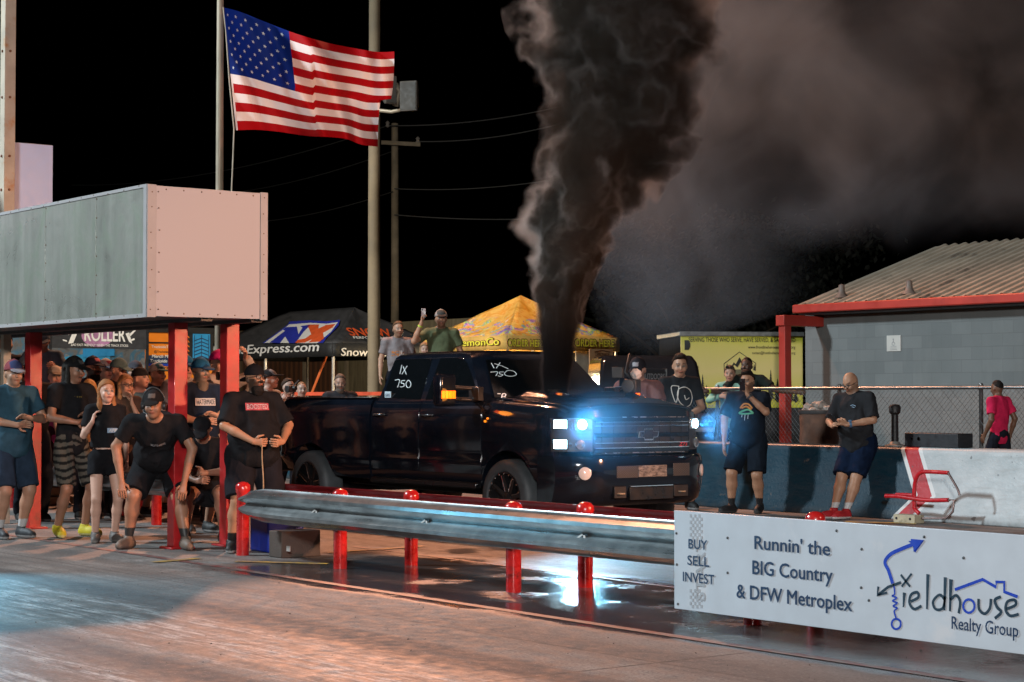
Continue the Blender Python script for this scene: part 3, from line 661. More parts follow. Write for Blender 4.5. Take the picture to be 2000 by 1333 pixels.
ws = thing('wall_notice', ((q0[0]+q1[0])/2, BWY, q0[2]), 'small white wheelchair notice on the grey block wall', 'sign'); m.build('plate', M('notice_white', (.62, .60, .55), .5, var=.06), ws, bevel=.004)
PW = lambda a, b: PY(a, b, BWY-.016)
m = MB(); cx_ = (q0[0]+q1[0])/2; zc = q1[2]-.11
m.lathe([(.012, 0), (.012, .002)], (cx_-.005, BWY-.017, zc+.045), (0,-1,0), n=10)
stroke(PY and (lambda a, b: (cx_+a, BWY-.017, zc+b)), [(0, .03), (.0, -.01), (.025, -.01), (.035, -.04)], .008, M_GREYV, ws, name='symbol')
stroke(lambda a, b: (cx_+a, BWY-.017, zc+b), [(.028*math.cos(t_)-.004, .028*math.sin(t_)-.028) for t_ in np.linspace(1.6, 5.6, 14)], .007, M_GREYV, ws, name='symbol')
m.build('symbol', M_GREYV, ws)
for k, (s_, h_) in enumerate((('VAN ACCESSIBLE', .013), ('PARKING ONLY', .013), ('NO PARKING', .016))):
    text(s_, (cx_, BWY-.016, q0[2]+.075-k*.028), (1,0,0), (0,0,1), .14, h_, M_GREYV, ws, align='C', off=.001, t=.001)
# red post and beam of the porch at the building corner
pc = thing('porch_frame', (-22.7, 23.0, .26), 'red steel porch post and header beside the block building', 'porch')
q = PD(1533, 640, 32.2); zt = PD(1533, 622, 32.2)[2]; m = MB(); m.box((q[0]-.075, q[1]-.075, .26), (q[0]+.075, q[1]+.075, zt-.12)); m.build('post', M_FASC, pc, bevel=.006)
m = MB(); m.box((q[0]-.10, q[1]-.12, zt-.13), (q[0]+.10, q[1]+.85, zt+.05)); m.build('header', M_FASC, pc, bevel=.01)

# ------------------------------------------------------------------ yellow event trailer
TO = PX(1330, 775, -25.4); TR = Vector((.5, .866, 0)); TN = Vector((.866, -.5, 0)); TO = Vector((TO[0], TO[1], 0))
def PT(a, b):
    r = Vector(ray(a, b)); c_ = Vector((0, 0, CAMH)); return c_+r*((TO-c_).dot(TN)/r.dot(TN))
tr = thing('box_trailer', (-26, 24, .26), 'yellow box trailer printed with dark pine trees and SERVING THOSE WHO SERVE', 'trailer')
TL = (PT(1568, 700)-TO).dot(TR)
def tbox(m, u0, u1, d0, d1, z0, z1): m.obox(TO+TR*((u0+u1)/2)+TN*((d0+d1)/2)+Vector((0,0,(z0+z1)/2)), TR*((u1-u0)/2), TN*((d1-d0)/2), Vector((0,0,(z1-z0)/2)))
zt_, zb_ = PT(1340, 657).z, PT(1340, 797).z
m = MB(); tbox(m, 0, TL, -.018, 0, zb_, zt_); M_TY = NT('yellow_trailer_print'); p = M_TY.pos(); z = M_TY.sep(p)[2]
nz = M_TY.noise(p, 2.2, 5, .6); grad = M_TY.math('ADD', z, M_TY.math('MULTIPLY', nz, .25))
M_TY.set(color=M_TY.ramp(M_TY.mapr(grad, 1.2, 2.7), [(0., (.66, .70, .04)), (.25, (.76, .68, .10)), (.6, (.88, .70, .26)), (.9, (.80, .68, .17)), (1., (.72, .70, .05))]), rough=.4)
m.build('side_panel', M_TY.m, tr, bevel=.004); m = MB(); tbox(m, .01, TL-.01, -2.0, -.02, zb_, zt_); m.build('body', M('dark_trailer_front', (.008, .008, .009), .9, var=.3, spec=.03), tr, bevel=.02)
m = MB(); tbox(m, .0, TL, -2.0, .012, .46, zb_); M_TBLK = M('black_trailer_skirt', (.03, .03, .032), .45, var=.2); m.build('skirt', M_TBLK, tr, bevel=.01)
m = MB(); tbox(m, -.03, TL+.03, -2.02, .03, zt_, zt_+.085); m.build('roof_trim', M('grey_trim', (.26, .26, .24), .4, .4, var=.3), tr, bevel=.012)
m = MB()
for u in (1.1, 1.9): m.lathe([(.34, 0), (.34, .22)], TO+TR*u-TN*.14+Vector((0, 0, .60)), TN, n=20)
m.build('wheel', M_BLACK, tr)
m = MB(); tbox(m, -1.2, 0, -1.1, -.9, .66, .78); m.build('tow_bar', M_BLACK, tr)
M_INK = M('black_print', (.02, .022, .018), .5)
kw = dict(R_=(0,1,0), U_=(0,0,1))
kt = dict(R_=TR, U_=(0,0,1))
textpx('SERVING THOSE WHO SERVE, HAVE SERVED, & SACRIFICED', PT, 1345, 668, 1553, 8.5, M_INK, tr, bold=.01, **kt)
textpx('www.frontlineheroesoutdoors.org', PT, 1461, 681, 1553, 5.5, M_INK, tr, bold=.02, **kt)
textpx('contact@frontlineheroesoutdoors.org', PT, 1469, 692, 1553, 5, M_INK, tr, bold=.015, **kt)
M_PTW = M('white_print', (.45, .45, .44), .5)
textpx('SHAW', PT, 1348, 791, 1367, 7, M_PTW, tr, bold=.02, shear=.2, **kt); textpx('Contractors', PT, 1345, 796, 1367, 3, M_PTW, tr, bold=.02, **kt)
textpx('The Shield Life Trust', PT, 1374, 795, 1411, 5, M_PTW, tr, bold=.02, **kt); textpx('PHILIPPS', PT, 1368, 812, 1389, 3, M_PTW, tr, **kt); textpx('EMCER', PT, 1368, 819, 1390, 5, M_PTW, tr, bold=.01, **kt)
textpx('KEYSTONE', PT, 1541, 829, 1558, 5, M_PTW, tr, bold=.01, **kt)
def stk(pts, w, mat=None): return stroke(PT, pts, w, mat or M_INK, tr, name='print', R_=TR, th=.002)
stk([(1415, 735), (1414, 711), (1444, 688), (1476, 710), (1475, 725)], .014)
m = MB(); O = PT(1420, 740)
def pine(cx, y0, y1, w, rs):
    pts = [(cx, y1)]; n = 9
    for i in range(1, n+1):
        f = i/n; yy = y1+(y0-y1)*f*.92; pts += [(cx+w*f*(.75+.5*rs.random()), yy), (cx+w*f*.45, yy-1)]
    pts += [(cx+1, y0), (cx-1, y0)]
    for i in range(n, 0, -1):
        f = i/n; yy = y1+(y0-y1)*f*.92; pts += [(cx-w*f*.45, yy-1), (cx-w*f*(.75+.5*rs.random()), yy)]
    return pts
rs = random.Random(11)
for cx, y0, y1, w in ((1350, 778, 724, 6), (1363, 779, 713, 8), (1372, 779, 731, 6), (1380, 777, 752, 6), (1341, 778, 765, 5), (1420, 722, 710, 3), (1473, 724, 712, 3), (1505, 785, 722, 8), (1518, 786, 740, 8), (1544, 787, 738, 7), (1554, 787, 760, 7), (1530, 787, 752, 6), (1412, 780, 760, 6), (1396, 780, 764, 5)):
    m.prism(polypx(PT, pine(cx, y0, y1, w, rs), O, TR, (0,0,1)), Vector(O)+TN*.003, TR, (0,0,1), .002)
m.prism(polypx(PT, [(1425, 722), (1433, 708), (1437, 712), (1444, 698), (1451, 710), (1456, 706), (1466, 722), (1452, 716), (1446, 708), (1440, 718), (1434, 713)], O, TR, (0,0,1)), Vector(O)+TN*.003, TR, (0,0,1), .002)
m.prism(polypx(PT, [(1337, 665), (1345, 665), (1348, 671), (1348, 678), (1345, 684), (1337, 684)], O, TR, (0,0,1)), Vector(O)+TN*.003, TR, (0,0,1), .002)
m.build('tree_print', M_INK, tr)
m = MB(); m.prism(polypx(PT, [(1424, 722), (1466, 722), (1466, 738), (1424, 738)], O, TR, (0,0,1)), Vector(O)+TN*.002, TR, (0,0,1), .0015); m.build('print', M('grey_print', (.20, .18, .10), .5), tr)

# ------------------------------------------------------------------ canopies
def canopy(name, X1, Y0_, LX, LY, ez_, vh, pz, ridge, label, mat_top, mat_val, legs_mat):
    """near corner (X1,Y0_), extends -X and +Y; ridge = inset of the peak line along X"""
    o = thing(name, (X1-LX/2, Y0_+LY/2, .26), label, 'canopy tent')
    X0_ = X1-LX; Y1_ = Y0_+LY; cy_ = (Y0_+Y1_)/2; ra, rb = X0_+ridge, X1-ridge
    m = MB(); N = 10
    def side(c0, c1, p0, p1):
        rows = []
        for i in range(N+1):
            f = i/N; sag = -.16*math.sin(math.pi*f)*(1-.3*f)
            rows.append([Vector(c0).lerp(Vector(p0), f).lerp(Vector(c1).lerp(Vector(p1), f), j/12)+Vector((0, 0, sag*(.55+.45*math.cos(2*math.pi*(j/12-.5)))+.012*math.sin(j*2.1+i*1.3)*math.sin(math.pi*f))) for j in range(13)])
        m.loft(rows, closed=False)
    A, B, C_, D = (X0_, Y0_, ez_), (X1, Y0_, ez_), (X1, Y1_, ez_), (X0_, Y1_, ez_); P0, P1 = (ra, cy_, pz), (rb, cy_, pz)
    side(A, B, P0, P1); side(B, C_, P1, P1); side(C_, D, P1, P0); side(D, A, P0, P0)
    bm_ = m.build('roof', mat_top, o, smooth=25)
    sol = bm_.modifiers.new('s', 'SOLIDIFY'); sol.thickness = .006; sol.offset = -1
    m = MB()
    for a, b in ((A, B), (B, C_), (C_, D), (D, A)):
        a, b = Vector(a), Vector(b); n = 24; dn = (b-a).cross(Vector((0,0,1))).normalized()
        rows = [[a.lerp(b, j/n)+dn*(.012+.010*math.sin(j*1.7)*k)-Vector((0,0,vh*k)) for j in range(n+1)] for k in (0, .5, 1)]
        m.loft(rows, closed=False)
    v = m.build('valance', mat_val, o, smooth=30); sol = v.modifiers.new('s', 'SOLIDIFY'); sol.thickness = .004
    for x in (X0_+.05, X1-.05):
        for y in (Y0_+.05, Y1_-.05):
            m = MB(); m.box((x-.022, y-.022, .26), (x+.022, y+.022, ez_)); m.build('leg', legs_mat, o)
    if LX > 4:
        m = MB(); x = X1-LX/2; m.box((x-.022, Y0_+.03, .26), (x+.022, Y0_+.074, ez_)); m.build('leg', legs_mat, o)
    return o
def swirl():
    t = NT('yellow_printed_canopy'); co = t.pos()
    n1 = t.noise(co, 1.6, 3, .5, 2.2); n2 = t.noise(t.vmath('ADD', co, (9, 3, 1)), 2.4, 2, .5, 1.5)
    z = t.sep(co)[2]
    c = t.ramp(n1, [(.30, (.70, .38, .05)), (.42, (.84, .56, .12)), (.52, (.88, .64, .20)), (.60, (.80, .44, .07)), (.7, (.88, .66, .24))])
    patch = t.math('MULTIPLY', t.mapr(n2, .50, .53, 0, 1), t.math('MULTIPLY', t.mapr(z, 2.78, 2.84, 0, 1), t.mapr(z, 3.15, 3.28, 1, 0)))
    pc_ = t.ramp(t.noise(t.vmath('ADD', co, (2, 7, 5)), 4.5, 2, .5, 1.), [(.36, (.35, .25, .62)), (.42, (.78, .40, .5)), (.47, (.30, .48, .66)), (.52, (.48, .62, .25)), (.57, (.82, .74, .2)), (.62, (.8, .72, .66))], 'CONSTANT')
    c = t.mix(patch, c, pc_); t.set(color=c, rough=.7)
    d = t.n.new('ShaderNodeBsdfTranslucent'); t.put(d.inputs[0], c); mx = t.n.new('ShaderNodeMixShader'); mx.inputs[0].default_value = .4
    t.l.new(t.bsdf.outputs[0], mx.inputs[1]); t.l.new(d.outputs[0], mx.inputs[2]); t.l.new(mx.outputs[0], t.out.inputs[0]); return t.m
M_SW = swirl(); M_LEGW = M('white_tent_leg', (.55, .52, .48), .4, .3)
lx, ly = -31.9, 24.1
M_VY = M('yellow_valance', (.72, .42, .10), .7, var=.25, sc=3)
lt = canopy('canopy_tent', lx, ly, 3.1, 3.1, 2.79, .30, 3.76, 1.55, 'yellow printed lemonade canopy tent with ORDER HERE valance', M_SW, M_VY, M_LEGW)
PLx = lambda a, b: PX(a, b, lx+.03); PLy = lambda a, b: PY(a, b, ly-.03)
M_LY = M('lemon_lettering', (.85, .74, .06), .5, var=.1); M_LB = M('dark_brown_outline', (.10, .03, .01), .6); M_LW = M('cream_band', (.70, .55, .40), .6)
m = MB(); a, b = PLx(990, 682), PLx(1202, 682)
for s_, (x0, x1) in (('ORDER HERE', (991, 1063)), ('ORDER HERE', (1122, 1200))):
    textpx(s_, PLx, x0, 677, x1, 15, M_LB, lt, bold=.11, off=.004, t=.002, **kw); textpx(s_, PLx, x0+.9, 676.6, x1-.9, 13.6, M_LY, lt, bold=.04, off=.009, t=.002, **kw)
# left valance lettering, its start is hidden behind the man
k2 = dict(R_=(1,0,0), U_=(0,0,1))
textpx('PrettyLemonCo', PLy, 845, 679, 976, 14, M_LB, lt, bold=.10, off=.004, t=.002, **k2); textpx('PrettyLemonCo', PLy, 845.9, 678.6, 975.1, 13, M_LY, lt, bold=.03, off=.009, t=.002, **k2)
for q_ in ((lx-1.9, ly+1.1, 2.2),):
    pl = bpy.data.lights.new('tent_lamp', 'POINT'); pl.energy = 380; pl.color = (1, .74, .42); pl.shadow_soft_size = .12; po = bpy.data.objects.new('tent_lamp', pl); col.objects.link(po); po.location = q_
# drapes and menu board under the tent
m = MB(); m.box((lx-.07, ly+1.9, .5), (lx-.03, ly+2.95, 2.5)); m.build('side_curtain', M('pale_curtain', (.36, .33, .28), .8, var=.2), lt)
mb_ = thing('menu_banner', (lx+.1, ly+2.5, .26), 'brown printed menu banner standing under the yellow tent edge', 'banner')
qa, qb = PX(1152, 760, lx+.12), PX(1197, 683, lx+.12); m = MB(); m.box((lx+.09, qa[1], .4), (lx+.12, qb[1], qb[2])); t_ = NT('menu_print'); f_ = t_.noise(t_.pos(), 5, 5, .6)
t_.set(color=t_.ramp(f_, [(.35, (.30, .12, .07)), (.5, (.48, .26, .13)), (.65, (.40, .28, .18))]), rough=.6); m.build('panel', t_.m, mb_)
PMn = lambda a, b: PX(a, b, lx+.12)
textpx('LEMONADE', PMn, 1163, 696, 1190, 7, M_LB, mb_, bold=.02, **kw); textpx('$8', PMn, 1170, 708, 1180, 8, M_LW, mb_, bold=.03, **kw)
stroke(PMn, [(1161, 699), (1176, 702), (1192, 699)], .03, M_LB, mb_, name='print', R_=(0,1,0)); stroke(PMn, [(1161, 688), (1176, 685), (1192, 688)], .02, M_LB, mb_, name='print', R_=(0,1,0))
for k_ in range(5): stroke(PMn, [(1160, 722+k_*6), (1188-3*(k_ % 2), 722+k_*6)], .018, M_LW, mb_, name='print', R_=(0,1,0))

M_NXT = M('black_canopy_fabric', (.030, .029, .030), .65, var=.3, sc=3, bump=.3, bsc=6)
M_NXV = M('black_valance_fabric', (.012, .012, .012), .7, var=.2)
nx, ny = -35.8, 22.2
nt = canopy('canopy_tent', nx, ny, 6.1, 3.05, 2.69, .30, 3.58, 1.5, 'black canopy tent with NX logo beside the light pole', M_NXT, M_NXV, M_LEGW)
PNy = lambda a, b: PY(a, b, ny-.035); PNx = lambda a, b: PX(a, b, nx+.035)
M_LETW = M('white_lettering', (.66, .64, .60), .5, var=.05); M_NXB = M('nx_blue', (.02, .03, .30), .5); M_NXO = M('nx_orange', (.66, .09, .02), .5)
textpx('NitrousExpress.com', PNy, 402, 694, 623, 16, M_LETW, nt, bold=.03, shear=.15, **k2)
textpx('SnowPerf', PNx, 666, 695, 758, 15, M_LETW, nt, bold=.03, shear=.1, **kw)
# logo on the sloping roof panel: plane of the -Y side
A_ = Vector((nx-6.1, ny, 2.69)); U2 = Vector((0, 3.05/2, .89)); U2n = U2.normalized(); O_ = Vector((nx, ny, 2.69)); N2 = Vector((1,0,0)).cross(U2n)
def PR(a, b):
    r = Vector(ray(a, b)); c_ = Vector((0,0,CAMH)); k_ = (O_-N2*.06-c_).dot(N2)/r.dot(N2); return c_+r*k_
def rpoly(pts, mat, off): 
    m = MB(); O1 = PR(*pts[0]); m.prism(polypx(PR, pts, O1, (1,0,0), U2n), Vector(O1)+N2*off, (1,0,0), U2n, .004); return m.build('logo', mat, nt)
rpoly([(516, 676), (565, 640), (568, 634), (610, 632), (640, 634), (667, 631), (664, 642), (640, 667), (634, 676)], M_NXB, .075)
rpoly([(520, 676), (556, 650), (568, 640), (610, 637), (640, 639), (663, 636), (650, 654), (628, 673), (622, 677)], M_LETW, .081)
rpoly([(530, 676), (560, 653), (556, 651), (562, 646), (583, 645), (586, 660), (594, 647), (590, 644), (610, 641), (596, 655), (580, 677), (568, 677), (560, 664), (550, 677)], M_NXB, .087)
rpoly([(578, 677), (585, 671), (600, 668), (611, 660), (606, 647), (601, 645), (605, 641), (626, 641), (625, 649), (640, 642), (658, 640), (652, 647), (634, 657), (636, 668), (628, 674), (606, 676), (614, 669), (598, 676)], M_NXO, .087)
# orange performance mark on the +X side
U3 = Vector((-1.5, 0, .89)).normalized(); N3 = Vector((0,1,0)).cross(U3)
def PQ(a, b):
    r = Vector(ray(a, b)); c_ = Vector((0,0,CAMH)); k_ = (O_-N3*.05-c_).dot(N3)/r.dot(N3); return c_+r*k_
for s_, x0, yb, x1, cap, mt in (('SNOW', 684, 661, 768, 13, M_NXO), ('PERFORMANCE', 690, 667, 764, 4, M_LETW)):
    a, b = PQ(x0, yb), PQ(x1, yb); c_ = PQ(x0, yb-cap); text(s_, a+N3*.065, (0,1,0), U3, abs(b.y-a.y), (c_-a).length, mt, nt, bold=.04, shear=.2)
m = MB(); m.tube([PD(640, 690, 43.5), PD(608, 770, 43.5)], .03, 8); nst = m.build('tie_strap', M('orange_strap', (.6, .12, .02), .6)); tag(nst, 'orange tie strap slanting down from the black canopy', 'strap')

# wall of boards and rusty sheets behind the black tent
def fence_mat():
    t = NT('old_board_wall'); p = t.pos(); x, y, z = t.sep(p); n1 = t.noise(t.scale(p, (3, 3, .4)), 2.5, 6, .65)
    c = t.ramp(n1, [(.3, (.10, .085, .05)), (.7, (.24, .20, .12))]); rust = t.math('MULTIPLY', t.mapr(x, -54, -53.8, 0, 1), t.mapr(x, -48.2, -48, 1, 0))
    wv = t.math('SINE', t.math('MULTIPLY', x, 22.)); rc = t.ramp(n1, [(.3, (.10, .035, .015)), (.7, (.20, .085, .035))]); rc = t.mix(t.mapr(wv, -.2, .6, .6, 0), rc, (.03, .015, .01))
    t.set(color=t.mix(rust, c, rc), rough=.85); t.bump(n1, .4, .03); return t.m
wl_ = thing('board_wall', (-48, 30, .26), 'long weathered board wall with rusty sheets behind the black tent', 'wall')
m = MB(); zt = PY(480, 646, 30)[2]; m.box((-75, 30, .2), (-37.2, 30.25, zt)); m.build('boards', fence_mat(), wl_)
m = MB(); x = -74
while x < -37.4: m.box((x, 29.93, .2), (x+.12, 30.0, zt)); x += 2.4
m.build('batten', M_WOOD, wl_)
ch = thing('pit_rail', (-26, 18.9, .26), 'low orange-red rail fence far behind the pickup bed', 'fence')
za, zb_ = PY(660, 766, 19.)[2], PY(660, 773, 19.)[2]; m = MB(); m.box((-42, 18.97, zb_), (-22.5, 19.03, za)); m.build('top_rail', M('orange_red_paint', (.50, .07, .03), .5, var=.2), ch)
x = -41.5
while x < -22.6: 
    m = MB(); m.box((x, 18.98, .26), (x+.05, 19.02, zb_)); m.build('post', M_GALV, ch); x += 2.2

# ------------------------------------------------------------------ merchandise stands at the left
BXm = -34.0; PBn = lambda a, b: PX(a, b, BXm)
rb_ = thing('roller_banner', (-34, 15.8, .26), 'black banner reading ROLLER hung on a frame over the crowd', 'banner')
a, b = PBn(102, 680), PBn(286, 632); m = MB(); m.box((BXm-.02, a[1], a[2]), (BXm, b[1], 2.98)); m.build('panel', M('black_banner', (.030, .030, .032), .5, var=.2), rb_)
m = MB()
for y in (a[1]-.03, b[1]+.03): m.box((BXm-.04, y-.025, .26), (BXm+.0, y+.025, 3.0))
m.build('frame', M_BLACK, rb_)
m = MB(); O = PBn(180, 650); m.prism([(.30*math.cos(q_)*1.1, .22*math.sin(q_)) for q_ in np.linspace(0, 6.1, 24)], Vector(PBn(190, 656))+Vector((.003,0,0)), (0,1,0), (0,0,1), .002)
m.build('logo', M('violet_red_print', (.34, .16, .28), .5, var=.6, sc=3), rb_)
textpx('ROLLER', PBn, 165, 666, 244, 26, M_LETW, rb_, bold=.04, off=.008, **kw); textpx('BAD FAST FRIENDLY WHEN THE TRACK STICKS', PBn, 139, 676, 250, 4.5, M_LETW, rb_, bold=.02, **kw)
m = MB()
for pts in ([(133, 672), (141, 651), (150, 653), (143, 670)], [(245, 652), (252, 668), (258, 672), (252, 650)], [(262, 645), (250, 655), (255, 657), (266, 645)], [(122, 663), (130, 665), (131, 668), (123, 666)], [(254, 664), (262, 661), (263, 664), (256, 667)], [(127, 645), (134, 655), (137, 652), (131, 645)]):
    m.prism(polypx(PBn, pts, O, (0,1,0), (0,0,1)), Vector(O)+Vector((.003,0,0)), (0,1,0), (0,0,1), .002)
m.build('shard_print', M_LETW, rb_)
# stall interior below the banner
ms = thing('merch_stall', (-36, 16, .26), 'dim merchandise stall with blue and grey printed walls under the ROLLER banner', 'stall')
t_ = NT('stall_print'); p = t_.pos(); x, y, z = t_.sep(p); n1 = t_.noise(p, 2.6, 4, .6, 1.)
t_.set(color=t_.ramp(n1, [(.3, (.03, .035, .04)), (.45, (.10, .10, .10)), (.53, (.03, .11, .18)), (.6, (.18, .17, .16)), (.7, (.03, .05, .08))]), rough=.6)
m = MB(); m.box((-36.4, 13.6, .26), (-36.3, 17.9, 2.7)); m.build('back_wall', t_.m, ms)
m = MB(); m.box((-36.2, 14.2, .26), (-35.5, 17.2, 1.15)); m.build('counter', M('stall_counter', (.30, .31, .33), .6), ms)
m = MB(); m.prism([(-.5, 0), (.5, .1), (.5, .3), (-.5, .16)], (-36.29, 16.6, 2.15), (0,1,0), (0,0,1), .01); m.build('stripe_print', M('cyan_print', (.03, .22, .38), .5), ms)
m = MB(); q = PX(196, 690, -36.2); m.prism([(-.35, -.1), (.35, -.05), (.35, .14), (-.35, .09)], (-36.28, q[1], q[2]), (0,1,0), (0,0,1), .01); m.build('blue_print', M('stall_blue', (.02, .20, .42), .5), ms)
qa = PX(80, 805, -36); m = MB(); m.box((-35.4, qa[1]-.25, .26), (-35.3, qa[1]+.45, 1.1)); m.build('poster', M('pale_blue_poster', (.30, .42, .48), .5, var=.5, sc=4), ms)
# orange trackside trailer
OX = -37.0; PO = lambda a, b: PX(a, b, OX)
ot = thing('merch_trailer', (-38, 19, .26), 'orange merchandise trailer lettered Merch Made Trackside behind the crowd', 'trailer')
a, b = PO(279, 790), PO(416, 652); m = MB(); m.box((OX-2.3, a[1], .5), (OX, b[1], b[2])); M_OR = M('orange_wrap', (.72, .20, .015), .4, var=.12, sc=2); m.build('body', M_OR, ot, bevel=.02)
m = MB(); m.box((OX-2.35, a[1]-.04, b[2]), (OX+.03, b[1]+.04, b[2]+.12)); q = PO(290, 668); q2 = PO(350, 672); m.box((OX, a[1]+.02, q2[2]), (OX+.012, q2[1], q[2])); m.box((OX-2.0, a[1]+.1, .26), (OX-.3, b[1]-.1, .5)); m.build('trim', M_BLACK, ot)
m = MB(); q, q2 = PO(284, 712), PO(338, 695); m.box((OX, q[1], q[2]), (OX+.008, q2[1], q2[2])); m.build('navy_band', M_NAVY, ot)
m = MB(); q, q2 = PO(284, 715), PO(338, 711); m.box((OX, q[1], q[2]), (OX+.010, q2[1], q2[2])); m.build('blue_band', M_BLUEV, ot)
textpx('TracksideTrends', PO, 296, 680, 345, 5, M_LETW, ot, bold=.02, **kw); textpx('@TracksideTrends', PO, 301, 689, 345, 4, M_INK, ot, bold=.02, **kw)
textpx('Merch Made', PO, 296, 699, 340, 6, M_LETW, ot, bold=.04, shear=.2, off=.012, **kw); textpx('Trackside Here', PO, 293, 708, 346, 6, M_LETW, ot, bold=.04, shear=.2, off=.012, **kw)
for cx in (314, 326): stroke(PO, [(cx+4*math.cos(t__), 721+4*math.sin(t__)) for t__ in np.linspace(0, 6.3, 14)], .012, M_INK, ot, name='print', R_=(0,1,0))
textpx('f', PO, 325, 724, 328, 6, M_INK, ot, bold=.03, **kw)
m = MB(); q, q2 = PO(366, 715), PO(416, 652); m.box((OX, q[1], q[2]), (OX+.008, q2[1], q2[2])); m.build('dark_panel', M_BLACK, ot)
m = MB(); q, q2 = PO(376, 700), PO(410, 653); m.box((OX+.008, q[1], q[2]), (OX+.014, q2[1], q2[2])); m.build('tread_print', M('tread_blue', (.02, .25, .50), .5), ot)
m = MB()
for k_ in range(7):
    for s_ in (-1, 1):
        a = PO(393, 660+k_*7); m.prism([(0, 0), (s_*.17, -.06), (s_*.17, -.08), (0, -.022)][::s_], (OX+.015, a[1], a[2]), (0,1,0), (0,0,1), .002)
for xx in (379, 393, 407): a = PO(xx, 655); m.box((OX+.014, a[1]-.006, PO(376, 700)[2]), (OX+.0165, a[1]+.006, a[2]))
m.build('tread_line', M_NAVY, ot)
m = MB()
for k_ in range(5): a = PO(362, 655+k_*9); m.prism([(0, 0), (.09, -.07), (.09, -.04), (0, .03)], (OX+.012, a[1], a[2]), (0,1,0), (0,0,1), .002)
m.build('chevron_print', M_OR, ot)

# trash bin by the fence, sponsor board, parked dark vehicles, trees
q = on(1600, 868, 1, 19.0); tb = thing('trash_barrel', (q[0], 19.0, .26), 'rusty brown trash barrel heaped with litter behind the fence', 'trash bin')
r = .26; z0 = .26; zt = PY(1600, 806, 19.)[2]; m = MB(); prof_ = [(r*.95, 0)]
for k in range(1, 15): prof_.append((r*(1.0+(.03 if k in (4, 9, 13) else 0)), (zt-z0)*k/14))
m.lathe(prof_, (q[0], 19.0, z0), n=28); m.build('drum', M('rusty_drum', (.11, .055, .035), .7, var=.5, sc=6, bump=.3), tb, smooth=40)
m = MB(); m.lathe([(r*1.05, 0), (r*1.08, .02), (r*1.08, .05), (r*.98, .055)], (q[0], 19.0, zt-.02), n=28); m.build('rim', M_DKGREY, tb, smooth=40)
m = MB(); rs = random.Random(5)
for k in range(26):
    a_, rr = rs.uniform(0, 6.28), rs.uniform(0, r*.85); c_ = Vector((q[0]+rr*math.cos(a_), 19.0+rr*math.sin(a_), zt+.02+rs.uniform(0, .10)*(1-rr/r*.6)))
    bmv = bmesh.new(); bmesh.ops.create_icosphere(bmv, subdivisions=1, radius=rs.uniform(.04, .075))
    m.add([c_+v.co*rs.uniform(.65, 1.25) for v in bmv.verts], [[v.index for v in f.verts] for f in bmv.faces]); bmv.free()
m.build('litter', M('crumpled_litter', (.42, .38, .34), .7, var=.6, sc=9), tb)
sbd = thing('sponsor_board', PD(1290, 720, 27)*np.array([1,1,0])+np.array([0,0,.26]), 'small black board lettered OUTDOORS on a metal frame beside the teenager', 'sign')
D_ = 27.; PS2 = lambda a, b: PX(a, b, sbd.location.x); a, b = PS2(1250, 745), PS2(1301, 725); m = MB(); m.box((sbd.location.x-.02, a[1], a[2]), (sbd.location.x, b[1], b[2])); m.build('panel', M_BLACK, sbd)
m = MB(); m.tube([(sbd.location.x, a[1], .26), (sbd.location.x, a[1], b[2]+.03), (sbd.location.x, b[1], b[2]+.03), (sbd.location.x, b[1], .26)], .016, 8); m.build('frame', M_GALV, sbd)
textpx('OUTDOORS', PS2, 1253, 741, 1298, 11, M_GREYV, sbd, bold=.0, **kw)
def parked(loc, L_, W_, Hh, label, mat, yaw):
    o = thing('parked_suv', loc, label, 'car'); X = lambda p: Vector(loc)+Vector((p[0]*math.cos(yaw)-p[1]*math.sin(yaw), p[0]*math.sin(yaw)+p[1]*math.cos(yaw), p[2]))
    m = MB(); rings = []
    for x, zt_, w in ((-L_/2, .75, .8), (-L_/2+.1, .98, .95), (-L_*.1, 1.0, 1.), (L_*.22, .98, 1.), (L_*.45, .86, .96), (L_/2, .62, .8)):
        w *= W_/2; rings.append([X((x, -w*.95, .3)), X((x, -w, .6)), X((x, -w*.94, zt_)), X((x, w*.94, zt_)), X((x, w, .6)), X((x, w*.95, .3))])
    m.loft(rings); m.build('body', mat, o, smooth=40, bevel=.05)
    m = MB(); rings = []
    for f, z in ((0, .97), (.55, Hh-.12), (.8, Hh)):
        x0, x1, w = -L_*.46+f*.25, L_*.22-f*1.0, W_/2*(.92-.2*f); rings.append([X((x0, -w, z)), X((x1, -w, z)), X((x1, w, z)), X((x0, w, z))])
    m.loft(rings); m.build('cabin', M('dark_car_glass', (.01, .012, .015), .1), o, smooth=40, bevel=.05)
    m = MB()
    for x in (-L_*.32, L_*.32):
        for s_ in (-1, 1):
            a, b = X((x, s_*(W_/2-.2), .36)), X((x, s_*(W_/2), .36)); m.tube([a, b], .36, 18)
    m.build('wheel', M_BLACK, o)
    m = MB()
    for s_ in (-1, 1): m.obox(X((L_*.47, s_*W_*.33, .72)), X((.05, 0, 0))-Vector(loc), X((0, .15, 0))-Vector(loc), (0, 0, .06))
    m.build('headlight', M('unlit_headlight', (.25, .25, .25), .2), o); return o
parked(tuple(PD(1262, 770, 30.6)[:2])+(.26,), 4.6, 1.9, 1.9, 'dark parked vehicle between the yellow tent and yellow trailer', M('dark_car_paint', (.02, .022, .026), .3, coat=.4), R(-35))
parked(tuple(PD(1215, 770, 46)[:2])+(.26,), 4.6, 1.9, 1.85, 'silver-grey parked vehicle beyond the dark one', M('grey_car_paint', (.22, .21, .20), .35, coat=.4), R(-25))
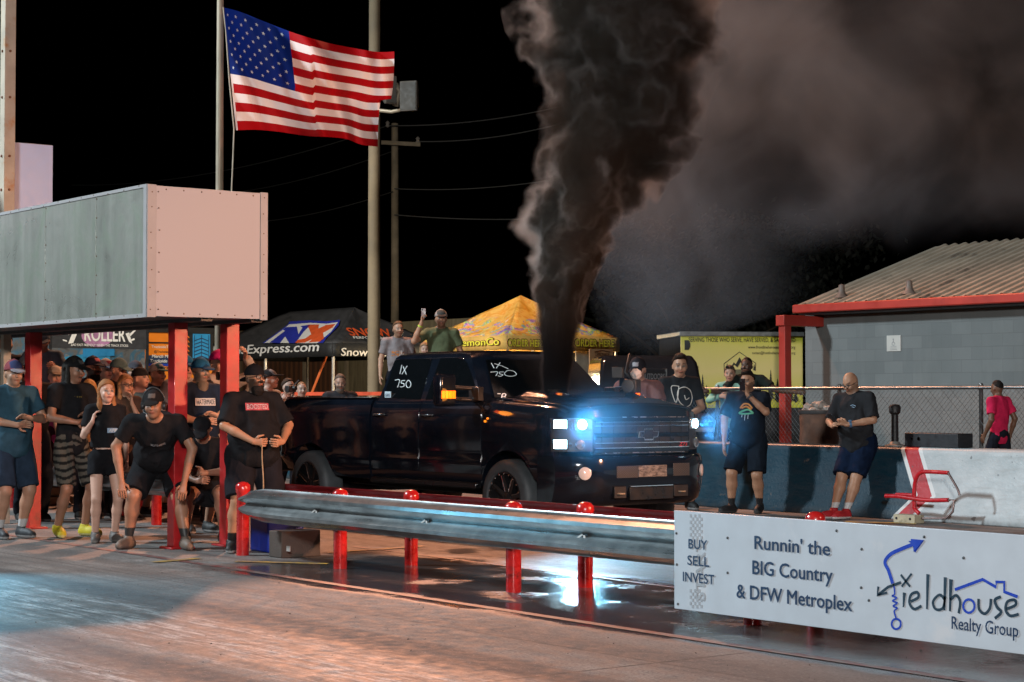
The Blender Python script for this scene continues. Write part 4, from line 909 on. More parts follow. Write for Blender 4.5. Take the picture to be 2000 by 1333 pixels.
def leaf_mat():
    t = NT('night_foliage'); f = t.noise(t.coord(), 1.2, 4); t.set(color=t.ramp(f, [(.3, (.006, .010, .006)), (.7, (.012, .018, .010))]), rough=.7); return t.m
M_LEAF = leaf_mat(); M_BARK = M('bark', (.08, .06, .045), .9, var=.3, bump=.5)
def tree(px_, d, h, w, seed, label):
    rs = random.Random(seed); b = PD(px_, 775, d); o = thing('tree', (b[0], b[1], .26), label, 'tree', 'dark trees behind the smoke')
    m = MB(); m.tube([(b[0], b[1], .2), (b[0]+.1, b[1], h*.3), (b[0]-.1, b[1]+.1, h*.6)], [.28, .2, .08], 10)
    for k in range(7):
        a_ = rs.uniform(0, 6.28); z = h*rs.uniform(.25, .5); m.tube([(b[0], b[1], z), (b[0]+math.cos(a_)*w*.3, b[1]+math.sin(a_)*w*.3, z+h*.18), (b[0]+math.cos(a_)*w*.45, b[1]+math.sin(a_)*w*.45, z+h*.25)], [.1, .06, .03], 7)
    m.build('trunk', M_BARK, o, smooth=50)
    m = MB(); cl = [(rs.gauss(0, w*.24), rs.gauss(0, w*.24), h*rs.uniform(.38, .95)) for _ in range(34)]
    for cx, cy__, cz in cl:
        for _ in range(120):
            p = Vector((b[0]+cx+rs.gauss(0, w*.085), b[1]+cy__+rs.gauss(0, w*.085), cz+rs.gauss(0, h*.05))); s_ = rs.uniform(.10, .20)
            u_ = Vector((rs.gauss(0,1), rs.gauss(0,1), rs.gauss(0,1))).normalized(); v_ = u_.orthogonal().normalized()
            m.add([p-u_*s_, p+v_*s_*.5, p+u_*s_, p-v_*s_*.5], [(0,1,2,3)])
    m.keep = True; m.build('crown', M_LEAF, o)
tree(1340, 78, 8.6, 8.5, 1, 'dark leafy tree left of the yellow trailer, behind the smoke'); tree(1440, 84, 9.4, 8.5, 2, 'dark leafy tree above the yellow trailer, behind the smoke'); tree(1525, 80, 8.2, 7.5, 3, 'dark leafy tree beside the block building roof')
# speaker cabinet, blue cooler and bits under the rail by the crowd
q0, q1 = G(500, 1086), G(640, 1082); spk = thing('speaker_cabinet', tuple(G(570, 1086)), 'brown-black speaker cabinet on the ground under the guardrail end', 'speaker')
M_CAB = M('carpeted_cabinet', (.055, .040, .032), .8, var=.3, bump=.3); a = G(525, 1088); b = G(640, 1086); zt = PY(525, 1036, a[1])[2]
m = MB(); m.box((a[0], a[1], .0), (b[0], a[1]+.42, zt)); m.build('cabinet', M_CAB, spk, bevel=.01)
m = MB(); m.box((a[0]+.33, a[1]-.004, zt*.30), (a[0]+.39, a[1]+.002, zt*.5)); m.build('badge', M('pale_badge', (.4, .38, .36), .5), spk)
q = G(462, 1080); cl_ = thing('cooler', (q[0], q[1]+.35, 0), 'blue plastic cooler behind the guardrail end', 'cooler'); zt = .36
m = MB(); m.box((q[0]-.14, q[1]+.22, .0), (q[0]+.22, q[1]+.62, zt)); m.build('tub', M('blue_cooler', (.01, .03, .30), .4), cl_, bevel=.02)
m = MB(); m.box((q[0]-.15, q[1]+.21, zt), (q[0]+.23, q[1]+.63, zt+.06)); m.build('lid', M('white_lid', (.5, .5, .5), .5), cl_, bevel=.015)
q = PY(85, 995, 9.6); bl = thing('red_barrel', (q[0], 10.75, 0), 'dark red barrel in the shade behind the left guardrail', 'barrel')
m = MB(); m.lathe([(.26, 0), (.27, .02), (.27, .28), (.285, .30), (.27, .32), (.27, .56), (.285, .58), (.27, .6), (.27, .82), (.25, .84)], (q[0], 10.75, 0), n=24); m.build('drum', M_DKRED, bl, smooth=40)
# ------------------------------------------------------------------ black pickup
def paint_mat():
    t = NT('black_truck_paint'); co = t.coord(); n = t.noise(co, 5, 5, .6)
    t.set(color=t.ramp(n, [(.3, (.0035, .005, .009)), (.7, (.006, .009, .015))]), rough=t.mapr(t.noise(co, 14, 6, .65), .3, .7, .05, .16), coat=.25, coatr=.03, spec=.3)
    t.bump(t.noise(co, 1.3, 2), .006, .05); return t.m
M_PAINT = paint_mat()
M_GLASS = M('dark_tinted_glass', (.004, .005, .006), .04, var=.1, rvar=.02, coat=.6, spec=.6)
M_TYRE = M('tyre_rubber', (.05, .058, .064), .55, var=.25, sc=8, bump=.25, bsc=60)
M_SATIN = M('satin_black', (.008, .008, .009), .35, var=.2)
M_LAMP = EM('lit_headlight', (.55, .86, 1.), 18.); M_AMB = EM('amber_signal', (1., .13, .002), 1.7); M_AMBM = EM('amber_marker', (1., .25, .01), 1.2); M_TAIL = EM('red_tail_light', (1., .03, .01), 3.)
M_LAMPW = EM('warm_side_lamp', (1., .92, .55), 1.3); M_CLEAR = M('lamp_reflector', (.35, .38, .40), .15, .8)
M_CHALK = M('window_chalk', (.72, .78, .80), .8, var=.1)
TXO, TYO = -18.0, 13.1
tk = thing('pickup_truck', (TXO, TYO, 0), 'black four-door pickup truck with lit headlights smoking from its hood', 'pickup truck')
def W(x, y, z): return (TXO+x, TYO+y, z)
def nose(x, y):      # the corners of the nose sweep back in plan
    k = max(0, min(1, (x-2.15)/.75)); return x-.27*k*max(0, (abs(y)-.58)/.42)**2
HW = 1.0
def side_prof(top, wf=1., bot=.53):
    return [(.70, bot-.03), (.94, bot), (.985, bot+.08), (1.0, .74), (1.005, .80), (.992, .83), (1.0, 1.05), (1.0, 1.22), (.992, 1.31), (.972, top-.075), (.945, top-.025), (.90, top)]
def body_loft(m, sts, crown=.03):
    rings = []
    for x, top, wf, bot in sts:
        h_ = [(y*wf, z) for y, z in side_prof(top, wf, bot)]
        mid = [(y_, top+crown*(1-(y_/.9)**2)) for y_ in (.6, .3, 0)]
        half = h_+mid; ring = [(-y, z) for y, z in half]+[(y, z) for y, z in reversed(half[:-1])]
        rings.append([W(nose(x, y), y, z) for y, z in ring])
    m.loft(rings)
def cutter(fn):
    m = MB(); fn(m); o = m.build('cutter', M_SATIN); return o
def boolean(o, cut):
    md = o.modifiers.new('c', 'BOOLEAN'); md.object = cut; md.operation = 'DIFFERENCE'; md.solver = 'EXACT'
    me = bpy.data.meshes.new_from_object(o.evaluated_get(bpy.context.evaluated_depsgraph_get())); o.modifiers.remove(md)
    old = o.data; nm = old.name; o.data = me; bpy.data.meshes.remove(old); me.name = nm; bpy.data.objects.remove(cut)
    me.shade_smooth(); me.set_sharp_from_angle(angle=R(32))
m = MB(); body_loft(m, [(3.0, 1.255, .985, .80), (2.98, 1.33, .99, .78), (2.88, 1.375, 1, .76), (2.62, 1.40, 1, .60), (2.5, 1.41, 1, .55), (2.0, 1.435, 1, .53), (1.62, 1.455, 1, .53), (1.5, 1.455, 1, .53), (.4, 1.46, 1, .53), (-.66, 1.47, 1, .53)], .045)
body = m.build('body', M_PAINT, tk, smooth=32)
def wells(m):
    for x in (1.98, -2.02): m.tube([W(x, -1.3, .43), W(x, 1.3, .43)], .50, 40)
boolean(body, cutter(wells))
m = MB(); body_loft(m, [(-.70, 1.485, 1, .53), (-1.5, 1.485, 1, .55), (-2.62, 1.48, 1, .60), (-2.74, 1.475, .985, .62), (-2.82, 1.46, .95, .66)], .0)
bed = m.build('bed', M_PAINT, tk, smooth=32)
boolean(bed, cutter(lambda m: (m.box(W(-2.73, -.80, .92), W(-.76, .80, 1.8)), wells(m))[0]))
m = MB(); m.box(W(-2.67, -.955, 1.478), W(-.72, -.875, 1.496)); m.box(W(-2.67, .875, 1.478), W(-.72, .955, 1.496)); m.build('bed_rail_cap', M_SATIN, tk, bevel=.008)
m = MB(); m.box(W(-2.855, -.78, .78), W(-2.825, .78, 1.46)); tgt = m.build('tailgate', M_PAINT, tk, bevel=.012); m = MB(); m.box(W(-2.865, -.12, 1.28), W(-2.855, .12, 1.36)); m.build('handle', M_SATIN, tgt)
for s_ in (-1, 1): m = MB(); m.box(W(-2.845, s_*.90-.07, 1.0), W(-2.72, s_*.90+.085, 1.40)); m.build('tail_light', M_TAIL, tk, bevel=.02)
m = MB(); m.box(W(-3.0, -.95, .56), W(-2.84, .95, .74)); m.build('rear_bumper', M_SATIN, tk, bevel=.03)
# greenhouse
def gh(s): return (.935-.225*s, 1.52-.50*s, .16-.06*s, -.665+.035*s)       # half width, front edge x at the side, windshield bulge, rear x
def ghring(s, z, ins=0.):
    w, xf, bu, xr = gh(s); w -= ins; xf -= ins*1.2; xr += ins; pts = []
    for k in range(15):
        y = -w+2*w*k/14; e = max(0, (abs(y)-(w-.10))/.10); pts.append((xf+bu*(1-(y/w)**2)-.09*e*e, y, z))
    for k in range(8):
        f = k/7; pts.append((xf-.09-(xf-.09-xr-.06)*f, w, z))
    for k in range(1, 8):
        y = w-2*w*k/8; pts.append((xr, y*.97, z))
    for k in range(8):
        f = k/7; pts.append((xr+.06+(xf-.09-xr-.06)*f, -w, z))
    return [W(*p) for p in pts]
m = MB(); m.loft([ghring(0, 1.43), ghring(.0, 1.45), ghring(.5, 1.705), ghring(.9, 1.91), ghring(1., 1.955), ghring(1.05, 1.985, .035), ghring(1.06, 2.005, .10), ghring(1.06, 2.022, .25), ghring(1.06, 2.03, .48)])
m.build('cab', M_PAINT, tk, smooth=35)
def ghz(z): return (z-1.45)/.51
def sidept(x, z, off=.006):
    w = gh(ghz(z))[0]; return W(x, -(w+off), z)
def sideglass(name, pts, mats=M_GLASS, off=.006, sgn=1):
    m = MB(); a = [sidept(x, z, off) for x, z in pts]; b = [sidept(x, z, -.01) for x, z in pts]
    if sgn < 0: a = [(p[0], 2*TYO-p[1], p[2]) for p in a]; b = [(p[0], 2*TYO-p[1], p[2]) for p in b]
    n = len(pts); m.add(a+b, [tuple(range(n)), tuple(range(2*n-1, n-1, -1))]+[(i, i+n, (i+1) % n+n, (i+1) % n) for i in range(n)]); return m.build(name, mats, tk, bevel=.003)
RW = [(-.52, 1.485), (.26, 1.465), (.20, 1.92), (.15, 1.935), (-.50, 1.935), (-.56, 1.92)]
FW = [(.36, 1.465), (1.30, 1.485), (1.36, 1.50), (1.10, 1.72), (.92, 1.87), (.82, 1.92), (.70, 1.935), (.36, 1.935)]
for sgn in (1, -1):
    w_ = sideglass('side_window', RW, sgn=sgn); w2_ = sideglass('side_window', FW, sgn=sgn)
    if sgn == 1: rwin = w_
m = MB()
for pts in (RW, FW):     # bright trim under the glass
    pass
def wsx(s, y):
    w, xf, bu, xr = gh(s); return xf+bu*(1-(y/w)**2)
m = MB(); rows = []
for i in range(9):
    s_ = .07+.82*i/8; w = gh(s_)[0]-.095; rows.append([W(wsx(s_, -w+2*w*k/16)+.010, -w+2*w*k/16, 1.45+.51*s_+.006) for k in range(17)])
m.loft(rows, closed=False); wsh = m.build('windshield', M_GLASS, tk, smooth=60)
m = MB(); m.tube([W(wsx(.04, y)+.03, y, 1.485) for y in (-.75, -.5, -.2)], .010, 6); m.tube([W(wsx(.04, y)+.03, y, 1.485) for y in (.05, .35, .62)], .010, 6); m.build('wiper', M_SATIN, tk)
# chalk race numbers on the glass
def PGs(a, b):   # photo point -> plane of the rear side window
    r = ray(a, b); p = None; Y = TYO-.85
    for _ in range(5):
        p = on(a, b, 1, Y); Y = TYO-(gh(ghz(p[2]))[0]+.009)
    return p
def PGw(a, b):
    r = ray(a, b); X = TXO+1.4; p = None
    for _ in range(12):
        p = on(a, b, 0, X); s_ = ghz(p[2]); X = .5*X+.5*(TXO+wsx(s_, p[1]-TYO)+.016)
    return p
def chalk(P, strokes, r, parent):
    m = MB()
    for s_ in strokes: m.tube([Vector(P(*q)) for q in (curve(s_, 5) if len(s_) > 2 else s_)], r, 6)
    return m.build('chalk_number', M_CHALK, parent)
c3 = lambda pts: [(700+a/3.3325, 640+b/3.3325) for a, b in pts]
chalk(PGs, [c3(s_) for s_ in ([(283, 245), (270, 303)], [(318, 250), (283, 305)], [(292, 255), (312, 305)], [(240, 343), (268, 342), (255, 390)], [(272, 385), (273, 388)], [(303, 345), (282, 348), (280, 362), (296, 366), (296, 382), (278, 388)], [(322, 345), (310, 365), (318, 390), (336, 388), (342, 365), (330, 346), (320, 346)])], .005, tk)
chalk(PGw, [c3(s_) for s_ in ([(865, 232), (883, 265)], [(922, 230), (898, 265)], [(885, 236), (935, 252), (975, 270)], [(860, 292), (905, 290), (895, 315)], [(908, 314), (910, 316)], [(945, 290), (918, 292), (922, 303), (940, 308), (928, 318), (912, 318)], [(968, 282), (950, 300), (965, 315), (1000, 318), (1028, 308), (1015, 288), (985, 280), (965, 283)])], .005, tk)
chalk(PGw, [c3(s_) for s_ in ([(905, 432), (925, 432)], [(932, 462), (938, 434), (958, 434), (955, 448), (938, 450)])], .006, tk)
a, b = PGs(752, 777), PGs(768, 765); m = MB(); m.box((a[0], a[1]-.004, a[2]), (b[0], a[1]+.004, b[2])); stc = m.build('window_sticker', M('pale_sticker', (.45, .55, .60), .5, var=.1), tk)
text('GARS', (a[0]+.015, a[1]-.005, a[2]+.012), (1,0,0), (0,0,1), (b[0]-a[0])*.8, .032, M_NAVY, tk, bold=.03, t=.001, shear=.2)
# doors as shaped panels standing proud of the body, leaving shut lines
def sidey(z):
    pr = side_prof(1.46); 
    for (y0, z0), (y1, z1) in zip(pr, pr[1:]):
        if z0 <= z <= z1: return y0+(y1-y0)*(z-z0)/max(1e-6, z1-z0)
    return pr[-1][0]
def door(name, x0, x1, label):
    zs = [.66, .70, .74, .79, .805, .835, .9, 1.0, 1.1, 1.22, 1.27, 1.31, 1.35, 1.395, 1.43, 1.45]; m = MB(); rings = []
    for x in (x0, x1):
        rings.append([W(x, -(sidey(z)+.009), z) for z in zs]+[W(x, -(sidey(z)-.01), z) for z in reversed(zs)])
    m.loft(rings); o = m.build('door', M_PAINT, tk, smooth=30, bevel=.004)
    hx = x0+.16; y_ = -(sidey(1.29)+.009)
    m = MB(); m.tube([W(hx-.11, y_-.005, 1.285), W(hx-.09, y_-.035, 1.288), W(hx+.09, y_-.035, 1.292), W(hx+.11, y_-.005, 1.294)], .014, 8); m.build('handle', M('satin_chrome', (.14, .15, .16), .25, .8), o, smooth=60)
    return o
door('door', -.62, .325, None); door('door', .35, 1.52, None)
for s_ in (1,): 
    m = MB(); m.box(W(-.60, .985, .70), W(.325, 1.012, 1.42)); m.box(W(.35, .985, .70), W(1.52, 1.012, 1.42)); m.build('door', M_PAINT, tk, bevel=.008)
m = MB(); m.box(W(-.64, -1.025, .50), W(1.44, -.93, .57)); m.box(W(-.64, .93, .50), W(1.44, 1.025, .57)); m.build('running_board', M_SATIN, tk, bevel=.02)
m = MB()
for s_ in (-1, 1): m.tube([W(-2.8, s_*.60, .52), W(-.7, s_*.5, .47), W(2.7, s_*.5, .45)], .06, 8)
m.box(W(-2.9, -.5, .38), W(-1.0, .5, .62)); m.tube([W(2, -.85, .42), W(2, .85, .42)], .07, 10); m.tube([W(-2, -.85, .42), W(-2, .85, .42)], .09, 10); m.build('chassis', M_SATIN, tk)
# hood with raised centre and intake
def hoodz(x, y): 
    f = (x-1.62)/(2.96-1.62); top = 1.472-.085*f-.02*max(0, f-.85)/.15*1.2; return top+.045*(1-(y/.9)**2)+.010 + .055*max(0, min(1, (.62-abs(y))/.12))*max(0, 1-f*.55)*max(0, min(1, (1-f)*5))
rows = []; m = MB(); NX_, NY_ = 26, 41
for i in range(NX_):
    x = 1.66+(2.945-1.66)*i/(NX_-1); rows.append([W(nose(x, -.84+1.68*k/(NY_-1)), -.84+1.68*k/(NY_-1), hoodz(x, -.84+1.68*k/(NY_-1))) for k in range(NY_)])
m.loft(rows, closed=False); hd = m.build('hood', M_PAINT, tk, smooth=40); sol = hd.modifiers.new('s', 'SOLIDIFY'); sol.thickness = .022; sol.offset = -1
m = MB(); m.loft([[W(2.62, -.40, 1.470), W(2.62, .40, 1.470), W(2.62, .40, 1.486), W(2.62, -.40, 1.486)], [W(2.30, -.50, 1.47), W(2.30, .50, 1.47), W(2.30, .50, 1.545), W(2.30, -.50, 1.545)], [W(1.75, -.44, 1.48), W(1.75, .44, 1.48), W(1.75, .44, 1.562), W(1.75, -.44, 1.562)]])
scp = m.build('hood_scoop', M_PAINT, hd, bevel=.02)
m = MB(); m.box(W(2.36, -.34, 1.50), W(2.62, .34, 1.522)); m.build('intake', M_SATIN, scp, bevel=.006)
SB = np.array(PY(1083, 768, TYO-.38)); m = MB(); m.lathe([(.075, -.12), (.075, .10), (.068, .105), (.064, .02)], (SB[0], SB[1], 1.475), n=20); m.build('exhaust_stack', M('sooty_steel', (.06, .055, .05), .5, .6, var=.4), hd, smooth=40)
# grille, emblem and badge
GX = 3.012
m = MB(); m.loft([[W(nose(GX-.05, y), y, .90) for y in np.linspace(-.66, .66, 9)]+[W(nose(GX-.05, y), y, 1.27) for y in np.linspace(.66, -.66, 9)], [W(nose(GX, y), y, .90) for y in np.linspace(-.66, .66, 9)]+[W(nose(GX, y), y, 1.27) for y in np.linspace(.66, -.66, 9)]]); gr = m.build('grille', M_SATIN, tk, bevel=.01)
def gbar(z, h_, mat, name='bar', out=.018, yy=.65):
    m = MB(); ys = np.linspace(-yy, yy, 15); rings = [[W(nose(GX, y)+d, y, z+q) for d, q in ((-.01, -h_), (out, -h_*.6), (out, h_*.6), (-.01, h_))] for y in ys]; m.loft(rings); return m.build(name, mat, gr, smooth=50)
for z in (1.235, 1.196, 1.02, .968): gbar(z, .0075, M_CHROME)
for z in (.915, 1.285): gbar(z, .006, M('dull_chrome', (.3, .3, .31), .25, .9), yy=.58)
for z in (1.265, 1.10, .94): gbar(z, .028, M_PAINT, out=.012)
m = MB()
for y in np.linspace(-.55, .55, 8): m.box(W(GX-.02, y-.006, .90), W(GX+.008, y+.006, 1.26))
m.build('mesh_bar', M_SATIN, gr)
bt = [(-.150, -.036), (-.066, -.036), (-.060, -.066), (.066, -.066), (.072, -.036), (.132, -.036), (.150, .036), (.066, .036), (.060, .066), (-.066, .066), (-.072, .036), (-.132, .036)]
m = MB(); m.prism(bt, W(GX+.018, .06, 1.105), (0,1,0), (0,0,1), .012); em = m.build('emblem', M_CHROME, gr, bevel=.003)
m = MB(); m.prism([(x*.86, y*.72) for x, y in bt], W(GX+.026, .06, 1.105), (0,1,0), (0,0,1), .008); m.build('emblem_fill', M_SATIN, gr)
text('Z71', W(GX+.006, .50, .975), (0,1,0), (0,0,1), .12, .038, M('badge_red', (.45, .03, .04), .4), gr, bold=.03, shear=.3)
# headlights wrapping the corners
for s_ in (-1, 1):
    def hp(y, z, off=0.): return W(nose(3.0, y)+off*.85, s_*abs(y)+s_*off*.3, z)
    ys = np.linspace(.665, 1.0, 8)
    m = MB(); m.loft([[hp(y, .935, -.04), hp(y, .935, .012), hp(y, 1.275, .012), hp(y, 1.275, -.04)] for y in ys]); hl = m.build('headlight', M_SATIN, tk, smooth=40)
    def lens(y0, y1, z0, z1, mat, name, off=.022):
        yy = np.linspace(y0, y1, 5); m = MB(); m.loft([[hp(y, z0, 0), hp(y, z0, off), hp(y, z1, off), hp(y, z1, 0)] for y in yy]); return m.build(name, mat, hl, bevel=.004)
    y0_ = .895 if s_ < 0 else .80; lens(y0_, .985, 1.175, 1.258, M_LAMP, 'lamp'); lens(y0_, .985, .967, 1.055, M_LAMP if s_ < 0 else M_LAMPW, 'lamp')
    lens(.675, .83, 1.155, 1.268, M_CLEAR, 'lens'); lens(.675, .83, .95, 1.06, M_BLACK, 'lens', .018)
    c = Vector(hp(.775, 1.212, .03)); m = MB(); m.lathe([(.044, 0), (.05, .012), (.03, .02), (.001, .024)], c, (1, s_*.3, 0), n=20); m.build('projector', M_LAMP, hl, smooth=60)
    c = Vector(hp(.79, 1.005, .022)); m = MB(); m.lathe([(.052, 0), (.05, .02), (.034, .022), (.03, .008), (.001, .010)], c, (1, s_*.3, 0), n=20); m.build('projector', M_CLEAR, hl, smooth=40)
    ld = bpy.data.lights.new('headlamp_beam', 'SPOT'); ld.energy = 480; ld.color = (.30, .72, 1.); ld.spot_size = R(110); ld.spot_blend = .7; ld.shadow_soft_size = .05
    lo_ = bpy.data.objects.new('headlamp_beam', ld); col.objects.link(lo_); lo_.parent = hl; lp_ = Vector(hp(.80, 1.21, .09))-Vector(tk.location); lo_.location = lp_; lo_.rotation_euler = Vector((1, s_*.25, -.12)).to_track_quat('-Z', 'Y').to_euler()
# bumper
def bnx(y): return 3.02+.10-.30*max(0, (abs(y)-.55)/.47)**2
m = MB(); rings = []
for y in np.linspace(-1.02, 1.02, 25):
    x = bnx(y); rings.append([W(x-.30, y, .875), W(x-.05, y, .885), W(x-.012, y, .86), W(x, y, .80), W(x, y, .66), W(x-.02, y, .52), W(x-.06, y, .42), W(x-.14, y, .37), W(x-.30, y, .37)])
m.loft(rings); bp = m.build('front_bumper', M_PAINT, tk, smooth=40)
def bpanel(y0, y1, z0, z1, mat, name, out=.006):
    m = MB(); ys = np.linspace(y0, y1, 6); m.loft([[W(bnx(y)-.03, y, z0), W(bnx(y)+out, y, z0), W(bnx(y)+out, y, z1), W(bnx(y)-.03, y, z1)] for y in ys]); return m.build(name, mat, bp, bevel=.003)
M_MESH = NT('bumper_mesh'); p = M_MESH.pos(); ch_ = M_MESH.math('MULTIPLY', M_MESH.math('SINE', M_MESH.math('MULTIPLY', M_MESH.sep(p)[1], 260.)), M_MESH.math('SINE', M_MESH.math('MULTIPLY', M_MESH.sep(p)[2], 260.)))
M_MESH.set(color=M_MESH.ramp(ch_, [(.45, (.02, .02, .02)), (.6, (.09, .085, .085))]), rough=.5); M_MESH = M_MESH.m
M_PLATE = NT('dirty_plate'); nn_ = M_PLATE.noise(M_PLATE.scale(M_PLATE.pos(), (20, 20, 60)), 1, 5, .7); M_PLATE.set(color=M_PLATE.ramp(nn_, [(.4, (.05, .04, .035)), (.65, (.28, .25, .22))]), rough=.4); M_PLATE = M_PLATE.m
bpanel(-.45, -.16, .66, .785, M_MESH, 'vent'); bpanel(-.155, .235, .665, .785, M_PLATE, 'licence_plate', .010); bpanel(.33, .56, .665, .80, M_MESH, 'vent')
bpanel(-.48, -.32, .455, .575, M_BLACK, 'tow_hook_opening', .004); bpanel(.34, .54, .45, .57, M_BLACK, 'tow_hook_opening', .004); bpanel(-.26, .33, .565, .578, M_CHROME, 'trim_bar', .004)
bpanel(-.27, .33, .43, .56, M_SATIN, 'lower_intake', .003)
m = MB()
for y in (-.40, .44): m.tube([W(bnx(y)-.02, y-.04, .50), W(bnx(y)+.03, y-.03, .50), W(bnx(y)+.03, y+.03, .50), W(bnx(y)-.02, y+.04, .50)], .010, 8)
m.build('tow_hook', M_STEEL, bp, smooth=60)
for s_ in (-1, 1):
    y = s_*.80; m = MB(); m.lathe([(.062, 0), (.066, .016), (.05, .024), (.001, .03)], W(bnx(y), y, .715), (1, s_*.75, 0), n=24); m.build('fog_lamp', M('fog_lamp_glass', (.55, .50, .47), .2, var=.15), bp, smooth=50)
# wheels
def wheel(x, s_):
    c = W(x, s_*.905, .42); wh = MB(); ax = (0, s_, 0); k = .14
    prof_ = [(.285, -k), (.36, -k-.005), (.395, -k+.01), (.416, -k+.045), (.42, -k+.08), (.42, k-.08), (.416, k-.045), (.395, k-.01), (.36, k+.006), (.30, k+.004), (.285, k-.01)]
    o = empty('wheel', tuple(Vector(c)-Vector(tk.location)), None, None); o.parent = tk; L_ = Vector(c)
    def b_(m_, name, mat, **kw_):
        m_.v = [(v[0]-L_.x, v[1]-L_.y, v[2]-L_.z) for v in m_.v]; ob = m_.build(name, mat, None, **kw_); ob.parent = o; return ob
    m = MB(); m.lathe(prof_, c, ax, 48, cap=False); m.lathe([(.285, -k), (.285, k-.01)], c, ax, 48, cap=False); b_(m, 'tyre', M_TYRE, smooth=35)
    m = MB(); m.lathe([(.285, -.10), (.283, k-.012), (.268, k-.004), (.262, k-.02), (.25, .02), (.001, .01)], c, ax, 40); 
    for q in range(8):
        a = 2*math.pi*q/8+.2; d = Vector((math.cos(a), 0, math.sin(a))); p = Vector((-math.sin(a), 0, math.cos(a))); n_ = Vector(ax); C0 = Vector(c)
        m.loft([[C0+d*.05+p*.030+n_*.085, C0+d*.05-p*.030+n_*.085, C0+d*.05-p*.030+n_*.03, C0+d*.05+p*.030+n_*.03], [C0+d*.255+p*.020+n_*.118, C0+d*.255-p*.020+n_*.118, C0+d*.255-p*.020+n_*.05, C0+d*.255+p*.020+n_*.05]])
    m.lathe([(.062, .02), (.06, .10), (.03, .112), (.001, .114)], c, ax, 20); b_(m, 'rim', M_SATIN, smooth=30)
    m = MB()
    for q in range(20): a = 2*math.pi*q/20; m.lathe([(.012, 0), (.011, .010), (.001, .012)], Vector(c)+Vector((math.cos(a)*.266, 0, math.sin(a)*.266))+Vector(ax)*(k-.012), ax, 8)
    for q in range(8):
        a = 2*math.pi*q/8+.2; d = Vector((math.cos(a), 0, math.sin(a))); p = Vector((-math.sin(a), 0, math.cos(a))); n_ = Vector(ax); m.tube([Vector(c)+d*.08+p*.024+n_*.09, Vector(c)+d*.25+p*.018+n_*.121], .006, 6)
    b_(m, 'rim_stud', M_CHROME)
for x in (1.98, -2.02):
    for s_ in (-1, 1): wheel(x, s_)
# tow mirrors
for s_ in (-1, 1):
    ym = s_*1.315; xm = PY(868, 766, TYO-1.315)[0]-TXO
    m = MB(); m.loft([[W(xm-.06, ym-.115, 1.41), W(xm-.06, ym+.115, 1.41), W(xm-.06, ym+.115, 1.73), W(xm-.06, ym-.115, 1.73)], [W(xm+.02, ym-.125, 1.395), W(xm+.02, ym+.125, 1.395), W(xm+.02, ym+.125, 1.745), W(xm+.02, ym-.125, 1.745)], [W(xm+.075, ym-.10, 1.42), W(xm+.075, ym+.10, 1.42), W(xm+.075, ym+.10, 1.72), W(xm+.075, ym-.10, 1.72)]])
    mi = m.build('mirror', M_PAINT, tk, bevel=.02)
    m = MB()
    for zz in (1.60, 1.475): m.tube([W(xm-.01, s_*(1.315-.11), zz), W(xm+.02, s_*1.12, zz-.005), W(xm+.10, s_*.93, zz-.015)], .022, 8)
    m.obox(W(xm+.10, s_*.965, 1.53), (.09, 0, 0), (0, .035, 0), (0, 0, .075)); m.build('mirror_arm', M_SATIN, mi, bevel=.004)
    m = MB()
    for k_ in range(4): m.obox(W(xm+.077, ym+(k_-1.5)*.047, 1.520), (.006, 0, 0), (0, .021, 0), (0, 0, .042))
    m.build('turn_signal', M_AMB, mi, bevel=.003)
    pl = bpy.data.lights.new('signal_glow', 'POINT'); pl.energy = 3.5; pl.color = (1, .30, .03); pl.shadow_soft_size = .08; po = bpy.data.objects.new('signal_glow', pl); col.objects.link(po); po.parent = mi; po.location = Vector(W(xm+.17, ym, 1.52))-Vector(tk.location)
    m = MB(); m.obox(W(1.60, s_*1.008, 1.235), (.016, 0, 0), (0, .006, 0), (0, 0, .012)); m.obox(W(1.645, s_*1.008, 1.265), (.014, 0, 0), (0, .006, 0), (0, 0, .010)); m.build('marker_light', M_AMBM, tk, bevel=.003)
M_REFL = None
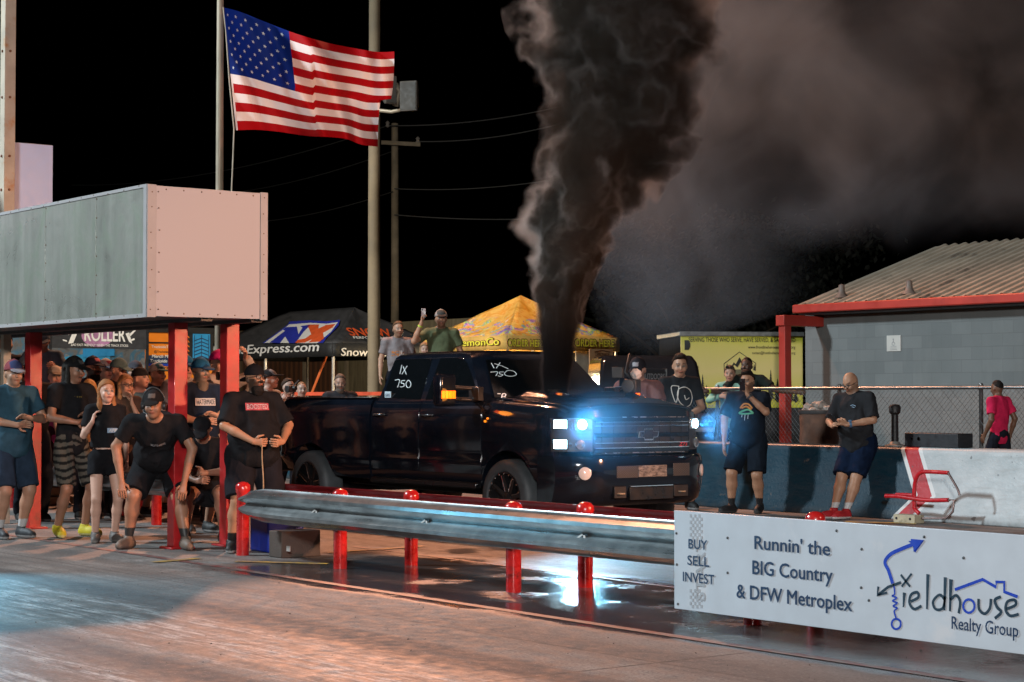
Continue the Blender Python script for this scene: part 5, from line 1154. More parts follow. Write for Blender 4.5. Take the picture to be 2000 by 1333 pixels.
# ------------------------------------------------------------------ people: smooth-blended volumes meshed as one continuous surface
def nrm(v): v = np.asarray(v, float); return v/(np.linalg.norm(v)+1e-9)
class Vol:
    def __init__(s, lo, hi, h):
        s.h = h; s.lo = np.array(lo, float); s.n = np.ceil((np.array(hi)-s.lo)/h).astype(int)+1; s.F = np.full(tuple(s.n), .2, np.float32)
        s.ax = [s.lo[i]+h*np.arange(s.n[i]) for i in range(3)]
    def blk(s, lo, hi):
        a = np.clip(np.floor((np.array(lo)-s.lo)/s.h).astype(int), 0, s.n); b = np.clip(np.ceil((np.array(hi)-s.lo)/s.h).astype(int)+1, 0, s.n)
        sl = tuple(slice(i, j) for i, j in zip(a, b)); P = np.meshgrid(*(s.ax[i][sl[i]] for i in range(3)), indexing='ij'); return sl, P
    def comb(s, sl, d, k):
        a = s.F[sl]
        if k > 0:
            h = np.maximum(k-np.abs(a-d), 0)/k; s.F[sl] = np.minimum(a, d)-h*h*k*.25
        else: s.F[sl] = np.minimum(a, d)
    def cap(s, a, b, r0, r1, k=.03, flat=None):
        a, b = np.array(a, float), np.array(b, float); m = max(r0, r1)+k+.03
        sl, (X, Y, Z) = s.blk(np.minimum(a, b)-m, np.maximum(a, b)+m)
        if X.size == 0: return
        ab = b-a; L2 = ab@ab+1e-12; t = ((X-a[0])*ab[0]+(Y-a[1])*ab[1]+(Z-a[2])*ab[2])/L2; tc = np.clip(t, 0, 1)
        d = np.sqrt((X-a[0]-tc*ab[0])**2+(Y-a[1]-tc*ab[1])**2+(Z-a[2]-tc*ab[2])**2)-(r0+(r1-r0)*tc)
        if flat: d = np.maximum(d, (t-flat)*math.sqrt(L2))
        s.comb(sl, d, k)
    def ell(s, c, B, r, k=.03, neg=False, keep=None):
        c = np.array(c, float); r = np.array(r, float); m = r.max()+k+.03; sl, (X, Y, Z) = s.blk(c-m, c+m)
        if X.size == 0: return
        q = [(X-c[0])*B[i][0]+(Y-c[1])*B[i][1]+(Z-c[2])*B[i][2] for i in range(3)]
        k0 = np.sqrt(sum((q[i]/r[i])**2 for i in range(3))); k1 = np.sqrt(sum((q[i]/r[i]**2)**2 for i in range(3)))+1e-9
        d = k0*(k0-1)/k1
        d = np.where(k0 < 1e-3, -r.min(), d)
        if keep: d = np.maximum(d, keep(*q))
        if neg: s.F[sl] = np.maximum(s.F[sl], -d)
        else: s.comb(sl, d, k)
    def cut(s, p, n):      # drop everything on the +n side of the plane
        X, Y, Z = np.meshgrid(*s.ax, indexing='ij'); s.F = np.maximum(s.F, (X-p[0])*n[0]+(Y-p[1])*n[1]+(Z-p[2])*n[2])
    def mesh(s):
        F = s.F; S = F < 0; c = S[:-1,:-1,:-1]; 
        cnt = np.zeros(c.shape, np.uint8)
        for i in (0,1):
            for j in (0,1):
                for k in (0,1): cnt += S[i:S.shape[0]-1+i, j:S.shape[1]-1+j, k:S.shape[2]-1+k]
        act = (cnt > 0) & (cnt < 8); idx = np.argwhere(act); 
        if len(idx) == 0: return np.zeros((0,3)), []
        num = np.zeros((len(idx), 3)); den = np.zeros(len(idx)); I, J, K = idx.T
        cor = [(0,0,0),(1,0,0),(0,1,0),(1,1,0),(0,0,1),(1,0,1),(0,1,1),(1,1,1)]; val = [F[I+a, J+b, K+d] for a, b, d in cor]
        for a in range(8):
            for ax in range(3):
                if cor[a][ax] == 0:
                    b = a+(1, 2, 4)[ax]; fa, fb = val[a], val[b]; cr = (fa < 0) != (fb < 0); t = np.where(cr, fa/(fa-fb+1e-12), 0)
                    p = np.array(cor[a], float)[None, :].repeat(len(idx), 0); p[:, ax] += t; num += np.where(cr[:, None], p, 0); den += cr
        V = s.lo+s.h*(idx+num/den[:, None]); vid = np.full(act.shape, -1, int); vid[I, J, K] = np.arange(len(idx)); Q = []
        for ax in range(3):
            A = np.swapaxes(S, 0, ax) if ax else S
            sl0 = [slice(None)]*3; sl1 = [slice(None)]*3; sl0[ax] = slice(0, -1); sl1[ax] = slice(1, None); a, b = S[tuple(sl0)], S[tuple(sl1)]
            e = np.argwhere(a != b); u, v = [q for q in range(3) if q != ax]
            ok = (e[:, u] > 0) & (e[:, v] > 0) & (e[:, u] < S.shape[u]-1) & (e[:, v] < S.shape[v]-1); e = e[ok]; sg = a[tuple(e.T)]
            def g(du, dv): q = e.copy(); q[:, u] -= du; q[:, v] -= dv; return vid[tuple(q.T)]
            quad = np.stack([g(1,1), g(0,1), g(0,0), g(1,0)], 1); flip = sg if ax != 1 else ~sg
            quad[~flip] = quad[~flip][:, ::-1]; Q.append(quad)
        return V, np.concatenate(Q).tolist()

def vmesh(name, V, Fc, colr, mat, parent, sc, extra=None):
    vs = (np.asarray(V)*sc).tolist(); fs = list(Fc); cl = np.asarray(colr, np.float32)
    if extra and extra.v:
        b = len(vs); vs += [[c*sc for c in v] for v in extra.v]; fs += [[i+b for i in f] for f in extra.f]; cl = np.concatenate([cl, np.repeat(np.array([extra.col], np.float32), len(extra.v), 0)])
    me = bpy.data.meshes.new(name); me.from_pydata(vs, [], fs); me.materials.append(mat)
    at = me.attributes.new('Col', 'FLOAT_COLOR', 'POINT'); at.data.foreach_set('color', np.concatenate([cl, np.ones((len(cl), 1), np.float32)], 1).ravel())
    me.shade_smooth(); o = bpy.data.objects.new(name, me); col.objects.link(o); o.parent = parent; return o
def flatc(V, c): return np.repeat(np.array([c], np.float32), len(V), 0)
def wrinkle(V, amp, k, seed):
    r = np.random.RandomState(seed); out = np.zeros(len(V))
    for _ in range(6):
        q = r.normal(size=3)*np.array([k, k, k*.6]); out += np.sin(V@q+r.uniform(0, 6))
    return out*amp/3
def folds(V, seed, amp):     # sharp-edged drape: ridged noise stretched along the hang of the cloth
    o = Vector((seed % 17, seed % 11, seed % 7)); out = np.empty(len(V))
    for i, p in enumerate(V):
        q = Vector((p[0]*9+p[2]*2.5, p[1]*9-p[2]*2., p[2]*4.5))+o; out[i] = 1-abs(mnoise.noise(q))*2.6
    return amp*(out-.5)
def ik(a, b, l1, l2, pole):
    a, b = np.array(a, float), np.array(b, float); d = b-a; L = np.linalg.norm(d); u = d/(L+1e-9)
    if L > (l1+l2)*.999: L = (l1+l2)*.999; b = a+u*L
    x = (l1*l1-l2*l2+L*L)/(2*L); h = math.sqrt(max(l1*l1-x*x, 0)); p = np.array(pole, float); p = nrm(p-u*(p@u)); return a+u*x+p*h, b
def tubes_hand(m, w, d, pn, side, curl, r=.0095):
    """four fingers and a thumb, bent at the knuckles; d hand direction, pn palm normal, side +1 puts the thumb on cross(pn,d)"""
    d = nrm(d); pn = nrm(pn-d*(np.dot(pn, d))); l = np.cross(pn, d)*side
    for i, L in enumerate((.074, .084, .078, .060)):
        p = w+d*.088+l*(.030-.021*i); pts = [p-d*.02, p]; a = 0.
        for j, f in enumerate((.45, .32, .23)):
            a += curl*(.9, 1.1, .8)[j]; p = p+(d*math.cos(a)+pn*math.sin(a))*L*f; pts.append(p)
        m.tube(pts, [r*1.05, r*1.05, r, r*.92, r*.7], 7)
    p = w+d*.028+l*.026; q = nrm(d*.55+l*.75+pn*.35); pts = [p, p+q*.035]; q2 = nrm(d*.85+l*.2+pn*.5); pts += [pts[-1]+q2*.03, pts[-1]+q2*.052]; m.tube(pts, [r*1.4, r*1.3, r*1.05, r*.75], 7)

POSES = dict(
    hang=dict(LE=(-.02, .27, 1.13), LW=(.06, .285, .88), RE=(-.02, -.27, 1.13), RW=(.06, -.285, .88)),
    cross=dict(LE=(.06, .30, 1.15), LW=(.25, .05, 1.19), RE=(.06, -.30, 1.13), RW=(.27, -.04, 1.11), LD=(-.15, -1, .25), RD=(-.2, 1, .1), curl=.35),
    clasp=dict(LE=(.02, .30, 1.12), LW=(.30, .10, 1.0), RE=(.02, -.30, 1.12), RW=(.31, -.08, 1.0), LD=(.5, -.8, -.1), RD=(.5, .8, -.1), curl=.7),
    lean=dict(LE=(.20, .30, 1.22), LW=(.42, .17, 1.28), RE=(.20, -.30, 1.22), RW=(.42, -.17, 1.28), curl=.4),
    phoneL=dict(LE=(.12, .30, 1.15), LW=(.30, .10, 1.34), RE=(-.02, -.28, 1.13), RW=(.03, -.30, .87), LD=(.1, -.25, 1), curlL=.75),
    phoneR=dict(RE=(.14, -.30, 1.18), RW=(.33, -.13, 1.36), LE=(-.02, .28, 1.13), LW=(.06, .29, .88), RD=(.1, .2, 1), curlR=.75),
    text=dict(LE=(.05, .28, 1.12), LW=(.30, .06, 1.16), RE=(.05, -.28, 1.12), RW=(.31, -.05, 1.15), LD=(.5, -.5, .3), RD=(.5, .5, .3), curl=.7),
    face=dict(LE=(.17, .15, 1.15), LW=(.17, .04, 1.42), RE=(.05, -.28, 1.12), RW=(.24, .05, 1.12), LD=(-.05, -.1, 1), RD=(.2, 1, .1), curl=.5))
PEOPLE = {}
def person(key, label, pos, yaw, H, shirt=(.012, .012, .014), pants=(.012, .012, .016), plen='shorts', shoe=(.012, .012, .012), sole=(.3, .3, .3), sock=None, skin=(.42, .23, .15),
           hair=((.05, .03, .02), 'short'), cap=None, beard=None, fat=0., pose='hang', head=(0, 0), lean=None, feet=None, glasses=False, long_sleeve=False, tank=False, female=False,
           group=None, vox=.0125, over=None, crop=False, print_=None, sleeve=.68, lower=True, kneel=False):
    root = empty('person', pos, label, 'person', group, yaw); sc = H/1.75; sd = sum(map(ord, key)); Pz = dict(POSES[pose]) if isinstance(pose, str) else dict(pose)
    if over: Pz.update(over)
    A = np.array
    pel, che = A([0, 0, .93]), A([0, 0, 1.30])
    if lean: pel, che = A(lean[0], float), A(lean[1], float)
    up = nrm(che-pel); lat0 = A([0, 1, 0.]); fw = nrm(np.cross(lat0, up)); lat = np.cross(up, fw); B = [fw, lat, up]
    shw = .185 if not female else .16; shw += fat*.25
    shL, shR = che+up*.135+lat*shw, che+up*.135-lat*shw; nb = che+up*.19+fw*.005
    hy, hp = R(head[0]), R(head[1]); hb = nrm(up*.45+A([0, 0, .55])+fw*.0); hf = A([math.cos(hy)*math.cos(hp), math.sin(hy)*math.cos(hp), math.sin(hp)]); hl = nrm(np.cross(A([0, 0, 1.]), hf)); hu = np.cross(hf, hl); HB = [hf, hl, hu]
    hc = nb+hb*.145+hf*.025
    rel = che-A([0, 0, 1.30])       # arms given for an upright chest move with it
    def arm(s):
        sh = shL if s == 'L' else shR; w = A(Pz[s+'W'], float); e = A(Pz[s+'E'], float)
        if not Pz.get('abs'): k_ = min(1, max(0, (1.3-w[2])*4))*min(1, max(0, w[0]*4)); w = w+rel+A([fat*1.25*k_, 0, 0]); e = e+rel+A([fat*.9*k_, (1 if s == 'L' else -1)*fat*.45, 0])
        l1, l2 = .285, .262+fat*.75; d = nrm(e-sh); e = sh+d*l1; d2 = w-e; w = e+nrm(d2)*l2
        return sh, e, w, nrm(A(Pz.get(s+'D', w-e), float))
    arms = {s: arm(s) for s in 'LR'}
    ft = feet or {'L': (.02, .12, 0), 'R': (.02, -.12, 0), 'yL': .2, 'yR': -.2}; legs = {}
    for s, sg in (('L', 1), ('R', -1)):
        hip = pel+lat*sg*(.092+fat*.2)-up*.04; an = A(ft[s], float)+A([-.04, 0, .085]); pole = A(ft.get('k'+s, (1, sg*.15, 0)), float); kn, an = ik(hip, an, .43, .42, pole); legs[s] = (hip, kn, an, ft.get('y'+s, 0.), A(ft[s], float))
    allp = [pel, che, hc]+[p for a in arms.values() for p in a[:3]]+[p for l in legs.values() for p in l[:3]]
    lo, hi = np.min(allp, 0)-.32-fat, np.max(allp, 0)+.32+fat; lo[2] = min(lo[2], -.02); hi[2] = max(hi[2], hc[2]+.2)
    # ---- body
    v = Vol(lo, hi, vox); f2 = fat*.6
    v.ell(che, B, (.112+f2, .152+fat*.5, .20), .05); v.ell(pel+up*.17+fw*fat*.5, B, (.10+fat, .135+fat*.9, .17), .06); v.ell(pel, B, (.11+fat*.6, .148+fat*.7, .13), .05)
    v.cap(shL, shR, .052, .052, .04); v.cap(nb+hb*.015, shL+A([0,0,.0]), .05, .04, .03); v.cap(nb+hb*.015, shR, .05, .04, .03)
    nr = .050+fat*.12 if not female else .043
    v.cap(nb-up*.03, hc-hu*.05-hf*.02, nr, nr*.95, .025)
    gr = 1+fat*.7 if not female else .88; fa = Vol
    for s in 'LR':
        sh, e, w, hd = arms[s]; v.cap(sh, e, .052*gr, .041*gr, .03); v.cap(e, e+(w-e)*.4, .041*gr, .040*gr, .015); v.cap(e+(w-e)*.35, w, .040*gr, .026*gr, .012)
        ax = nrm(np.cross(hd, Pz.get(s+'N', A([0, -1 if s == 'L' else 1, 0.])))); pn = nrm(A(Pz.get(s+'N', (0, -1 if s == 'L' else 1, 0)), float)); pn = nrm(pn-hd*(pn@hd)); l = np.cross(pn, hd)
        for q in (-.021, 0, .021): v.cap(w+hd*.012+l*q*.7, w+hd*.085+l*q, .017, .0145, .012)
    for s in 'LR':
        hip, kn, an, yw, f_ = legs[s]; fa_ = fat*.35
        v.cap(hip, kn, .080+fa_, .055+fa_*.5, .03); v.cap(kn, kn+(an-kn)*.35-A([.012, 0, 0]), .052+fa_*.5, .055+fa_*.5, .02); v.cap(kn+(an-kn)*.32-A([.010, 0, 0]), an, .053+fa_*.5, .036, .02)
        dr = A([math.cos(yw), math.sin(yw), 0]); v.cap(an-A([0,0,.03]), f_+dr*.10+A([0,0,.04]), .036, .028, .02)
    # head: skull, jaw, nose, brow, ears, lips
    ff = 1+fat*.35
    v.ell(hc+hu*.018, HB, (.097, .077, .108), .01); v.ell(hc+hf*.026-hu*.058, HB, (.066, .058*ff, .062), .03); v.ell(hc+hf*.058-hu*.092, HB, (.030, .030*ff, .026), .02)
    v.cap(hc+hf*.092+hu*.012, hc+hf*.112-hu*.024, .009, .015, .008); v.cap(hc+hf*.083+hl*.034+hu*.03, hc+hf*.083-hl*.034+hu*.03, .013, .013, .012)
    for sg in (1, -1):
        v.ell(hc+hf*.098+hl*sg*.033+hu*.008, HB, (.016, .019, .012), 0, neg=True); v.ell(hc-hf*.008+hl*sg*.079-hu*.012, HB, (.020, .011, .032), .006); v.ell(hc+hf*.070+hl*sg*.042-hu*.03, HB, (.028, .024, .026), .02)
    v.ell(hc+hf*.090-hu*.060, HB, (.013, .026, .010), .006)
    V, Fc = v.mesh(); q = V-hc; qx, qy, qz = q@hf, q@hl, q@hu; C = flatc(V, skin); inh = (np.abs(qx) < .14) & (np.abs(qy) < .1) & (np.abs(qz) < .15)
    def paint(mask, c, f=1.): C[mask] = C[mask]*(1-f)+np.array(c)*f
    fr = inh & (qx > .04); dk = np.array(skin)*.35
    paint(fr & (qz < -.02) & (qx > .06) & (np.abs(qy) < .055), np.array(skin)*np.array([1.04, .86, .84]), .5)
    paint(fr & (np.abs(qz+.060) < .012) & (np.abs(qy) < .027) & (qx > .085), np.array(skin)*np.array([.85, .50, .50]))
    paint(fr & (np.abs(qz+.061) < .0045) & (np.abs(qy) < .024) & (qx > .08), dk*.7)
    for sg in (1, -1):
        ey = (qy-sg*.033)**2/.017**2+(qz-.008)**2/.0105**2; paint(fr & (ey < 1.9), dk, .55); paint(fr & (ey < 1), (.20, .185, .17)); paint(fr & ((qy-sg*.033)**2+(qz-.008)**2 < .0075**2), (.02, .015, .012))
        paint(fr & (np.abs(qy-sg*.034) < .022) & (np.abs(qz-.033) < .007), np.array(hair[0])*.8, .8)
    if beard:
        bm_ = inh & (qz < -.028+.9*np.maximum(0, np.abs(qy)-.045)) & (qx > -.01) & ~((np.abs(qz+.060) < .011) & (np.abs(qy) < .022)); paint(bm_ & (qz > -.16), beard[0], .85 if beard[1] else .6)
    if hair[1] in ('short', 'buzz', 'bald'):
        pass
    if sock is not None:
        for s in 'LR': an = legs[s][2]; paint((np.abs(V[:, 0]-an[0]) < .09) & (np.abs(V[:, 1]-an[1]) < .09) & (V[:, 2] < .19), sock)
    ex = MB(); ex.col = skin
    for s in 'LR':
        sh, e, w, hd = arms[s]; pn = A(Pz.get(s+'N', (0, -1 if s == 'L' else 1, 0)), float); tubes_hand(ex, w, hd, pn, (1 if s == 'L' else -1)*Pz.get('th'+s, -1 if False else 1), Pz.get('curl'+s, Pz.get('curl', .28)))
    vmesh('body', V, Fc, C, M_SKIN, root, sc, ex)
    # ---- shirt
    v = Vol(lo, hi, vox); t_ = .016; hem = .80 if not crop else 1.03
    v.ell(che, B, (.125+f2, .172+fat*.5, .205), .06); v.ell(pel+up*.16+fw*fat*.5, B, (.118+fat, .155+fat*.9, .20), .08); v.ell(pel-up*.02+fw*fat*.25, B, (.122+fat*.7, .162+fat*.75, .16), .06)
    if female: v.ell(che+fw*.075+lat*.065-up*.03, B, (.055, .06, .06), .04); v.ell(che+fw*.075-lat*.065-up*.03, B, (.055, .06, .06), .04)
    if tank: v.cap(nb+lat*.07-up*.03, shL-lat*.05, .05, .045, .03); v.cap(nb-lat*.07-up*.03, shR+lat*.05, .05, .045, .03)
    else:
        v.cap(shL, shR, .066, .066, .05); v.cap(nb+hb*.0, shL, .058, .056, .03); v.cap(nb+hb*.0, shR, .058, .056, .03)
        for s in 'LR':
            sh, e, w, hd = arms[s]; rr = .066*(1+fat*.8) if not female else .056; v.cap(sh, e, rr, rr*(1.12 if not long_sleeve else .85), .04, flat=(sleeve if not long_sleeve else None))
            if long_sleeve: v.cap(e, w, rr*.82, .040, .02, flat=.96)
    v.ell(nb+hb*.05+fw*.02, B, (.068+fat*.1, .066+fat*.1, .055), 0, neg=True)
    v.cut(pel+up*(hem-.93), -up)
    V, Fc = v.mesh()
    q = V-pel; ang = np.arctan2(q@lat, q@fw); hz = q@up; V = V+np.stack([ (q@fw)*0]*3, 1)
    wv = wrinkle(V, .009, 24, sd)+folds(V, sd, .011); nrm_ = nrm_v(V-(pel+np.outer(hz, up))); V = V+nrm_*np.maximum(wv, -.004)[:, None]
    C = flatc(V, shirt)
    if print_: 
        for pc, (y0, y1, z0, z1), bl in print_:
            mk = (q@fw > .03) & (q@lat > y0) & (q@lat < y1) & (hz > z0) & (hz < z1); 
            if bl: mk &= (np.sin(q@lat*bl+hz*bl*1.7+sd)+np.sin(hz*bl*2.1-q@lat*bl*.6)) > -.2
            C[mk] = pc
    so = vmesh('shirt', V, Fc, C, M_CLOTH, root, sc)
    # ---- trousers
    if lower:
        v = Vol(lo, hi, vox); v.ell(pel+up*(.02 if plen != 'short' else -.01), B, (.126+fat*.66, .162+fat*.72, .135 if plen != 'short' else .165), .05)
        for s in 'LR':
            hip, kn, an, yw, f_ = legs[s]; fa_ = fat*.4; w0 = .098+fa_; w1 = (.092 if plen == 'shorts' else .074)+fa_*.7
            if female: w0, w1 = .092, .088
            if plen == 'short': v.cap(hip, kn, w0, w1, .04, flat=.40)
            elif plen == 'shorts': v.cap(hip, kn, w0, w1, .04, flat=.93)
            else: v.cap(hip, kn, w0, .075+fa_*.6, .04); v.cap(kn, an, .073+fa_*.6, .062, .02, flat=.99)
        v.cut(pel+up*.115, up)
        V, Fc = v.mesh(); q = V-pel; V = V+nrm_v(q*A([1, 1, 0]))*np.maximum(wrinkle(V, .008, 22, sd+1)+folds(V, sd+5, .010), -.004)[:, None]
        if isinstance(pants, tuple) and len(pants) == 2 and hasattr(pants[0], '__len__'):
            st = np.sin(V[:, 2]*95+2.2*np.sin(V[:, 1]*22)+1.5*np.sin(V[:, 0]*17+V[:, 1]*9)); C = np.where((st > .25)[:, None], np.array(pants[1]), np.array(pants[0])).astype(np.float32)
        else: C = flatc(V, pants)
        vmesh('shorts' if plen != 'long' else 'trousers', V, Fc, C, M_CLOTH, root, sc)
        for s in 'LR':
            hip, kn, an, yw, f_ = legs[s]; dr = A([math.cos(yw), math.sin(yw), 0]); sd_ = A([-dr[1], dr[0], 0]); v = Vol(f_-.25, f_+A([.3, .25, .22]), .009)
            SB_ = [dr, sd_, A([0, 0, 1.])]; v.cap(f_-dr*.055+A([0,0,.042]), f_+dr*.135+A([0,0,.030]), .043, .040, .02); v.ell(f_+dr*.05+A([0,0,.05]), SB_, (.10, .045, .05), .03); v.cap(an-A([0,0,.01]), an+A([0,0,.02]), .050, .046, .03); v.cut(A([0, 0, f_[2]+.003]), A([0, 0, -1.])); v.cut(an+A([0,0,.035]), A([0,0,1.]))
            V, Fc = v.mesh(); C = flatc(V, shoe); C[V[:, 2]-f_[2] < .027] = sole; vmesh('shoe', V, Fc, C, M_SHOE, root, sc)
    # ---- hair, cap, beard, glasses
    if hair[1] not in ('bald',):
        v = Vol(hc-.36, hc+.22, .0095); th = {'buzz': .003, 'short': .012, 'long': .016, 'quiff': .014}[hair[1]]
        hairline = lambda X, Y, Z: np.maximum(.60*X+.030-Z-(.02 if female else 0), -Z-.055+(.0 if not female else -.05)+np.maximum(0, X)*.6)
        v.ell(hc+hu*.020-hf*.004, HB, (.098+th, .078+th, .109+th), .0, keep=hairline)
        if hair[1] == 'quiff': v.ell(hc+hu*.118+hf*.035, HB, (.075, .062, .035), .02)
        if hair[1] == 'long':
            for sg in (1, -1):
                v.cap(hc-hf*.01+hl*sg*.073+hu*.03, hc-hf*.0+hl*sg*.078-hu*.16, .024, .028, .02); v.cap(hc-hf*.0+hl*sg*.078-hu*.14, hc+hf*.03+hl*sg*.075-hu*.27, .030, .016, .02)
            v.cap(hc-hf*.075+hu*.02, hc-hf*.08-hu*.22, .065, .05, .03)
        if v.F.min() < 0:
            V, Fc = v.mesh(); V = V+nrm_v(V-hc)*wrinkle(V, .003, 90, sd+2)[:, None]; vmesh('hair', V, Fc, flatc(V, hair[0]), M_HAIR, root, sc)
    if cap:
        c1, c2, back = cap[:3]; v = Vol(hc-.28, hc+.28, .0095); sg = -1 if back else 1
        v.ell(hc+hu*.035-hf*.004, HB, (.112, .092, .108), 0, keep=lambda X, Y, Z: -Z-.002+X*(.06 if not back else -.10))
        v.ell(hc+hu*.040-hf*.004, HB, (.030, .03, .11), .01)
        bc = hc+hf*sg*.125+hu*(.036 if not back else .010); bu = nrm(hu+hf*sg*(.22)); bf = nrm(np.cross(hl, bu)); 
        v.ell(bc, [bf, hl, bu], (.085, .078, .010), .012)
        V, Fc = v.mesh(); q = V-hc; C = flatc(V, c1); C[(q@hf*sg > .10)] = c2
        if len(cap) > 3: C[(q@hf*sg > .035) & (q@hu > .055) & (q@hf*sg < .125) & (np.abs(q@hl) < .062)] = cap[3]
        if len(cap) > 4: C[(q@hf*sg > .06) & (np.abs(q@hl) < .032) & (np.abs(q@hu-.095) < .018)] = cap[4]
        vmesh('cap', V, Fc, C, M_CLOTH, root, sc)
    if beard and beard[1]:
        L = beard[1]; v = Vol(hc-.42, hc+.2, .0095); v.ell(hc+hf*.038-hu*(.085+L*.35), HB, (.064, .062, .045+L*.55), 0, keep=lambda X, Y, Z: Z-.03-.045*L+0*X); v.ell(hc+hf*.10-hu*.040, HB, (.014, .034, .010), .01); v.ell(hc+hf*.104-hu*.062, HB, (.02, .02, .009), 0, neg=True)
        V, Fc = v.mesh(); V = V+nrm_v(V-hc)*wrinkle(V, .004, 80, sd+4)[:, None]
        if len(Fc): vmesh('beard', V, Fc, flatc(V, beard[0]), M_HAIR, root, sc)
    if glasses:
        g_ = MB(); g_.col = (.01, .01, .01)
        for sg in (1, -1):
            c = hc+hf*.112+hl*sg*.034+hu*.006; g_.tube([c+hl*.026*math.cos(a)+hu*.020*math.sin(a) for a in np.linspace(0, 6.283, 15)], .0032, 6); g_.tube([c+hl*sg*.026+hu*.006, hc+hl*sg*.082+hf*.07+hu*.008, hc+hl*sg*.085-hf*.01+hu*.006], .003, 6)
        g_.tube([hc+hf*.113+hl*.009+hu*.008, hc+hf*.113-hl*.009+hu*.008], .003, 6)
        m2 = MB(); m2.v = [tuple(c*sc for c in v_) for v_ in g_.v]; m2.f = g_.f; m2.m = g_.m; m2.build('glasses', M_SATIN, root, smooth=60)
    Rz = Matrix.Rotation(yaw, 4, 'Z')
    def wpt(p): return Vector(pos)+(Rz @ Vector([c*sc for c in p]))
    def wdir(d): return Rz.to_3x3() @ Vector([float(c) for c in d])
    info = dict(root=root, sc=sc, hc=hc, HB=HB, che=che, B=B, arms=arms, legs=legs, wpt=wpt, wdir=wdir, lat=lat, fw=fw, up=up, pel=pel, fat=fat)
    PEOPLE[key] = info; return info
def nrm_v(a): return a/(np.linalg.norm(a, axis=1, keepdims=True)+1e-6)
M_PHONE = M('phone_shell', (.012, .012, .014), .2, var=.1, coat=.5); M_SCREEN = EM('phone_screen', (.30, .36, .42), .6)
def phone(P, s, label, d=None, n=None, off=(.0, .0, .0), case=None):
    sh, e, w, hd = P['arms'][s]; c = P['wpt'](w+hd*.115)+P['wdir'](off)
    up_ = P['wdir'](d if d is not None else (0, 0, 1)).normalized(); nn = P['wdir'](n if n is not None else (1, 0, 0)); nn = (nn-up_*nn.dot(up_)).normalized(); rr = up_.cross(nn)
    o = thing('phone', tuple(c), label, 'phone')
    m = MB(); m.obox(c, rr*.037, nn*.0045, up_*.076); m.build('shell', case or M_PHONE, o, bevel=.003)
    m = MB(); m.obox(c-nn*.0048, rr*.034, nn*.0006, up_*.072); m.build('screen', M_SCREEN, o)
    m = MB(); m.obox(c+nn*.005-rr*.018+up_*.052, rr*.012, nn*.0015, up_*.014); m.build('camera_lens', M_BLACK, o); return o
def chest_text(P, s, y, z, w, h, mat, plate=None, shear=0., bold=.02):
    """lettering on the front of the shirt; y,z in the chest frame"""
    che, fw, lat, up = P['che'], P['fw'], P['lat'], P['up']; sc = P['sc']
    tmp = [c for c in P['root'].children if c.name.split('.')[0] == 'shirt'][0]
    vs = np.empty(len(tmp.data.vertices)*3); tmp.data.vertices.foreach_get('co', vs); vs = vs.reshape(-1, 3)/sc-che
    a, b, d = vs@lat, vs@up, vs@fw
    def surf(yy, zz):
        mk = (np.abs(a-yy) < .03) & (np.abs(b-zz) < .03) & (d > -.05); return d[mk].max() if mk.any() else .13
    bx0 = y+w/2
    base = che+lat*bx0+up*z; o = text(s, (0, 0, 0), (1, 0, 0), (0, 1, 0), w, h, mat, None, bold=bold, shear=shear, t=.002, off=0)
    if plate:
        m = MB(); nx_ = 10; rows = [[(x, yy, 0) for x in np.linspace(-.012, w+.012, nx_)] for yy in (-h*.25, h*.5, h*1.25)]; m.loft(rows, closed=False); po = m.build('print', plate, None)
        objs = [(po, .006), (o, .010)]
    else: objs = [(o, .007)]
    for ob, ex in objs:
        for v in ob.data.vertices:
            yy = y-w/2+v.co.x; zz = z+v.co.y; dd = surf(yy, zz)+ex+v.co.z; p = (che+lat*yy+up*zz+fw*dd)*sc; v.co = p
        ob.parent = P['root']
    return o
# ------------------------------------------------------------------ the crowd
CRD = 'spectators crowded under and behind the elevated box'
SK = (.40, .215, .14); SKP = (.52, .33, .25); SKD = (.10, .05, .032); BLK = (.010, .010, .012); NAV = (.012, .016, .032)
def at(px, Y): r = PY(px, 775, Y); return (float(r[0]), float(r[1]), 0.)
def Hof(px, py, Y, z0=0., capx=0.):  return float(PY(px, py, Y)[2])-z0-capx
cy_ = R(-26)      # bearing of the camera from the crowd
def place(px, py, Y, z0=0., hat=.02): p = at(px, Y); return (p[0], p[1], z0), Hof(px, py, Y, z0, hat)

# front row
p, h = place(24, 690, 7.95); P = person('P1', 'man at the far left edge, arms folded, teal-blue t-shirt and patterned cap', p, R(5), 1.87, shirt=(.03, .075, .11), pants=(.02, .035, .06), pose='cross', head=(-8, -4), cap=((.20, .05, .06), (.25, .22, .24), False, (.04, .05, .12)), beard=((.25, .18, .13), 0), fat=.05, shoe=(.02, .022, .026), sock=(.5, .5, .5), skin=SK, group=CRD, vox=.011)
p, h = place(62, 702, 9.2); P = person('P2', 'man in a black cap and black t-shirt just behind the folded-arms man at far left', p, R(-10), h, cap=(BLK, BLK, False), pose='hang', skin=SK, fat=.03, pants=(.01, .012, .018), plen='long', group=CRD)
p, h = place(140, 697, 8.55); P5 = person('P5', 'man in black t-shirt, gold chain, tiger-striped shorts and bright yellow sneakers', p, R(12), h, cap=((.008, .008, .009), (.008, .008, .009), False, (.008, .008, .009), (.06, .06, .06)), pose='cross', pants=((.10, .09, .075), (.012, .012, .012)), shoe=(.46, .40, .02), sole=(.50, .48, .2), skin=(.27, .135, .085), hair=((.012, .01, .008), 'long'), group=CRD, head=(12, -6), feet={'L': (.06, .15, 0), 'R': (.0, -.13, 0), 'yL': .3, 'yR': -.45}, vox=.0105)
g_ = MB(); hcv = P5['che']+P5['up']*.20
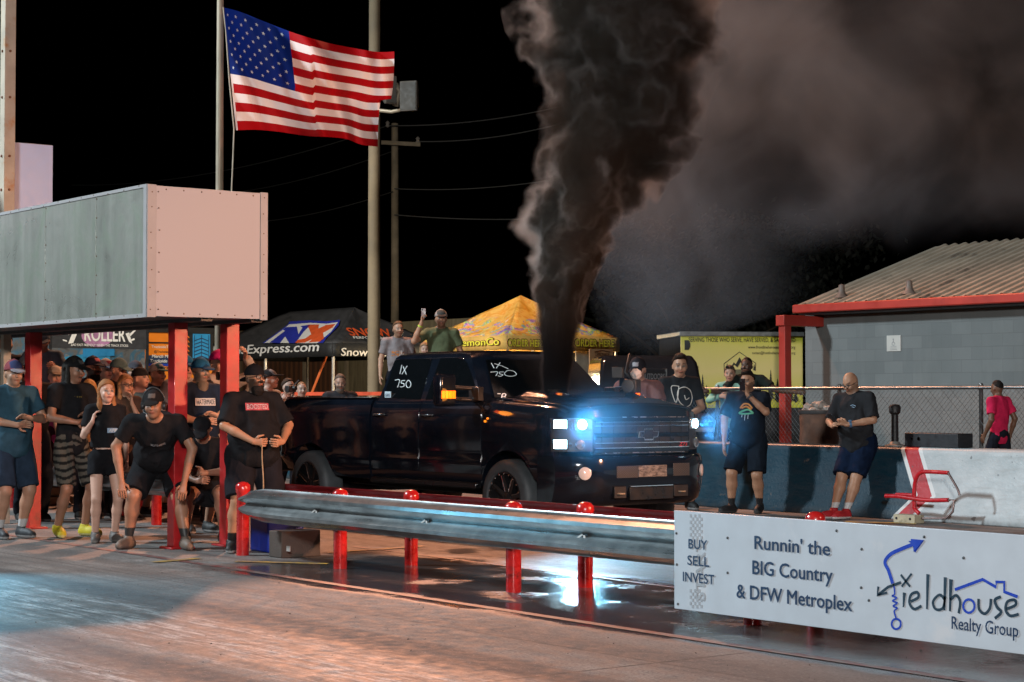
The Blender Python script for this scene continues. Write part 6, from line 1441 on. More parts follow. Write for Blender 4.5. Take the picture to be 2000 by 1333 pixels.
for k in range(26):
    a_ = math.pi*2*k/26; q = hcv+P5['fw']*(.055+.075*max(0, math.cos(a_)))*1.0*math.cos(a_)+P5['lat']*.092*math.sin(a_)-P5['up']*(.075*(1+math.cos(a_))-.02)
    q = q*P5['sc']; g_.lathe([(.001, -.009), (.009, -.004), (.009, .004), (.001, .009)], q, (0, 1, .3), n=8)
g_.build('necklace', M('gold_chain', (.5, .36, .12), .3, .8), P5['root'], smooth=50)
p, h = place(206, 742, 8.5); P9 = person('P9', 'young woman with strawberry-blonde hair in black crop top and shorts', p, R(-14), h, pants=(.008, .008, .010), plen='short', pose='face', over=dict(LE=(.02, .22, 1.12), LW=(.08, .22, .88), RE=(.04, -.25, 1.13), RW=(.20, -.20, 1.28), RD=(-.2, .3, 1), LD=(.2, 0, -1), curl=.5), skin=(.55, .33, .25), hair=((.30, .13, .05), 'long'), female=True, crop=True, shoe=(.10, .09, .085), sole=(.2, .19, .18), head=(8, 3), group=CRD, feet={'L': (.03, .11, 0), 'R': (.03, -.10, 0), 'yL': .25, 'yR': -.3}, vox=.0105)
chest_text(P9, 'AFR', .05, -.10, .085, .035, M_LETW, M('pale_blue_print', (.22, .32, .45), .7), shear=.25)
p = tuple(G(300, 1074)); P13 = person('P13', 'heavy man bending forward with hands on knees, black cap and headset', (p[0]-.12, p[1]+.10, 0), R(-32), 1.86, fat=.085, skin=(.34, .165, .10), cap=((.012, .011, .012), (.014, .013, .013), False, (.012, .011, .012), (.10, .09, .085)), lean=((-.20, 0, .84), (.16, 0, 1.10)), head=(-6, -8), beard=((.20, .12, .08), 0), group=CRD, pants=(.010, .010, .012),
    pose=dict(abs=1, LE=(.32, .36, .90), LW=(.33, .26, .58), RE=(.18, -.40, .90), RW=(.24, -.30, .60), LD=(.2, -.15, -1), RD=(.2, .1, -1), LN=(-1, 0, 0), RN=(-1, 0, 0), curl=.3), feet={'L': (.16, .27, 0), 'R': (-.02, -.27, 0), 'yL': .35, 'yR': -.5, 'kL': (1, .1, 0), 'kR': (1, -.2, 0)}, shoe=(.14, .10, .075), sole=(.10, .08, .07), sock=(.03, .03, .03), vox=.0105)
hs = MB(); HB_ = P13['HB']; c0 = P13['hc']; sc_ = P13['sc']
for sg in (1, -1): hs.lathe([(.001, -.012), (.038, -.012), (.042, .0), (.038, .018), (.001, .02)], (c0+HB_[1]*sg*.095-HB_[2]*.01)*sc_, HB_[1]*sg, n=18)
hs.tube([(c0+HB_[1]*.105*math.cos(a_)+HB_[2]*(.0+.158*math.sin(a_))-HB_[0]*.01)*sc_ for a_ in np.linspace(0, math.pi, 15)], .010, 8)
hs.tube([(c0-HB_[1]*.095-HB_[2]*.02)*sc_, (c0-HB_[1]*.075+HB_[0]*.08-HB_[2]*.06)*sc_, (c0-HB_[1]*.03+HB_[0]*.125-HB_[2]*.065)*sc_], .006, 8); hs.build('headset', M_BLACK, P13['root'], smooth=50)
chest_text(P13, 'HOTSHOTS', .03, .02, .13, .028, M_GREYV)
p = (-16.22, 9.15, 0); P17 = person('P17', 'big bearded man with glasses and backward black cap, hands clasped, black t-shirt', p, R(-8), 1.79, fat=.125, skin=(.40, .20, .115), cap=(BLK, BLK, True), beard=((.012, .009, .008), .06), pose='clasp', glasses=True, head=(14, 5), hair=((.01, .008, .007), 'buzz'), group=CRD, feet={'L': (.02, .16, 0), 'R': (.06, -.22, 0), 'yL': .2, 'yR': -.55}, vox=.0105, sock=(.01, .01, .01), sleeve=.92)
chest_text(P17, 'BOOSTED', -.03, .05, .20, .045, M('red_white_print', (.50, .42, .44), .7), M('crimson_print', (.40, .05, .07), .7, var=.5, sc=14))
m = MB(); a_ = P17['wpt'](P17['arms']['R'][2]+np.array([.05, .07, -.03])); m.tube([a_, a_+Vector((.0, 0, -.12)), a_+Vector((.01, .01, -.32)), a_+Vector((.0, .02, -.62))], .006, 6); co_ = m.build('cord', M('tan_cord', (.35, .24, .14), .7)); tag(co_, 'tan cord hanging from the clasped hands of the big bearded man', 'cord')

# behind the rail, left to right
p, h = place(84, 645, 10.8, .52, 0); P3 = person('P3', 'man in grey-blue t-shirt leaning on a red column above the crowd', p, R(-25), h, shirt=(.10, .16, .21), pose='lean', skin=SK, hair=((.02, .014, .01), 'short'), cap=((.10, .14, .17), (.08, .1, .12), False), beard=((.02, .015, .012), 0), head=(0, -16), plen='long', pants=(.02, .03, .05), lean=((0, 0, .93), (.10, 0, 1.28)), group=CRD)
cr = thing('crate', (p[0], p[1], 0), 'wooden crate the man in grey-blue stands on behind the rail', 'crate'); m = MB()
for k in range(4): m.box((p[0]-.4, p[1]-.3, .01+k*.13), (p[0]+.4, p[1]+.3, .115+k*.13))
m.build('slats', M_WOOD, cr, bevel=.006)
p, h = place(106, 715, 10.6); person('P4', 'youth in bright pink t-shirt and pale khaki cap', p, R(-8), h, shirt=(.62, .07, .24), cap=((.22, .19, .14), (.20, .17, .13), False, (.45, .42, .34)), skin=SKP, pants=(.06, .015, .03), group=CRD)
p, h = place(178, 697, 10.5); person('P6', 'full-bearded man in a navy cap with a pink patch', p, R(0), h, shirt=NAV, cap=(NAV, NAV, False, NAV, (.45, .15, .18)), beard=((.012, .01, .009), .05), skin=SK, head=(15, 0), group=CRD, plen='long', fat=.03)
p, h = place(204, 702, 11.0); person('P7', 'man with a pale blue and white cap between two other caps', p, R(-6), h, shirt=(.05, .05, .06), cap=((.45, .50, .55), (.08, .22, .45), False, (.5, .5, .5), (.4, .06, .08)), skin=SKP, head=(10, 0), group=CRD, plen='long')
p, h = place(228, 700, 10.6); person('P8', 'man in a plain teal-green cap looking down to the right', p, R(0), h, shirt=(.03, .03, .035), cap=((.09, .16, .17), (.08, .15, .16), False), skin=SKP, beard=((.22, .12, .07), 0), head=(20, -10), group=CRD, plen='long', fat=.03)
p, h = place(174, 745, 9.9, 0, 0); person('P9b', 'person with long golden hair facing away behind the woman in the crop top', p, R(150), h, shirt=(.30, .17, .08), hair=((.42, .22, .07), 'long'), skin=SKP, female=True, group=CRD, plen='long', pose='hang')
p, h = place(243, 735, 10.2, 0, 0); person('P10', 'woman in dark glasses with a hand over her mouth', p, R(-8), h, shirt=(.08, .045, .03), pose='face', hair=((.30, .16, .07), 'long'), glasses=True, skin=(.46, .26, .17), female=True, head=(10, 0), group=CRD, plen='long')
p, h = place(270, 719, 10.6); person('P11', 'smiling young man with backward black cap and bare shoulders in a tank top', p, R(10), h, shirt=(.10, .20, .26), tank=True, cap=((.02, .022, .024), (.02, .02, .02), True), skin=(.56, .36, .28), head=(18, 8), group=CRD, fat=.03)
p, h = place(304, 710, 11.2); P12 = person('P12', 'man in a white and teal cap and dark navy t-shirt before the orange trailer', p, R(0), h, shirt=(.02, .028, .05), cap=((.50, .48, .45), (.06, .17, .18), False, (.06, .16, .17), (.4, .4, .4)), skin=(.52, .32, .25), head=(14, 5), group=CRD, fat=.06)
chest_text(P12, 'TRACKSIDE', -.02, .02, .11, .022, M_LETW)
p, h = place(388, 700, 9.9); P14 = person('P14', 'man in blue cap with long grey-brown beard, arms folded, white print on shirt', p, R(0), h, shirt=(.014, .024, .045), pose='cross', cap=((.02, .13, .28), (.015, .06, .13), False), beard=((.17, .12, .08), .16), skin=(.46, .26, .17), head=(8, -2), group=CRD, fat=.05, vox=.011)
chest_text(P14, 'HATERMADE', .0, .00, .20, .05, M_INK, M('white_print_patch', (.58, .56, .54), .7))
p, h = place(360, 695, 11.0); P14b = person('P14b', 'man in a bright blue cap half hidden behind the long-bearded man, holding up a phone', p, R(-5), h, shirt=(.25, .24, .23), cap=((.02, .17, .36), (.02, .12, .26), False), skin=SKP, pose=dict(LE=(.14, .28, 1.42), LW=(.30, .22, 1.66), RE=(-.02, -.27, 1.13), RW=(.06, -.28, .88), LD=(.1, 0, 1), curlL=.7), group=CRD, plen='long')
phone(P14b, 'L', 'black phone held up behind the long-bearded man in the blue cap', n=(1, 0, 0))
p, h = place(424, 685, 10.8); P15 = person('P15', 'person in a hot pink cap and pale shirt aiming a camera, between red columns', p, R(0), h, shirt=(.50, .47, .43), long_sleeve=True, cap=((.60, .03, .22), (.5, .03, .18), False), skin=SKP, pose=dict(LE=(.16, .30, 1.50), LW=(.30, .16, 1.70), RE=(.15, -.25, 1.28), RW=(.34, -.10, 1.42), LD=(.5, -.3, .6), RD=(.5, .3, .5), curl=.6), group=CRD, plen='long')
c_ = P15['wpt'](np.array([.40, -.12, 1.50])); cm = thing('camera_lens', tuple(c_), 'black camera with a round lens held by the person in the pink cap', 'camera'); d_ = P15['wdir']((1, -.1, -.05))
m = MB(); m.lathe([(.045, -.05), (.05, 0), (.05, .07), (.062, .075), (.062, .11), (.052, .112), (.03, .08)], c_, d_, n=20); m.build('lens_barrel', M_BLACK, cm, smooth=40)
m = MB(); m.obox(c_-d_*.09, d_*.04, Vector((-d_.y, d_.x, 0)).normalized()*.07, (0, 0, .05)); m.build('camera_body', M_BLACK, cm, bevel=.008)
p, h = place(99, 708, 11.4); person('F1', 'person in a dark teal shirt and brown cap behind the youth in pink', p, R(0), h, shirt=(.03, .07, .08), cap=((.09, .05, .03), (.07, .04, .03), False), skin=SKP, group=CRD, plen='long', head=(6, 0))
p, h = place(9, 655, 10.6, .3, 0); person('F2', 'dark-haired man at the very edge behind the patterned cap', p, R(-10), h, shirt=(.03, .03, .035), hair=((.012, .01, .008), 'short'), skin=SK, group=CRD, plen='long')
p, h = place(262, 706, 12.2); person('F3', 'man in a grey shirt between the teal cap and the backward cap, far back', p, R(0), h, shirt=(.16, .15, .14), cap=((.05, .05, .06), (.04, .04, .05), False), skin=SKP, group=CRD, plen='long')
p, h = place(560, 742, 14.6, 0, 0); person('F4', 'brown-haired man standing just beyond the truck tailgate', p, R(5), h, shirt=(.10, .09, .09), hair=((.05, .03, .02), 'short'), skin=SKP, group='spectators behind the pickup', plen='long', head=(10, 4))
p, h = place(440, 740, 11.6); person('F5', 'short person in a light shirt behind the right red column', p, R(5), h, shirt=(.35, .33, .30), hair=((.10, .06, .04), 'short'), skin=SKP, group=CRD, plen='long')
# crouched figure between the right column and the big man
p = at(404, 9.35); P16 = person('P16', 'person in black crouching between the bending man and the big bearded man', (p[0], p[1], 0), R(-38), 1.78, fat=.06, skin=(.28, .14, .09), lean=((-.22, 0, .52), (.06, 0, .88)), pose=dict(abs=1, LE=(.26, .30, .66), LW=(.38, .14, .72), RE=(.26, -.28, .62), RW=(.40, -.04, .64), LD=(.4, -.6, .1), RD=(.4, .6, .1), curl=.6), head=(0, -35), cap=(BLK, BLK, False), feet={'L': (.18, .20, 0), 'R': (.10, -.20, 0), 'yL': .3, 'yR': -.3}, group=CRD)
# behind the truck bed
p, h = place(522, 723, 13.0); P18 = person('P18', 'man in a pale grey t-shirt filming with a handheld gimbal behind the truck tailgate', p, R(20), h, shirt=(.34, .31, .27), cap=((.02, .02, .022), (.02, .02, .02), False, (.2, .2, .2)), skin=SKP, head=(25, 12), pose=dict(LE=(.18, .22, 1.22), LW=(.38, .05, 1.36), RE=(.18, -.30, 1.25), RW=(.40, -.16, 1.40), LD=(.6, 0, .5), RD=(.6, .2, .5), curl=.8), group='spectators behind the pickup', plen='long', glasses=False)
c_ = P18['wpt'](np.array([.47, -.10, 1.52])); gm = thing('camera_gimbal', tuple(c_), 'small black camera on a gimbal held by the man in pale grey', 'camera'); m = MB(); m.obox(c_, (.05, 0, 0), (0, .06, 0), (0, 0, .045)); m.lathe([(.035, 0), (.035, .09), (.02, .09)], c_, P18['wdir']((1, .2, .2)), n=14); m.build('camera_body', M_BLACK, gm, bevel=.008)
m = MB(); m.tube([c_+Vector((0, 0, -.16)), c_+Vector((0, .05, -.05)), c_], .014, 8); m.tube([c_+Vector((0, .03, .03)), c_+Vector((.02, .12, .12))], .008, 8); m.build('handle', M_DKGREY, gm)
p, h = place(588, 748, 15.6, 0, 0); person('P19', 'man with short fair hair peering over the truck bed side', p, R(-20), h, shirt=(.12, .12, .13), skin=SKP, hair=((.18, .12, .07), 'buzz'), group='spectators behind the pickup', plen='long', head=(5, 0))
p, h = place(664, 733, 15.6, 0, 0); P20 = person('P20', 'man with grey-brown beard looking down at a phone over the truck bed', p, R(-28), h, shirt=(.03, .03, .034), skin=(.40, .22, .15), hair=((.10, .08, .065), 'short'), beard=((.13, .10, .08), .03), pose='text', head=(0, -10), group='spectators behind the pickup', plen='long', over=dict(LW=(.30, .06, 1.32), RW=(.31, -.05, 1.30)))
phone(P20, 'R', 'phone held over the truck bed by the grey-bearded man', n=(1, 0, -.3), d=(-.3, 0, 1), case=M('pink_phone_case', (.5, .12, .14), .4))
SPB = 'spectators standing on the barrier behind the cab'
p, h = place(776, 630, BY+.42, .88, 0); P21 = person('P21', 'smiling man in a grey t-shirt with orange print standing behind the pickup cab', p, R(-24), h, shirt=(.235, .21, .215), skin=(.46, .26, .17), hair=((.09, .055, .03), 'short'), beard=((.12, .07, .04), 0), head=(10, 0), group=SPB, print_=[((.45, .17, .06), (-.11, .09, .28, .36), 60)], plen='long')
chest_text(P21, 'JL', .04, -.06, .08, .06, M_LETW)
p, h = place(829, 671, BY+.42, .88, 0); person('P22', 'fair-haired person mostly hidden behind the cab roof, between two men', p, R(-30), h, shirt=(.3, .25, .2), skin=SKP, hair=((.33, .22, .12), 'long'), female=True, group=SPB, head=(0, -5), plen='long')
p, h = place(861, 606, BY+.42, .88); P23 = person('P23', 'man in an olive t-shirt and grey cap holding a phone high above the cab', p, R(-36), h, shirt=(.095, .115, .062), skin=(.44, .23, .14), cap=((.28, .28, .27), (.03, .03, .03), False, (.05, .06, .06)), beard=((.06, .04, .03), 0), pose=dict(RE=(.16, -.34, 1.33), RW=(.24, -.26, 1.60), LE=(-.02, .28, 1.13), LW=(.06, .30, .88), RD=(.05, .1, 1), RN=(0, 1, 0), curlR=.85), head=(4, 2), group=SPB, plen='long', fat=.03)
phone(P23, 'R', 'phone held high by the man in the olive t-shirt', n=(1, 0, 0), off=(.02, .02, .03), case=M('dark_red_phone', (.10, .03, .03), .3))
m = MB(); w_ = P23['arms']['R']; q = (w_[1]+(w_[2]-w_[1])*.82)*P23['sc']; m.lathe([(.036, -.012), (.042, -.012), (.042, .012), (.036, .012)], q, w_[2]-w_[1], n=18); m.build('wristband', M('lime_band', (.45, .62, .06), .5), P23['root'])
# right side
RS = 'people on the barrier side to the right'
p, h = place(1247, 697, 15.2); P24 = person('P24', 'camera operator in pinkish t-shirt and black-and-white cap behind the hood', p, R(-50), h, shirt=(.15, .075, .07), skin=SKP, cap=((.014, .014, .018), (.014, .014, .018), False, (.02, .02, .025), (.35, .35, .38)), head=(-4, -22), pose=dict(LE=(.16, .27, 1.16), LW=(.36, .10, 1.24), RE=(.16, -.27, 1.16), RW=(.36, -.12, 1.24), LD=(.6, -.2, .2), RD=(.6, .2, .2), curl=.6), beard=((.2, .1, .07), 0), group=RS, plen='long', fat=.04, print_=[((.5, .42, .4), (-.08, .08, .30, .42), 90)])
c_ = Vector(PD(1235, 755, 20.6)); vc = thing('video_camera', tuple(c_), 'shoulder video camera with a fuzzy grey microphone aimed over the hood', 'camera'); f_ = P24['wdir']((1, 0, 0)); l_ = P24['wdir']((0, 1, 0))
m = MB(); m.obox(c_, f_*.16, l_*.07, (0, 0, .075)); m.build('camera_body', M_BLACK, vc, bevel=.012)
m = MB(); m.lathe([(.05, 0), (.055, .10), (.07, .11), (.07, .16), (.06, .162)], c_+f_*.15, f_, n=18); m.build('lens_barrel', M_BLACK, vc, smooth=40)
bmv = bmesh.new(); bmesh.ops.create_icosphere(bmv, subdivisions=3, radius=.06); q = Vector(PD(1242, 731, 20.5)); m = MB(); rs = random.Random(2); m.add([q+v_.co*rs.uniform(.92, 1.1) for v_ in bmv.verts], [[v_.index for v_ in f.verts] for f in bmv.faces]); bmv.free(); m.build('microphone', M('grey_windscreen', (.45, .43, .42), .95, var=.2), vc)
m = MB(); m.tube([c_+Vector((0,0,.07)), Vector(PD(1222, 728, 20.7)), Vector(PD(1230, 692, 20.9))], .016, 8); m.obox(Vector(PD(1207, 728, 20.9)), f_*.05, l_*.06, (0, 0, .06)); m.build('viewfinder', M_BLACK, vc, bevel=.01)
p, h = place(1327, 692, 17.0); P25 = person('P25', 'dark-haired teenager in a black t-shirt with a large white outline print', p, R(-28), h, shirt=(.018, .018, .02), skin=(.46, .26, .17), hair=((.022, .014, .01), 'quiff'), pose=dict(LE=(.05, .28, 1.12), LW=(.24, .02, 1.05), RE=(.02, -.26, 1.12), RW=(.22, -.08, 1.02), LD=(.3, -.8, 0), RD=(.3, .8, 0), curl=.5), group=RS, plen='long', head=(-6, -8), fat=-.035)
def surf_print(P, strokes, r, mat, name='print'):
    che, fw, lat, up, sc = P['che'], P['fw'], P['lat'], P['up'], P['sc']; tmp = [c for c in P['root'].children if c.name.split('.')[0] == 'shirt'][0]
    vs = np.empty(len(tmp.data.vertices)*3); tmp.data.vertices.foreach_get('co', vs); vs = vs.reshape(-1, 3)/sc-che; a, b, d = vs@lat, vs@up, vs@fw; m = MB()
    for s_ in strokes:
        pts = []
        for y, z in curve(s_, 5):
            mk = (np.abs(a-y) < .025) & (np.abs(b-z) < .025) & (d > -.05); dd = d[mk].max() if mk.any() else .12; pts.append((che+lat*y+up*z+fw*(dd+.002))*sc)
        m.tube(pts, r, 5)
    return m.build(name, mat, P['root'])
surf_print(P25, [[(.10, .06), (.04, .09), (-.03, .07), (-.05, 0), (-.02, -.08), (.05, -.13), (.11, -.10), (.13, -.02), (.10, .06)], [(-.03, .10), (-.11, .10), (-.10, .0), (-.06, -.08), (-.03, .10)], [(.09, -.03), (.05, -.05), (.03, .0)]], .006, M_LETW)
p, h = place(1426, 716, 19.75, .26, 0); P26 = person('P26', 'person in a mint green long-sleeved shirt with sunglasses on the head, leaning on the fence', p, R(-50), h, shirt=(.22, .40, .32), long_sleeve=True, skin=(.46, .26, .18), hair=((.12, .08, .05), 'short'), pose=dict(LE=(.14, .30, 1.20), LW=(.28, .10, 1.28), RE=(.14, -.32, 1.20), RW=(.28, -.14, 1.28), LD=(.3, -1, 0), RD=(.3, 1, 0), curl=.3), female=True, group=RS, plen='long', pants=(.10, .12, .20), head=(0, -4))
g_ = MB(); HB_ = P26['HB']; c0 = P26['hc']
for sg in (1, -1): g_.lathe([(.001, 0), (.026, .001), (.026, .006), (.001, .010)], (c0+HB_[0]*.075+HB_[1]*sg*.032+HB_[2]*.105)*P26['sc'], HB_[0]*.7+HB_[2]*.7, n=14)
g_.build('sunglasses', M_PHONE, P26['root'], smooth=40)
p, h = place(1460, 700, 19.95, .26, 0); P27 = person('P27', 'dark-skinned man in a black t-shirt resting both arms along the fence rail', p, R(-46), h, shirt=(.014, .02, .018), skin=SKD, hair=((.008, .007, .006), 'buzz'), beard=((.008, .007, .006), 0), pose=dict(LE=(.12, .42, 1.28), LW=(.20, .66, 1.26), RE=(.16, -.34, 1.26), RW=(.28, -.50, 1.27), LD=(.1, 1, 0), RD=(.3, -1, 0), curl=.3), group=RS, plen='long', head=(-20, 0), fat=.03)
m = MB(); w_ = P27['arms']['R']; q = (w_[1]+(w_[2]-w_[1])*.86)*P27['sc']; m.lathe([(.034, -.012), (.040, -.012), (.040, .012), (.034, .012)], q, w_[2]-w_[1], n=18); m.build('wristband', M('lime_band', (.45, .62, .06), .5), P27['root'])
p, h = place(1462, 727, 17.25, 0, 0); P28 = person('P28', 'stocky man filming with a phone in front of the barrier, black graphic t-shirt and shorts', p, R(-62), h, fat=.075, shirt=(.012, .016, .024), pants=(.010, .016, .026), skin=(.44, .235, .145), hair=((.014, .01, .008), 'quiff'), pose=dict(LE=(.24, .27, 1.22), LW=(.34, .06, 1.50), RE=(-.02, -.30, 1.13), RW=(.02, -.31, .87), LD=(-.0, -.25, 1), LN=(-.3, -1, 0), curlL=.8), group=RS, head=(-6, -6), beard=((.03, .02, .015), 0), feet={'L': (.0, .13, 0), 'R': (.12, -.20, 0), 'yL': .1, 'yR': -.65}, sock=(.02, .02, .022), vox=.011, shoe=(.014, .014, .016), sole=(.06, .06, .06), sleeve=.85)
phone(P28, 'L', 'black phone held up by the stocky man at the barrier', n=(1, -.1, 0), off=(.05, -.02, .01))
surf_print(P28, [[(.10, .00), (.05, .05), (-.01, .05), (-.05, .0)], [(.09, -.02), (.03, .02), (-.03, .0)]], .012, M('orange_print', (.6, .25, .06), .7)); surf_print(P28, [[(.12, -.06), (.06, -.02), (.0, -.03), (-.06, -.06), (.02, -.07), (.12, -.06)]], .012, M('cyan_green_print', (.12, .40, .22), .7)); surf_print(P28, [[(.06, -.08), (.06, -.13)], [(.02, -.08), (.02, -.15)], [(-.02, -.08), (-.02, -.11)]], .004, M_LETW)
def watch(P, s, mat, f=.9):
    w_ = P['arms'][s]; q = (w_[1]+(w_[2]-w_[1])*f)*P['sc']; m = MB(); rr = .036*(1+P['fat']); m.lathe([(rr, -.013), (rr+.006, -.013), (rr+.006, .013), (rr, .013)], q, w_[2]-w_[1], n=18); d_ = nrm(w_[2]-w_[1]); o_ = nrm(np.cross(d_, [0, 0, 1])); m.lathe([(.021, 0), (.021, .009), (.015, .011)], q+nrm(np.array([.6, 0, .6])-d_*(np.array([.6, 0, .6])@d_))*(rr+.003), nrm(np.array([.6, 0, .6])-d_*(np.array([.6, 0, .6])@d_)), n=16); m.build('watch', mat, P['root'])
watch(P28, 'L', M_DKGREY)
b_ = G(1606, 1004); P29 = person('P29', 'bald man in red sneakers leaning back on the blue barrier, reading his phone', (float(b_[0])+.85, 17.36, 0), R(-78), 1.84, fat=.07, shirt=(.022, .023, .026), pants=(.004, .011, .032), skin=(.44, .235, .145), hair=((.05, .04, .03), 'bald'), pose='text', glasses=True, beard=((.16, .11, .08), 0), head=(-14, -28), lean=((-.30, .02, .90), (-.25, .0, 1.27)), feet={'L': (.06, .03, 0), 'R': (.12, -.10, 0), 'yL': -.35, 'yR': -.5}, sock=(.6, .6, .6), shoe=(.42, .015, .02), sole=(.65, .62, .60), group=RS, vox=.011, sleeve=.9, over=dict(LW=(.28, .04, 1.12), RW=(.30, -.08, 1.10)))
phone(P29, 'R', 'black phone in the hands of the bald man by the barrier', n=(.5, 0, -1), d=(.5, -.3, .6), off=(.02, -.02, .05)); watch(P29, 'L', M('blue_watch', (.10, .22, .38), .3, .4))
surf_print(P29, [[(.10, .06), (.07, .075), (.04, .07)], [(.09, .045), (.055, .055)]], .004, M('pale_blue_logo', (.30, .45, .60), .6))
p, h = place(1951, 744, 18.95, .26, 0); P30 = person('P30', 'boy in a bright pink-red t-shirt walking behind the white barrier', p, R(180), h, shirt=(.62, .02, .085), pants=(.012, .014, .022), plen='long', skin=(.15, .075, .045), hair=((.012, .009, .008), 'buzz'), pose=dict(LE=(-.06, .25, 1.14), LW=(.10, .22, .93), RE=(-.12, -.24, 1.15), RW=(-.02, -.22, .90)), head=(-8, -4), feet={'L': (.22, .09, 0), 'R': (-.2, -.09, 0)}, group=RS)
# ------------------------------------------------------------------ smoke
def smoke_plume():
    d0 = float((np.array([SB[0], SB[1], 1.5])-V_C)@V_F)
    # photo: height row, centre column, core half width, halo left edge, halo right edge
    rows = [(772, 1083, 22, 1048, 1112), (740, 1084, 27, 1045, 1122), (700, 1087, 31, 1046, 1128), (650, 1089, 37, 1042, 1136), (600, 1091, 45, 1036, 1146), (550, 1096, 56, 1018, 1162),
            (500, 1108, 64, 998, 1185), (450, 1128, 76, 988, 1230), (400, 1152, 92, 996, 1282), (340, 1178, 104, 1024, 1320), (280, 1206, 116, 1040, 1350), (220, 1226, 128, 1050, 1380),
            (160, 1238, 136, 1046, 1410), (100, 1240, 142, 1020, 1425), (50, 1232, 140, 1000, 1425), (0, 1220, 140, 988, 1430), (-60, 1205, 145, 980, 1430)]
    P = []
    for y, cx, cw, l, r in rows:
        a = PD(cx, y, d0); k = d0/FPX; P.append((a, cw*k*(1.0 if y > 560 else 1.12), (cx-l)*k, min(r-cx, cw*1.6+14)*k))
    base = P[0][0]; z0, z1 = P[0][0][2], P[-1][0][2]
    o_loc = Vector((base[0], base[1], 0))
    # hull: lumpy tube that follows the plume
    m = MB(); rings = []; rs = np.random.RandomState(4)
    RV, DV = Vector(V_R), Vector((V_F[0], V_F[1], 0)).normalized(); n = 28
    for i, (a, cw, hl, hr) in enumerate(P):
        dep = (hl+hr)/2; ring = []
        for k in range(n):
            q = 2*math.pi*k/n; c, s = math.cos(q), math.sin(q); hx = hr if c > 0 else hl
            lump = 1.06+.07*math.sin(q*3+i*.9)+.05*math.sin(q*5-i*1.7)
            ring.append(Vector(a)+RV*(c*hx*lump)+DV*(s*dep*lump))
        rings.append(ring)
    m.loft(rings); m.v = [(v[0]-o_loc.x, v[1]-o_loc.y, v[2]) for v in m.v]
    t = NT('exhaust_smoke'); t.n.remove(t.bsdf); co = t.coord()
    x, y, z = t.sep(co); f = t.mapr(z, z0, z1)
    def crv(vals):   # 1-D curve over height from a ramp (values scaled to 0..1)
        lo, hi = min(vals), max(vals); rp = t.n.new('ShaderNodeFloatCurve'); c = rp.mapping.curves[0]; rp.mapping.use_clip = False
        zs = [(p[0][2]-z0)/(z1-z0) for p in P]
        c.points[0].location = (zs[0], (vals[0]-lo)/(hi-lo)); c.points[1].location = (zs[-1], (vals[-1]-lo)/(hi-lo))
        for zz, v in list(zip(zs, vals))[1:-1]: c.points.new(zz, (v-lo)/(hi-lo))
        rp.mapping.update(); t.put(rp.inputs['Value'], f); return t.mapr(rp.outputs[0], 0, 1, lo, hi)
    ctr = [(Vector(p[0])-o_loc) for p in P]
    ax_ = crv([c.dot(RV) for c in ctr]); dp_ = crv([c.dot(DV)+1e-3*i for i, c in enumerate(ctr)])
    wl_, wr_, wc_ = crv([p[2] for p in P]), crv([p[3] for p in P]), crv([p[1] for p in P])
    u = t.math('SUBTRACT', t.vmath('DOT_PRODUCT', co, tuple(RV)), t.math('ADD', ax_, t.math('MULTIPLY', t.math('SUBTRACT', t.noise(t.scale(co, (.6, .6, 1.)), 1.25, 2, .5), .5), t.mapr(f, .05, .45, 0., 1.5)))); w = t.math('SUBTRACT', t.vmath('DOT_PRODUCT', co, tuple(DV)), dp_)
    # turbulence, finer near the stack
    sc = t.mapr(f, 0, .35, 5.0, 2.1)
    warp = t.noise(co, 1.5, 2, .5); wv = t.vmath('ADD', co, t.comb(t.math('MULTIPLY', warp, .5), t.math('MULTIPLY', warp, -.4), t.math('MULTIPLY', warp, .3)))
    n1 = t.noise(wv, sc, 4, .50); tn = t.math('SUBTRACT', n1, .5)
    side = t.math('GREATER_THAN', u, 0.); half = t.math('ADD', t.math('MULTIPLY', side, wr_), t.math('MULTIPLY', t.math('SUBTRACT', 1., side), wl_))
    dep = t.math('MULTIPLY', wc_, 1.15)
    rr = t.math('SQRT', t.math('ADD', t.math('POWER', t.math('DIVIDE', u, half), 2.), t.math('POWER', t.math('DIVIDE', t.math('SUBTRACT', w, t.math('MULTIPLY', dep, .42)), dep), 2.)))
    rc = t.math('SQRT', t.math('ADD', t.math('POWER', t.math('DIVIDE', u, wc_), 2.), t.math('POWER', t.math('DIVIDE', w, wc_), 2.)))
    halo = t.mapr(t.math('ADD', rr, t.math('MULTIPLY', tn, 1.7)), .50, .86, 1, 0, True)
    halo = t.math('MULTIPLY', halo, t.mapr(t.math('ADD', rr, 0.), .9, 1.03, 1, 0, True))
    core = t.mapr(t.math('ADD', rc, t.math('MULTIPLY', tn, 1.7)), .42, 1.12, 1, 0, True)
    core = t.math('MAXIMUM', core, t.mapr(t.math('ADD', rc, t.math('MULTIPLY', tn, .5)), .62, .98, 1, 0, True))
    hs = t.mapr(f, .05, .5, 7., 4.5); cs = t.mapr(f, 0, .6, 45., 6.)
    dens = t.math('ADD', t.math('MULTIPLY', halo, hs), t.math('MULTIPLY', core, cs))
    young = t.mapr(f, .06, .30, 1, 0, True); hc_ = t.mix(young, (.56, .55, .53), (.05, .05, .052)); colr = t.mix(t.mapr(core, .0, .22), hc_, t.mix(young, (.050, .040, .031), (.012, .013, .015)))
    v = t.n.new('ShaderNodeVolumePrincipled'); t.put(v.inputs['Color'], colr); t.put(v.inputs['Density'], dens); v.inputs['Anisotropy'].default_value = .1
    v.inputs['Absorption Color'].default_value = (0, 0, 0, 1)
    t.l.new(v.outputs[0], t.out.inputs['Volume']); t.m.cycles.volume_step_rate = .35
    o = m.build('exhaust_smoke', t.m); o.location = o_loc
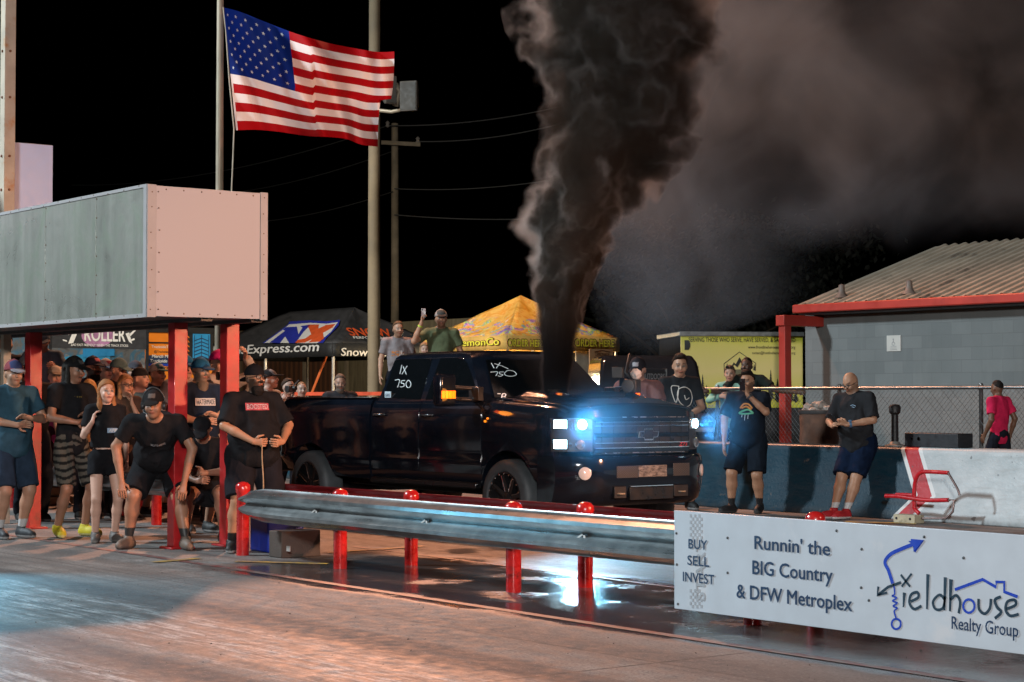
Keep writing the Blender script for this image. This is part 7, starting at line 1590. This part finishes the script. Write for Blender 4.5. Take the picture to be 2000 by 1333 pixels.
    tag(o, 'thick black smoke plume pouring up from the pickup hood', 'smoke', kind='stuff'); return o
smoke_plume()

def smoke_drift():
    # pale smoke that has drifted over the pits, behind the plume
    d0 = 25.5; RV, DV = Vector(V_R), Vector((V_F[0], V_F[1], 0)).normalized()
    c0 = Vector(PD(1560, 330, d0)); o_loc = Vector((c0.x, c0.y, 0)); k = d0/FPX
    out = [(1045, -90), (1060, 60), (1090, 200), (1110, 330), (1105, 430), (1120, 520), (1150, 600), (1190, 690), (1260, 712), (1400, 660), (1560, 610), (1700, 575), (1850, 540), (2200, 500), (2260, 300), (2260, -90)]
    m = MB(); rings = []
    for f, s in ((-1., .80), (-.6, .96), (0, 1.), (.6, .96), (1., .80)):
        rings.append([c0+(Vector(PD(x, y, d0))-c0)*s+DV*(f*2.4) for x, y in out])
    m.loft(rings); m.v = [(v[0]-o_loc.x, v[1]-o_loc.y, v[2]) for v in m.v]
    t = NT('drifting_smoke'); t.n.remove(t.bsdf); co = t.coord(); z = t.sep(co)[2]
    u = t.vmath('DOT_PRODUCT', co, tuple(RV)); w = t.vmath('DOT_PRODUCT', co, tuple(DV))
    u0 = 0.; # u = 0 at photo column 1560
    cz = t.n.new('ShaderNodeFloatCurve')
    n1 = t.noise(t.vmath('ADD', co, (3.1, 1.7, 5.)), .62, 6, .6, .6); n2 = t.noise(co, .33, 3, .5, .3)
    kk = lambda px: (px-1560)*k; zz = lambda py: float(PD(1560, py, d0)[2])
    # lower edge of the bank climbs to the right; a faint blue tail hangs below it near the plume
    tn = t.math('MULTIPLY', t.math('SUBTRACT', n1, .5), 2.6)
    low = t.mapr(u, kk(1200), kk(2000), zz(505), zz(440)); bank = t.mapr(t.math('ADD', t.math('SUBTRACT', z, low), t.math('MULTIPLY', tn, .45)), -.25, .55, 0, 1, True)
    thin = t.mapr(u, kk(1380), kk(2000), 1., .30)
    tail = t.math('MULTIPLY', t.mapr(u, kk(1180), kk(1600), 1, 0, True), t.mapr(t.math('ADD', n1, 0.), .40, .62, 0, 1, True))
    tail = t.math('MULTIPLY', tail, t.mapr(z, zz(705), zz(600), .0, .75))
    lump = t.mapr(t.math('ADD', t.math('MULTIPLY', n1, .62), t.math('MULTIPLY', n2, .38)), .44, .62, .10, 1., True)
    dens = t.math('MULTIPLY', t.math('MAXIMUM', t.math('MULTIPLY', t.math('MULTIPLY', bank, lump), thin), t.math('MULTIPLY', tail, 1.4)), .21)
    edge = t.math('MULTIPLY', t.mapr(t.math('ABSOLUTE', w), 1.5, 2.2, 1, 0, True), t.mapr(t.math('ADD', u, t.math('MULTIPLY', tn, .3)), kk(1075), kk(1180), 0, 1, True))
    dens = t.math('MULTIPLY', dens, edge)
    v = t.n.new('ShaderNodeVolumePrincipled'); t.put(v.inputs['Color'], t.mix(t.mapr(z, zz(620), zz(250), 0, 1), (.30, .48, .66), (.38, .43, .47))); t.put(v.inputs['Density'], dens); v.inputs['Anisotropy'].default_value = .1
    v.inputs['Absorption Color'].default_value = (0, 0, 0, 1)
    t.l.new(v.outputs[0], t.out.inputs['Volume']); t.m.cycles.volume_step_rate = .45
    o = m.build('drifting_smoke', t.m); o.location = o_loc
    tag(o, 'thin grey smoke bank drifting over the pits to the right of the black plume', 'smoke', kind='stuff'); return o
smoke_drift()

def headlamp_glow():
    # thin blue volume added at the truck's nose as glow around the headlamps
    c = Vector(W(3.15, -.25, 1.2)); m = MB(); bmv = bmesh.new(); bmesh.ops.create_icosphere(bmv, subdivisions=3, radius=1.)
    m.add([(v.co.x*1.0, v.co.y*1.75, v.co.z*.75) for v in bmv.verts], [[v.index for v in f.verts] for f in bmv.faces]); bmv.free()
    t = NT('headlamp_glow_haze'); t.n.remove(t.bsdf); co = t.coord(); r = t.vmath('LENGTH', t.vmath('DIVIDE', co, (1.0, 1.75, .75)))
    d = t.math('MULTIPLY', t.mapr(r, .15, .98, 1, 0, True), t.mapr(t.noise(co, 2.4, 3), .3, .7, .032, .105))
    v = t.n.new('ShaderNodeVolumePrincipled'); t.put(v.inputs['Color'], (.22, .58, .98)); t.put(v.inputs['Density'], d); v.inputs['Anisotropy'].default_value = .35
    v.inputs['Absorption Color'].default_value = (0, 0, 0, 1); t.l.new(v.outputs[0], t.out.inputs['Volume']); t.m.cycles.volume_step_rate = .8
    o = m.build('headlamp_glow_haze', t.m); o.location = c; tag(o, 'added bluish haze standing in for headlight glow at the nose of the black pickup', 'smoke', kind='stuff')
headlamp_glow()
